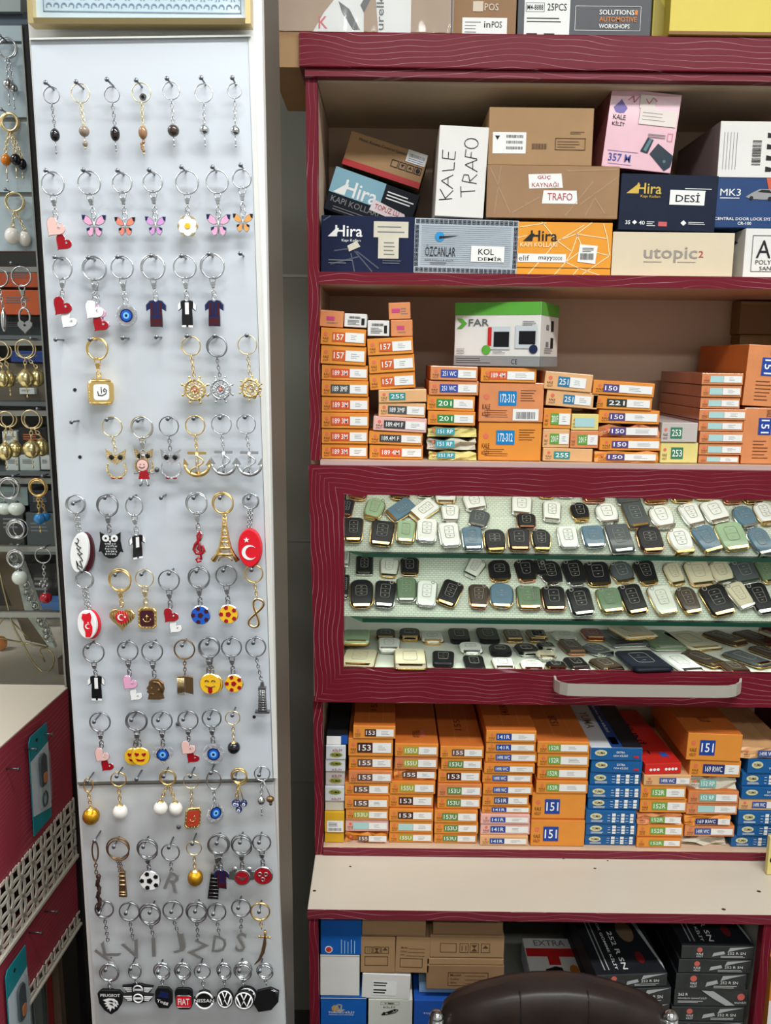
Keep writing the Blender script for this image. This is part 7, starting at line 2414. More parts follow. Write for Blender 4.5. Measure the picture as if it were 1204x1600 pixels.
k = KR(C2, (780, 388), (798, 430, 39), GOLD, 'gold ship wheel with crystals, fourth row', thin=.75).chain('link', 808, 555); wheel(k, 810, 612, 60, GOLD)
k = KR(C2, (895, 388), (905, 430, 42), DKSIL, 'silver ship wheel with crystals, fourth row', double=True).chain('link', 916, 555); wheel(k, 918, 610, 58, SILVER)
k = KR(C2, (1030, 385), (1033, 425, 39), PGOLD, 'gold crystal snowflake, last of fourth row', thin=.7).chain('link', 1043, 550); wheel(k, 1045, 605, 52, GOLD, True)
# row 5
nail(298 / S4, 380 + 748 / S4, 'bare nail left of the gold crystal owl, white board')
k = KR(C2, (445, 738), (468, 768, 41), PGOLD, 'gold crystal owl, first of fifth row', thin=.8).chain('link', 478, 868); owl(k, 480, 925, 92, 130, GOLD)
k = KR(C2, None, (590, 768, 44), PGOLD, 'gold crystal owl partly behind the doll, fifth row', dy=.005, thin=.8).chain('link', 596, 862); owl(k, 597, 915, 86, 115, GOLD)
k = KR(C2, (575, 742), (594, 772, 44), SILVER, 'smiling doll in red dress, second of fifth row', dy=-.006).chain('swivel', 592, 905)
mb = MB(); mb.prism([(-24, -16), (24, -16), (14, 24), (-14, 24)], -4, 4, 0, None, bev=1.5); o = k.part('dress', mb, E_RED, None, 595, 972)
mb = MB(); mb.prism(disc(24, 20), -5, 5, 0, None, bev=2); k.part('face', mb, E_SKIN, None, 590, 930)
mb = MB(); mb.tube([(-13 + 4 * i, -6, -4 - 6 * math.sin(math.pi * i / 6)) for i in range(7)], 1.6); mb.ball((-8, -6, 5), 2.5, 1, 2.5); mb.ball((8, -6, 5), 2.5, 1, 2.5); k.part('smile', mb, INK, None, 590, 930)
mb = MB(); mb.ring(0, 0, 24, 4, 0, 0, None, 20, 6); k.part('hair', mb, BRONZE, None, 590, 928)
for sg in (-1, 1):
    mb = MB(); mb.tube([(sg * 12, 0, 18), (sg * 30, 0, 10), (sg * 42, 0, 8)], 3.5); k.part('arm', mb, DKSIL, None, 595, 972)
    mb = MB(); mb.tube([(sg * 10, 0, -14), (sg * 11, 0, -38), (sg * 20, 0, -44)], [4, 4, 6]); k.part('leg', mb, DKSIL, None, 595, 972)
k = KR(C2, (700, 735), (705, 765, 40), DKSIL, 'silver crystal owl, third of fifth row', thin=.8).chain('link', 708, 865); owl(k, 710, 925, 92, 130, SILVER)
k = KR(C2, (808, 733), (815, 762, 40), GOLD, 'gold anchor with crystals, fifth row', thin=.9).chain('link', 820, 868); anchor(k, 820, 922, 112, 108, GOLD)
k = KR(C2, (918, 730), (925, 757, 41), SILVER, 'silver anchor, left one of two, fifth row', thin=.8).chain('link', 932, 862); anchor(k, 932, 918, 108, 108, SILVER)
k = KR(C2, (1022, 728), (1028, 757, 39), SILVER, 'silver anchor, last of fifth row', thin=.8).chain('link', 1040, 865); anchor(k, 1040, 920, 108, 108, SILVER)
# row 6
for dy, lab, rot, mt in ((.008, 'dark and red foam oval behind the white signed one, sixth row', 2, M('floater_dark_red', (70, 18, 26), .4)), (-.002, 'white foam oval with black signature, first of sixth row', 8, E_WHITE)):
    k = KR(C3, (305, 72) if dy < 0 else None, (313 + (5 if dy > 0 else 0), 75, 38), SILVER, lab, dy=dy).chain('mesh', 325, 195)
    o = oval_float(k, 326 + (22 if dy > 0 else 0), 280, 38, 86, mt, rot)
    if dy < 0:
        mb = MB(); sg_ = [(-14, 62), (-6, 54), (-10, 40), (-20, 44), (-8, 30), (6, 24), (-4, 14), (-12, 22), (4, 4), (14, 0), (2, -8), (-6, 0), (10, -18), (18, -30), (6, -34), (16, -50), (22, -62), (2, -52), (-8, -34), (0, -64), (14, -72)]
        mb.tube([(x, -15, z) for x, z in sg_], 2.2); k.part('signature', mb, INK, o)
k = KR(C3, (437, 48), (448, 78, 44), DKSIL, 'black owl with white eyes, second of sixth row', double=True).chain('swivel', 452, 192)
owlp = [(-44, 58), (-24, 46), (0, 40), (24, 46), (44, 58), (42, 20), (48, -14), (52, -28), (40, -26), (28, -46), (10, -56), (-10, -56), (-28, -46), (-40, -26), (-52, -28), (-48, -14), (-42, 20)]
o = k.part('owl_body', prism_b(owlp[::-1], -5, 5, 2), E_BLACK, None, 456, 250)
mb = MB()
for r_ in range(5):
    for i in range(5):
        mb.ball(((i - 2) * 10 + (r_ % 2) * 4, -6, 8 - 11 * r_), 4.5, 3, 4.5, 0, None, 6, 4)
k.part('crystals', mb, CRYST, o)
for sg in (-1, 1):
    e_ = k.part('eye', flat(disc(15, 16, sg * 18, 32), -7), E_WHITE, o)
    k.part('pupil', flat(disc(5, 10, sg * 18, 32), -9), INK, o)
k.part('beak', flat([(-5, 22), (5, 22), (0, 10)][::-1], -8), E_WHITE, o)
k = KR(C3, (545, 50), (560, 83, 41, .86), SILVER, 'black and white shirt turned sideways, third of sixth row').chain('swivel', 566, 203); jersey(k, 566, 255, 80, 104, 'bw', 52)
nail(672 / S4, 760 + 48 / S4, 'bare nail between the sideways shirt and red treble clef, white board')
k = KR(C3, (808, 48), (820, 68, 44), SILVER, 'red treble clef, sixth row', double=True).chain('swivel', 826, 190)
tc = [(6, -58), (-8, -64), (-14, -54), (-4, -46), (8, -54), (4, -20), (-2, 20), (-6, 48), (4, 66), (10, 54), (2, 32), (-16, 10), (-22, -10), (-12, -28), (6, -30), (20, -16), (14, 4), (-2, 6), (-8, -8), (0, -16)]
mb = MB(); mb.tube([(x * 1.05, 0, z) for x, z in tc], [7, 6, 5, 5, 5, 6, 6, 6, 6, 6, 7, 7, 7, 7, 7, 7, 6, 5, 4, 3], 0, None, 8); o = k.part('treble_clef', mb, E_RED, None, 828, 257)
mb = MB(); mb.tube([(x * 1.05 + 3, 2, z - 1) for x, z in tc[5:16]], 6.5); k.part('metal_back', mb, SILVER, o)


def tower(k, x, y, w, h, mat, eiffel=True):
    hh = h / 2
    mb = MB()
    if eiffel:
        prof_ = [(0.06, 1.0), (.09, .5), (.16, 0), (.26, -.45), (.40, -.72), (.62, -1)]
        for sg in (-1, 1):
            pts_ = [(sg * w * a, 0, hh * b) for a, b in prof_]
            mb.tube(pts_, [3, 4, 5, 7, 9, 12], 0, None, 6)
        for b, a in ((.75, .08), (.5, .1), (.25, .13), (0, .17), (-.2, .21), (-.45, .29), (-.72, .42)):
            mb.tube([(-w * a, -2, hh * b), (w * a, -2, hh * b)], 3.5 if b > -.4 else 7)
        for i in range(10):
            b = 1 - .16 * i; b2 = b - .16
            a = .07 + .018 * i
            mb.tube([(-w * a, -1, hh * b), (w * a, -1, hh * b2)], 1.8); mb.tube([(w * a, -1, hh * b), (-w * a, -1, hh * b2)], 1.8)
        mb.tube([(w * .34 * math.cos(t), -2, -hh * 1.0 + hh * .2 * math.sin(t)) for t in [math.pi * i / 8 for i in range(9)]], 3.5)
    else:
        mb.prism([(-w * .3, -hh * .86), (w * .3, -hh * .86), (w * .22, hh * .4), (-w * .22, hh * .4)], -9, 9, 0, None, bev=2)
        mb.prism([(-w * .5, -hh), (w * .5, -hh), (w * .5, -hh * .88), (-w * .5, -hh * .88)], -12, 12)
        mb.prism([(-w * .26, hh * .4), (w * .26, hh * .4), (w * .26, hh * .52), (-w * .26, hh * .52)], -11, 11)
        mb.prism([(-w * .14, hh * .52), (w * .14, hh * .52), (w * .1, hh * .8), (-w * .1, hh * .8)], -6, 6)
        mb.tube([(0, 0, hh * .8), (0, 0, hh)], 2.5)
        for i in range(9):
            z = -hh * .8 + hh * 1.15 * i / 8
            mb.tube([(-w * .27, -9, z), (w * .27, -9, z)], 2)
        for i in range(3):
            mb.tube([(-w * .15 + w * .15 * i, -9, -hh * .85), (-w * .13 + w * .13 * i, -9, hh * .38)], 2)
    return k.part('tower', mb, mat, None, x, y)


k = KR(C3, (918, 48), (930, 68, 43), GOLD, 'gold lattice tower, sixth row', double=True).chain('link', 932, 126); tower(k, 937, 215, 84, 205, GOLD)
for dy in (.006, -.004):
    k = KR(C3, (1037, 50) if dy < 0 else None, (1045 + (4 if dy > 0 else 0), 62, 32), SILVER, 'red foam oval with white star and crescent, last of sixth row' if dy < 0 else 'plain red foam oval behind the star and crescent one, sixth row', dy=dy).chain('mesh', 1040, 180)
    o = oval_float(k, 1041 + (5 if dy > 0 else 0), 260, 48, 82, RED_FLOAT, -2)
    if dy < 0:
        k.part('crescent', crescent(32, 0, -18), E_WHITE, o, rot=0)
        o.children[0].rotation_euler = (0, math.radians(-80), 0) if False else (0, 0, 0)
        k.part('star', flat(star(13, 5, -10, 36), -16), E_WHITE, o)
# row 7
k = KR(C3, None, (355, 392, 35), SILVER, 'red and white foam oval behind the map one, seventh row', dy=.006).chain('mesh', 366, 520); oval_float(k, 372, 582, 40, 62, RED_FLOAT, -4)
k = KR(C3, (340, 355), (350, 390, 35), SILVER, 'white foam oval with red map and crescent, first of seventh row', dy=-.004).chain('mesh', 360, 522)
o = oval_float(k, 358, 582, 40, 62, E_WHITE, -4)
mb = MB(); mb.prism([(-12, 50), (4, 48), (22, 54), (24, 30), (18, 10), (24, -10), (20, -36), (10, -54), (-10, -52), (-8, -30), (-14, -8), (-10, 16), (-18, 30)][::-1], -15.5, -14); k.part('map_patch', mb, RED_FLOAT, o)
k.part('crescent', crescent(11, 5, -6, 0, -17), E_WHITE, o)
k.part('star', flat(star(4, 5, 8, 10), -17), E_WHITE, o)
k = KR(C3, (480, 370), (500, 390, 46), BRONZE if False else GOLD, 'gold heart with red star and crescent, second of seventh row', double=True).chain('swivel', 505, 505)
o = k.part('gold_heart', prism_b(heart_pts(54), -7, 7, 3), GOLD, None, 505, 556)
mb = MB()
for i in range(9):
    mb.tube([(-40 + i * 10, -8, 34 - abs(i - 4) * 3), (-40 + i * 10 + 8, -8, -34 + abs(i - 4) * 8)], 1.6)
k.part('engraving', mb, BRONZE, o)
e_ = k.part('enamel_field', flat(disc(28, 20, 0, 6), -9), RED_FLOAT, o)
k.part('crescent', crescent(14, -3, 6, 0, -11), E_WHITE, o)
k.part('star', flat(star(6, 5, 14, 8), -11), E_WHITE, o)
k = KR(C3, (590, 368), (603, 385, 38), PGOLD, 'gold plaque with maroon anchor field, third of seventh row', thin=.7).chain('swivel', 606, 508); plaque(k, 610, 556, 78, 92, GOLD, E_MAROON, 'anchor')
k = KR(C3, (705, 365), (705, 393, 43), DKSIL, 'red heart over white heart, fourth of seventh row').chain('swivel', 708, 512); hearts(k, 707, 546, E_RED, 724, 598, E_WHITE, 35)
k = KR(C3, (820, 355), (830, 380, 44), DKSIL, 'blue and maroon ball disc, seventh row', double=True).chain('swivel', 834, 500); soccer(k, 835, 543, 42, E_BLUE, E_MAROON)
k = KR(C3, (932, 352), (945, 373, 43), DKSIL, 'yellow and red ball disc, seventh row').chain('swivel', 951, 496); soccer(k, 952, 539, 42, E_YEL, E_RED)
k = KR(C3, (1050, 350), (1060, 365, 37), GOLD, 'gold infinity loop, last of seventh row').chain('link', 1074, 470)
mb = MB()
q_ = [(26 * math.sin(t) if False else 24 * math.sin(2 * t) * .9, 0, 62 * math.cos(t)) for t in [2 * math.pi * i / 40 for i in range(40)]]
mb.tube(q_, 6, 0, None, 8, True); o = k.part('infinity_loop', mb, PGOLD, None, 1068, 535, rot=14)
mb = MB(); mb.tube([(x, -4, z) for x, y, z in q_], 3.2, 0, None, 6, True); k.part('dark_inlay', mb, BRONZE, o)
# row 8
k = KR(C3, (365, 673), (390, 695, 43), DKSIL, 'black and white shirt, first of eighth row').chain('swivel', 396, 798); jersey(k, 398, 848, 72, 112, 'bw')
k = KR(C3, (515, 670), (533, 688, 42), DKSIL, 'pink heart over white heart, second of eighth row').chain('swivel', 538, 795); hearts(k, 535, 828, E_PINK, 557, 884, E_WHITE, 34)
k = KR(C3, (630, 670), (635, 690, 43), DKSIL, 'bronze relief of a face in profile, third of eighth row').chain('swivel', 642, 802)
hp_ = [(-34, -46), (-28, -20), (-38, -12), (-32, -4), (-38, 4), (-28, 18), (-26, 36), (-8, 46), (16, 44), (34, 28), (38, 2), (32, -22), (36, -40), (16, -46)]
o = k.part('head_medal', prism_b(hp_[::-1] if False else hp_[::-1], -5, 5, 2), BRONZE, None, 645, 855)
mb = MB(); mb.tube([(-10, -6, 34), (14, -6, 30), (28, -6, 10), (26, -6, -12)], 5); mb.tube([(-22, -6, -18), (-4, -6, -20)], 2.5); mb.ball((-16, -5, 6), 4, 3, 3); mb.ball((14, -5, -4), 6, 3, 8); k.part('relief', mb, BRONZE, o)
k = KR(C3, (760, 665), (770, 682, 42), BRONZE, 'bronze flag shaped pendant with vertical bars, eighth row').chain('link', 770, 790)
mb = MB(); mb.prism([(-34, -40), (-2, -34), (-2, 40), (-34, 34)], -4, 4, 0, None, bev=1.5)
mb.prism([(0, -34), (34, -42), (34, 34), (0, 40)], -6, 2, 0, None, bev=1.5)
o = k.part('flag_pendant', mb, BRONZE, None, 770, 835)
mb = MB()
for i in range(6):
    mb.tube([(-31 + 5.2 * i, -5, -44), (-31 + 5.2 * i, -5, 30)], 1.5)
k.part('bar_relief', mb, PGOLD, o)
k = KR(C3, None, (876, 672, 42), DKSIL, 'second yellow emoji disc behind the tongue one, eighth row', dy=.005).chain('swivel', 884, 785); emoji(k, 888, 832, 42, 'tongue')
k = KR(C3, (865, 658), (872, 675, 43), DKSIL, 'yellow emoji with red tongue, eighth row', dy=-.004).chain('swivel', 868, 785); emoji(k, 876, 832, 45, 'tongue')
k = KR(C3, (955, 655), (967, 673, 41), DKSIL, 'yellow and red ball disc, sixth of eighth row').chain('swivel', 972, 788); soccer(k, 975, 830, 40, E_YEL, E_RED)
k = KR(C3, (1058, 655), (1068, 672, 41), DKSIL, 'dark metal clock tower, last of eighth row').chain('link', 1090, 814); tower(k, 1094, 885, 62, 150, DKSIL, False)
# row 9
k = KR(C4, (392, 102), (417, 103, 42), DKSIL, 'blush heart over red heart, first of ninth row').chain('swivel', 420, 215); hearts(k, 417, 250, E_SKIN, 437, 298, E_RED, 34)
k = KR(C4, None, (572, 100, 42), DKSIL, 'second heart-eyed emoji disc behind the front one, ninth row', dy=.005).chain('swivel', 560, 210); emoji(k, 552, 255, 38, 'hearts')
k = KR(C4, (548, 95), (568, 98, 43), DKSIL, 'yellow emoji with red heart eyes, second of ninth row', dy=-.004).chain('swivel', 580, 210); emoji(k, 583, 254, 40, 'hearts')
k = KR(C4, (660, 95), (676, 98, 42), DKSIL, 'heart shaped evil eye, third of ninth row').chain('swivel', 677, 208); evil_eye(k, 677, 245, 46, 46, 'heart')
k = KR(C4, (765, 92), (785, 95, 41), DKSIL, 'blush heart over red heart, fourth of ninth row').chain('swivel', 786, 185); hearts(k, 780, 218, E_SKIN, 799, 262, E_RED, 34)
k = KR(C4, (873, 87), (884, 87, 39), DKSIL, 'large round evil eye in crystals, fifth of ninth row').chain('swivel', 888, 198); evil_eye(k, 890, 244, 46, 47)
k = KR(C4, (970, 75), (972, 85, 30), PGOLD, 'black ball with gold cap, last of ninth row', thin=.7).chain('link', 975, 182); bead(k, 975, 217, 27, 27, E_BLACK, None, None, GOLD)
# row 10
PEARL = M('pearl_white', (226, 222, 214), .18, coat=.6)
GBALL = M('gold_ball', (214, 160, 44), .22, .9, bump=.3, nscale=120)
k = KR(C4, (364, 352), (368, 366, 31, .6), GOLD, 'ribbed gold ball, first of tenth row', thin=.8).chain('link', 374, 464); bead(k, 375, 505, 36, 37, GBALL)
k = KR(C4, (487, 330), (495, 342, 32), GOLD, 'single white pearl ball, second of tenth row', thin=.8).chain('link', 497, 448); bead(k, 497, 488, 32, 33, PEARL)
nail(570 / S4, 1090 + 342 / S4, 'bare nail between the single and twin pearls, white board')
k = KR(C4, None, (704, 336, 31), GOLD, 'right one of twin white pearls, tenth row', dy=.005, thin=.8).chain('link', 727, 432); bead(k, 730, 473, 30, 31, PEARL)
k = KR(C4, (683, 330), (699, 335, 32), GOLD, 'left one of twin white pearls, tenth row', thin=.8, dy=-.003).chain('link', 672, 432); bead(k, 667, 472, 30, 31, PEARL)
k = KR(C4, (795, 330), (798, 350, 32), PGOLD, 'gold plaque with red field and script, tenth row', thin=.6).chain('link', 799, 466); plaque(k, 802, 514, 66, 90, GOLD, M('enamel_brick', (176, 58, 40), .25, coat=.5), 'vav', 6, 24)
k = KR(C4, (880, 316), (893, 345, 42, .7), SILVER, 'tilted drop shaped evil eye, tenth row').chain('link', 894, 450); evil_eye(k, 897, 490, 36, 46, 'drop', 30)
k = KR(C4, (980, 338), (998, 326, 32), GOLD, 'cluster of small evil eye beads on gold chains, tenth row', double=True).chain('link', 985, 432)
for x, y in ((980, 450), (1018, 450), (996, 478), (990, 452)):
    mb = MB(); mb.ball((0, 0, 0), 14, 12, 16); o = k.part('eye_bead', mb, E_NAVY, None, x, y)
    k.part('eye_white', flat(disc(7, 12), -13), E_WHITE, o); k.part('pupil', flat(disc(3.5, 10), -14.5), E_BLUE, o)
mb = MB(); mb.tube([(0, 0, 0), (22, 0, -100)], 2.2); mb.tube([(0, 0, 0), (-2, 0, -130)], 2.2); k.part('side_chain', mb, GOLD, None, 996, 352)
k = KR(C4, (1082, 325), (1095, 318, 32), SILVER, 'silver drop bead and dark bead, last of tenth row', thin=.8).chain('link', 1090, 422); bead(k, 1090, 440, 16, 18, CHROME, 44)
mb = MB(); mb.ball((0, 0, 0), 17, 15, 14); mb.ball((2, 0, -20), 7, 7, 9); k.part('dark_bead', mb, BRONZE, None, 1128, 432)
mb = MB(); mb.tube([(0, 0, 0), (28, 0, -70)], 2); k.part('side_chain', mb, SILVER, None, 1100, 350)
# row 11
k = KR(C5, (394, 66), (397, 108, 44, .28), BRONZE, 'ring seen edge-on with dark twisted strap, first of eleventh row').chain('link', 399, 225)
mb = MB(); mb.tube([(4 * math.sin(i), 4 * math.cos(i), 85 - 9 * i) for i in range(20)], [7 + 3 * (i % 2) for i in range(20)], 0, None, 8); k.part('twisted_strap', mb, M('dark_strap', (66, 48, 42), .4, .5), None, 404, 300)
k = KR(C5, (475, 90), (492, 95, 47), BRONZE, 'long bronze column pendant, second of eleventh row', double=True).chain('mesh', 502, 200)
mb = MB(); mb.prism([(-16, -58), (17, -60), (12, 58), (-10, 58)], -8, 8, 0, None, bev=3); o = k.part('column_pendant', mb, BRONZE, None, 506, 256)
mb = MB()
for z in (-46, -34, 0, 20, 40):
    mb.tube([(-14, -9, z), (14, -9, z)], 2.5)
k.part('relief_bands', mb, PGOLD, o)
k = KR(C5, (598, 90), (615, 95, 42), DKSIL, 'black and white football disc, third of eleventh row', double=True).chain('swivel', 620, 196); soccer(k, 622, 240, 45, E_WHITE, E_BLACK)
k = KR(C5, (705, 92), (712, 112, 37), DKSIL, 'letter R leaning over, fourth of eleventh row', thin=.9).chain('link', 714, 200); letter(k, 722, 246, 62, 86, 'R', 22)
k = KR(C5, (803, 77), (810, 95, 31), PGOLD, 'faceted gold ball, fifth of eleventh row', thin=.7).chain('link', 812, 192); bead(k, 813, 229, 33, 36, GBALL)
k = KR(C5, None, (910, 82, 42), DKSIL, 'dark patterned flag hanging behind the striped shirt, eleventh row', dy=.006).chain('swivel', 900, 205)
mb = MB(); mb.prism([(-26, -58), (20, -60), (28, 56), (-10, 60)], -4, 4, 0, None, bev=2); o = k.part('flag_pendant', mb, E_BLACK, None, 888, 268)
mb = MB()
for i in range(6):
    mb.tube([(-18 + i, -5, -46 + 17 * i), (22 + i * .6, -5, -48 + 17 * i)], 1.4)
k.part('metal_lines', mb, SILVER, o)
k = KR(C5, (905, 75), (915, 78, 43), DKSIL, 'navy striped shirt, sixth of eleventh row', dy=-.004).chain('swivel', 920, 192); jersey(k, 925, 235, 66, 88, 'nm', -10)
k = KR(C5, (1002, 72), (1008, 78, 42), DKSIL, 'winged red round emblem, seventh of eleventh row', double=True).chain('swivel', 1010, 186)
mb = MB(); mb.prism(disc(36, 24), -6, 6, 0, None, bev=2)
for sg in (-1, 1):
    mb.prism([(sg * 30, -14), (sg * 58, -8), (sg * 54, 26), (sg * 34, 34), (sg * 18, 34)][::sg], -4, 3, 0, None, bev=1)
    mb.ball((sg * 30, 0, 36), 13, 6, 12)
o = k.part('winged_medal', mb, SILVER, None, 1010, 228)
k.part('enamel_field', flat(disc(29, 22), -7.5), E_RED, o)
mb = MB(); mb.prism([(-24, 8), (0, -12), (24, 8), (12, 6), (0, 0), (-12, 6)], -9, -7.5); k.part('bird_mark', mb, SILVER, o)
k = KR(C5, (1082, 72), (1093, 72, 37), DKSIL, 'red round emblem with three small rings, last of eleventh row').chain('swivel', 1097, 178)
o = k.part('round_medal', prism_b(disc(42, 26), -6, 6, 3), SILVER, None, 1098, 220)
k.part('enamel_field', flat(disc(36, 24), -7.5), E_RED, o)
mb = MB()
for x, z in ((-13, 10), (13, 10), (0, -13)):
    mb.ring(x, z, 8, 2.2, -9, 0, None, 16, 5)
k.part('three_rings', mb, SILVER, o)
# row 12: letters
for nl, rg, px, py, w, h, s, rot, lab in (((412, 370), (435, 350, 38), 445, 545, 70, 92, 'K', -50, 'letter K lying over, first of twelfth row'), ((525, 368), (540, 360, 41), 552, 535, 76, 86, 'V', -22, 'letter V tilted, second of twelfth row'),
                                          ((625, 365), (625, 368, 44), 638, 520, 16, 88, 'I', 0, 'letter I seen edge-on, third of twelfth row'), ((715, 362), (722, 355, 41), 742, 503, 56, 86, 'J', -8, 'letter J, fourth of twelfth row'),
                                          ((815, 360), (820, 358, 42), 825, 530, 66, 74, 'Z', 28, 'letter Z tilted, fifth of twelfth row'), ((890, 372), (905, 362, 38), 915, 507, 58, 78, 'D', 8, 'letter D, sixth of twelfth row'),
                                          ((995, 345), (1007, 345, 39), 1005, 500, 42, 92, 'S', 8, 'letter S, seventh of twelfth row')):
    k = KR(C5, nl, rg, DKSIL, 'grey metal ' + lab, double=s in 'IZ').chain('link', px, py - h / 2 - 2)
    letter(k, px, py, w, h, s, rot)
k = KR(C5, (1082, 362), (1087, 360, 39), GOLD, 'gold curved sword, last of twelfth row').chain('link', 1092, 438)
mb = MB()
sw = [(8, 0, 62), (8, 0, 30), (6, 0, 0), (-2, 0, -40), (-18, 0, -76), (-38, 0, -98)]
mb.tube(sw, [4, 5, 8, 8, 6, 2], 0, None, 8); o = k.part('sword_blade', mb, BRONZE, None, 1098, 508)
mb = MB(); mb.tube([(-16, 0, 34), (28, 0, 30)], 4); mb.ball((-16, 0, 34), 5, 5, 5); mb.ball((28, 0, 30), 5, 5, 5); mb.tube([(8, 0, 62), (8, 0, 32)], 5.5); k.part('hilt', mb, GOLD, o)
# row 13: black rubber car tags
shield = [(-54, 40), (-40, 56), (40, 56), (54, 40), (48, -6), (28, -38), (0, -58), (-28, -38), (-48, -6)][::-1]
k = KR(C5, None, (460, 618, 36), SILVER, 'spare black rubber tag behind the lion shield, thirteenth row', dy=.006).chain('link', 450, 690); car_badge(k, 448, 735, [(p[0] * .6, p[1] * .8) for p in shield])
k = KR(C5, (440, 605), (455, 615, 38), SILVER, 'black rubber shield tag with white lion head, thirteenth row', dy=-.004).chain('link', 456, 692)
o = car_badge(k, 458, 750, shield)
mb = MB(); mb.text('PEUGEOT', -40, 28, 42, 42, -8, 0)
lion = [(-30, 12), (-8, 20), (16, 18), (30, 6), (34, -10), (26, -6), (28, -20), (18, -14), (16, -30), (6, -22), (-2, -42), (-6, -26), (-14, -30), (-10, -18), (-22, -16), (-14, -8), (-26, -4), (-14, 2)]
mb.prism(lion[::-1], -8, -6.5); k.part('white_emblem', mb, E_WHITE, o)
mb = MB(); mb.prism([(-8, 10), (6, 12), (16, 4), (6, 4)][::-1], -9.2, -8); mb.prism([(-6, -4), (8, -2), (14, -14), (4, -10)][::-1], -9.2, -8); mb.prism([(18, 8), (26, 0), (22, -4)][::-1], -9.2, -8); k.part('black_details', mb, RUBBER, o)
for dy, y0, lab in ((.006, 690, 'upper winged round emblem tag behind, thirteenth row'), (-.004, 730, 'black rubber tag with winged round emblem, thirteenth row')):
    k = KR(C5, (545, 600) if dy < 0 else None, (563, 610 - (4 if dy > 0 else 0), 32, .8), SILVER, lab, dy=dy).chain('link', 570, 668)
    wing_ = [(-66, 14), (-30, 18), (-18, 24), (18, 24), (30, 18), (66, 14), (50, -14), (24, -18), (12, -24), (-12, -24), (-24, -18), (-50, -14)][::-1]
    o = car_badge(k, 575, y0, wing_)
    mb = MB()
    for sg in (-1, 1):
        for i in range(3):
            mb.prism([(sg * (62 - 7 * i), 10 - 8 * i), (sg * 26, 11 - 8 * i), (sg * 26, 6 - 8 * i), (sg * (58 - 7 * i), 5 - 8 * i)][::sg], -8, -6.5)
    mb.ring(0, 0, 19, 3, -7, 0, None, 20, 6)
    mb.prism([(-15, -4), (15, -4), (15, 4), (-15, 4)], -8.5, -6.5)
    k.part('white_emblem', mb, E_WHITE, o)
k = KR(C5, (660, 615), (675, 605, 33), SILVER, 'black rubber tag with blue mark and white word, thirteenth row', double=True).chain('link', 678, 680)
o = car_badge(k, 680, 732, [(-34, 30), (-22, 50), (22, 50), (38, 32), (38, -20), (20, -48), (-20, -46), (-36, -16)][::-1])
mb = MB(); mb.text('Togg', -24, -26, 26, -8, -8, 0, Matrix.Rotation(math.radians(14), 4, 'Y')); k.part('white_word', mb, E_WHITE, o)
mb = MB(); mb.prism([(-22, 8), (22, 2), (24, 24), (-10, 34)], -8, -6.5); k.part('blue_mark', mb, E_NAVY, o)
k = KR(C5, (745, 612), (762, 605, 33), SILVER, 'black rubber tag with red square badge, thirteenth row', double=True).chain('link', 764, 682)
o = car_badge(k, 766, 735, rrect(78, 100, 22, 4, .12))
k.part('red_badge', flat(rrect(62, 52, 8, 3), -7.5), RED_FLOAT, o); o.children[0].location = (0, 0, -10)
mb = MB(); mb.text('FIAT', -24, -25, 24, 5, -9.5, 0); k.part('white_word', mb, E_WHITE, o)
mb = MB(); mb.tube([(x, -8, z - 10) for x, z in rrect(64, 54, 8, 3)], 1.6, 0, None, 5, True); k.part('badge_rim', mb, SILVER, o)
k = KR(C5, (830, 610), (845, 610, 33), SILVER, 'black rubber tag with white ring and word across, thirteenth row').chain('link', 850, 690)
o = car_badge(k, 852, 740, [(-46, -10), (-46, 10), (-34, 10), (-22, 38), (0, 48), (22, 38), (34, 10), (46, 10), (46, -10), (34, -10), (22, -38), (0, -46), (-22, -38), (-34, -10)])
mb = MB()
for a0 in (18, 198):
    mb.tube([(36 * math.cos(math.radians(a0 + 12 * i)), -7, 38 * math.sin(math.radians(a0 + 12 * i))) for i in range(13)], 4)
mb.text('NISSAN', -42, -8, 42, 8, -8.5, 0)
k.part('white_emblem', mb, E_WHITE, o)


def vw(k, x, y, r, sx, yaw=0):
    o = k.part('rubber_tag', prism_b(disc(r + 8, 24, 0, 0, sx), -6, 6, 2), RUBBER, None, x, y, yaw=yaw)
    mb = MB()
    mb.tube([(x_, -7, z) for x_, z in disc(r, 26, 0, 0, sx)], 3, 0, None, 6, True)
    f_ = r / 36.0
    mb.tube([(-13 * f_ * sx, -7, 33 * f_), (0, -7, 2 * f_), (13 * f_ * sx, -7, 33 * f_)], 3.4)
    mb.tube([(-31 * f_ * sx, -7, 18 * f_), (-14 * f_ * sx, -7, -28 * f_), (0, -7, -2 * f_), (14 * f_ * sx, -7, -28 * f_), (31 * f_ * sx, -7, 18 * f_)], 3.4)
    k.part('white_emblem', mb, E_WHITE, o)


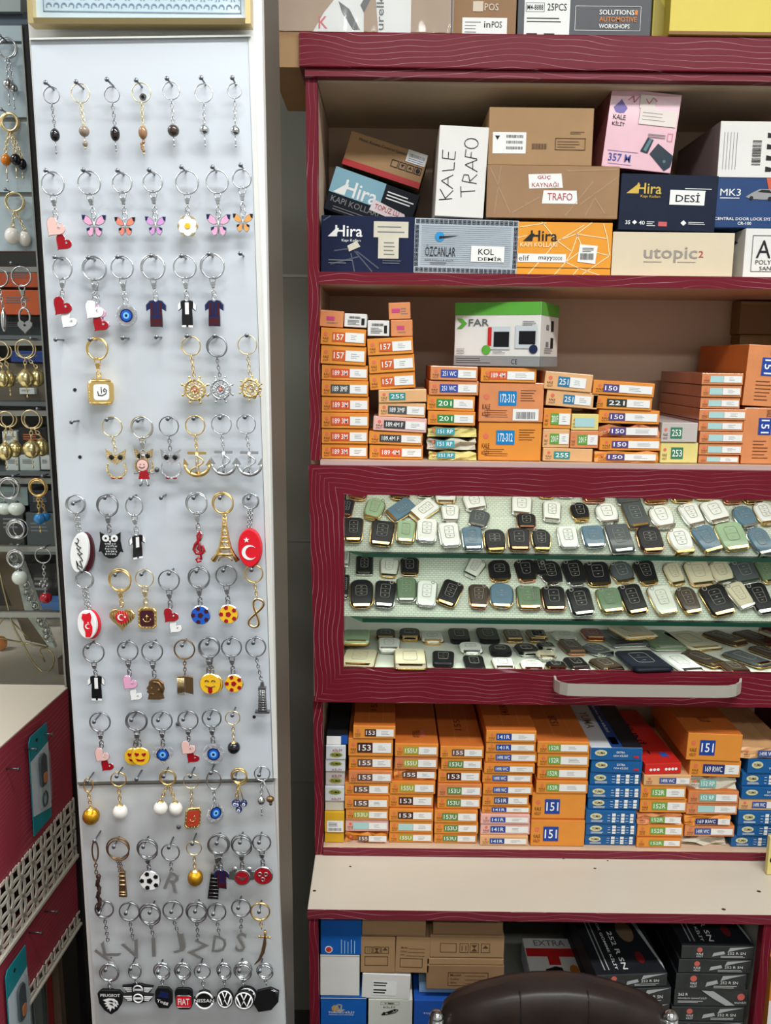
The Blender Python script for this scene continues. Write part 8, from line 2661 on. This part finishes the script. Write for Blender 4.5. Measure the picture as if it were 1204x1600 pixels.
k = KR(C5, (915, 612), (935, 605, 33, .85), SILVER, 'narrow black tag with round white letter emblem, thirteenth row', double=True).chain('link', 937, 678); vw(k, 938, 735, 38, .78)
k = KR(C5, None, (1018, 600, 34), SILVER, 'spare round letter emblem tag behind the larger one, thirteenth row', dy=.006).chain('link', 1024, 675); vw(k, 1030, 722, 36, 1)
k = KR(C5, (1000, 610), (1013, 605, 35), SILVER, 'larger black tag with round white letter emblem, thirteenth row', dy=-.004, double=True).chain('link', 1017, 680); vw(k, 1018, 742, 37, .96)
k = KR(C5, (1085, 610), (1105, 605, 32), SILVER, 'black hexagonal rubber tag with grey corner marks, last of thirteenth row', double=True).chain('link', 1112, 672)
o = car_badge(k, 1112, 740, [(-54, -22), (-38, 42), (18, 58), (54, 40), (50, -10), (20, -48), (-34, -58)][::-1])
mb = MB(); mb.tube([(20, -7, 48), (42, -7, 40), (42, -7, 14)], 2); mb.tube([(30, -7, 50), (48, -7, 42), (47, -7, 10)], 1.5); k.part('corner_marks', mb, SILVER, o)

# ------------------------------------------------------------------ key rings on the glass rack at left
S4_keep = S4
RG, RN = 'key rings on the glass rack', 'pins on the glass rack'
YRK = YG - .002
cr = lambda x, y: (x * S4, y * S4)


def rackring(nl, ring, metal, label, beads, thin=1.0, dy=0.0, kind='link', double=False):
    k = KR((0, 0), (nl[0] * S4, nl[1] * S4) if nl else None, (ring[0] * S4, ring[1] * S4, ring[2] * S4) + tuple(ring[3:]), metal, label, dy=dy, Y=YRK, thin=thin, double=double, grp=RG, ngrp=RN)
    for (x, y, rx, rz, mt, tail) in beads:
        k.chain(kind, x * S4, (y - rz) * S4 - 6)
        bead(k, x * S4, y * S4, rx * S4, rz * S4, mt, tail)
    return k


AMB = M('bead_amber', (206, 120, 30), .12, coat=.6)
BBEAD = M('bead_jet', (16, 16, 20), .12, coat=.6)
GBIG = M('shiny_gold_ball', (236, 220, 160), .2, .9)
CLEARB = M('bead_frosted', (206, 214, 204), .2, coat=.5)
BLUEB = M('bead_sky_blue', (40, 120, 180), .15, coat=.6)
rackring((0, 56), (9, 74, 15), SILVER, 'silver ring with two steel balls, top of the glass rack', [(9, 128, 8, 8, CHROME, 60)], .9)
rackring(None, (12, 76, 14), SILVER, 'second ring with a steel ball, behind the top one of the rack', [(17, 134, 7.5, 7.5, CHROME, 60)], .9, .006)
rackring((2, 171), (15, 190, 13), PGOLD, 'gold ring with jet black beads, second on the glass rack', [(21, 246, 8, 9, BBEAD, 50)], 1.0, 0, 'link', True)
rackring(None, (13, 191, 13), PGOLD, 'gold ring with amber bead, left of the jet beads on the rack', [(6, 247, 8, 9, AMB, 60)], 1.0, .004)
rackring(None, (17, 192, 13), PGOLD, 'gold ring with jet bead, right and behind on the rack', [(31, 253, 7, 9, BBEAD, 30)], 1.0, .008)
rackring((8, 296), (22, 315, 14), PGOLD, 'gold ring with big white pearl, third on the glass rack', [(17, 367, 12.5, 13.5, PEARL, None)], .9)
rackring(None, (24, 316, 14), PGOLD, 'second pearl ring, right of the big pearl on the rack', [(36, 371, 10, 12, PEARL, None)], .9, .006)
k = rackring((17, 411), (33, 432, 15), SILVER, 'silver heart padlock locket ring on the rack before the orange cartons', [], 1.0)
k.chain('swivel', 35 * S4, 478 * S4)
mb = MB(); mb.ring(0, -4, 36, 4.5, 0, 0, None, 24, 6, 0, .62); o = k.part('padlock_loop', mb, SILVER, None, 35 * S4, 492 * S4)
mb = MB(); mb.prism(heart_pts(32), -5, 5, 0, None, bev=2); o2 = k.part('heart_padlock', mb, SILVER, None, 35 * S4, 508 * S4)
k.part('keyhole', flat([(5 * math.cos(t), 5 * math.sin(t) + 4) for t in [.628 * i for i in range(10)]], -7), INK, o2)
rackring(None, (-2, 434, 14), SILVER, 'silver ring cut by the left edge, beside the padlock locket', [(2, 500, 5, 17, SILVER, None)], 1.0)
for (nx, ny, rx, ry, b1, b2, nm) in ((None, None, 38, 545, (38, 591), (56, 590), 'upper'), (None, None, 48, 655, (47, 702), (63, 699), 'lower')):
    rackring((rx + 10, ry - 16), (rx, ry, 14), PGOLD, 'gold ring with big shiny ball, %s pair, front one beside the post' % nm, [(b1[0], b1[1], 13.5, 14.5, GBIG, 36)], .9, -.004)
    rackring(None, (rx + 4, ry + 1, 14), PGOLD, 'gold ring with big shiny ball, %s pair, rear one beside the post' % nm, [(b2[0], b2[1], 11, 14, GBIG, None)], .9, .012)
rackring(None, (-2, 548, 15), PGOLD, 'gold ball ring at the left edge, upper row of gold balls, front one', [(2, 592, 10, 13, GBIG, None)], .9, -.004)
rackring(None, (6, 549, 12), PGOLD, 'gold ball ring at the left edge, upper row of gold balls, rear one', [(12, 592, 10, 13, GBIG, 30)], .9, .012)
rackring(None, (9, 655, 12), PGOLD, 'gold ball ring near the left edge, lower row of gold balls, front one', [(5, 706, 12, 14, GBIG, 30)], .9, -.004)
rackring(None, (14, 655, 12), PGOLD, 'gold ball ring near the left edge, lower row of gold balls, rear one', [(21, 702, 11, 13, GBIG, 30)], .9, .012)
rackring((66, 744), (58, 761, 13), GOLD, 'gold ring with sky blue bead, beside the post of the rack', [(59, 811, 9, 9.5, BLUEB, 30)], 1.0, 0, 'link', True)
rackring(None, (61, 762, 13), GOLD, 'second sky blue bead ring, just behind the first on the rack', [(68, 808, 8, 8, BLUEB, None)], 1.0, .01)
rackring((20, 744), (14, 762, 16), SILVER, 'silver ring with large frosted beads on the rack', [(24, 795, 13, 11, CLEARB, None)], 1.1, 0, 'link', True)
rackring(None, (8, 764, 15), SILVER, 'silver ring with frosted bead at left, behind the large ones', [(5, 795, 12, 10, CLEARB, None)], 1.1, .008)
k = rackring(None, (25, 826, 13), SILVER, 'hoop of plain silver rings hanging under the frosted beads', [], 1.2, 0, 'link', True)
mb = MB()
for dx, r_, t in ((-4, 15, .2), (8, 14, -.2), (2, 16, .1)):
    mb.ring(dx * S4 * .5, -2, r_ * S4, 2.2, 6 + dx, 0, None, 26, 6, t, .9)
k.part('plain_rings', mb, SILVER, None, 26 * S4, 826 * S4)
rackring((28, 852), (24, 872, 13), SILVER, 'silver square-linked ring with frosted bead, above the easel', [(29, 903, 12, 12, CLEARB, None)], 1.1, 0, 'link', True)
k = rackring((69, 856), (67, 868, 12), SILVER, 'silver ring with long chain and red bead, lowest beside the post', [(68, 936, 10, 9, E_RED, None)], .8)
mb = MB()
for i in range(6):
    mb.ball((-14 + 6 * i, -4, 12 * math.sin(i * 2)), 7, 6, 7, 0, None, 8, 5)
k.part('silver_beads', mb, DKSIL, None, 66 * S4, 914 * S4)

# wire easel with a clear pack, standing on the counter behind the glass
ye = 1.60
es = empty('wire_easel', PZ(62, 1047, ZC + .002))
tag(es, 'small gold wire easel with curled foot on the counter, behind the glass', 'easel')
ei = Matrix.Translation(-es.location)
WIRE = M('gold_wire', (200, 180, 130), .25, 1.0)
Ye = es.location.y
zmin = ZC + .0025
fp = lambda x, y, Y=None: ei @ P(x, y, Y or Ye)
mb = MB(); mb.tube([fp(x, y) for x, y in ((70, 1034), (66, 1026), (62, 1018), (64, 1013), (73, 1013), (82, 1020), (85, 1032), (82, 1043), (75, 1049), (66, 1050), (55, 1040), (45, 1024), (36, 1006), (24, 985), (17, 968), (14, 955), (4, 915), (-6, 870))], .0016, 0, None, 6)
mb.build('front_leg', WIRE, es)
mb = MB(); mb.tube([fp(72, 1011), fp(30, 1003), fp(-5, 996)], .0016); mb.tube([fp(18, 970), fp(50, 1003)], .0014); mb.tube([fp(74, 1011), fp(75, 998)], .002); mb.build('ledge', WIRE, es)
mb = MB(); mb.tube([fp(14, 955), ei @ P(-8, 985, Ye + .08)], .0014); mb.build('rear_leg', WIRE, es)
pk_ = MB()
qd = [P(74, 1010, Ye - .004), P(86, 1012, Ye - .012), P(42, 905, Ye + .03), P(14, 850, Ye + .03)]
q2 = [(14, 850), (36, 880), (64, 960), (86, 1013), (74, 1008), (40, 960)]
base = [P(x, y, Ye - .004) for x, y in q2]
o = MB(); o.hexa(base[0:3] + [base[5]], [p + Vector((0, .012, 0)) for p in base[0:3] + [base[5]]], 0); o.hexa([base[5], base[2], base[3], base[4]], [p + Vector((0, .012, 0)) for p in (base[5], base[2], base[3], base[4])], 0)
pko = o.build('clear_pack', [M('clear_pack', (190, 200, 196), .1, noise=.25, nscale=60, spec=.8)])
tag(pko, 'long clear pack of silver trinkets leaning on the gold wire easel', 'pack')
mb = MB()
for t in range(14):
    f_ = t / 14
    c = base[0].lerp(base[3], f_ * .9 + .06)
    mb.ball((c.x + rng.uniform(-.006, .004), Ye - .009, c.z + rng.uniform(-.004, .004)), .006, .004, .006, 0, None, 8, 5)
    mb.ring(c.x, c.z, .007, .001, Ye - .008, 0, None, 12, 5)
mb.build('silver_trinkets', SILVER, pko)
mb = MB(); c = [P(x, y, Ye + .01) for x, y in ((-20, 850), (13, 850), (72, 1008), (40, 1000))]
mb.hexa(c, [p + Vector((0, .006, 0)) for p in c]); ob2 = mb.build('brown_card', M('brown_card', (110, 92, 70), .5))
tag(ob2, 'brown card leaning on the wire easel, behind the clear pack', 'card')
mb = MB(); c0 = PZ(2, 1016, ZC); mb.ball((0, 0, .014), .012, .012, .014); o = mb.build('amber_bead', AMB); o.location = c0
tag(o, 'loose amber bead on the counter top at the left edge', 'bead')
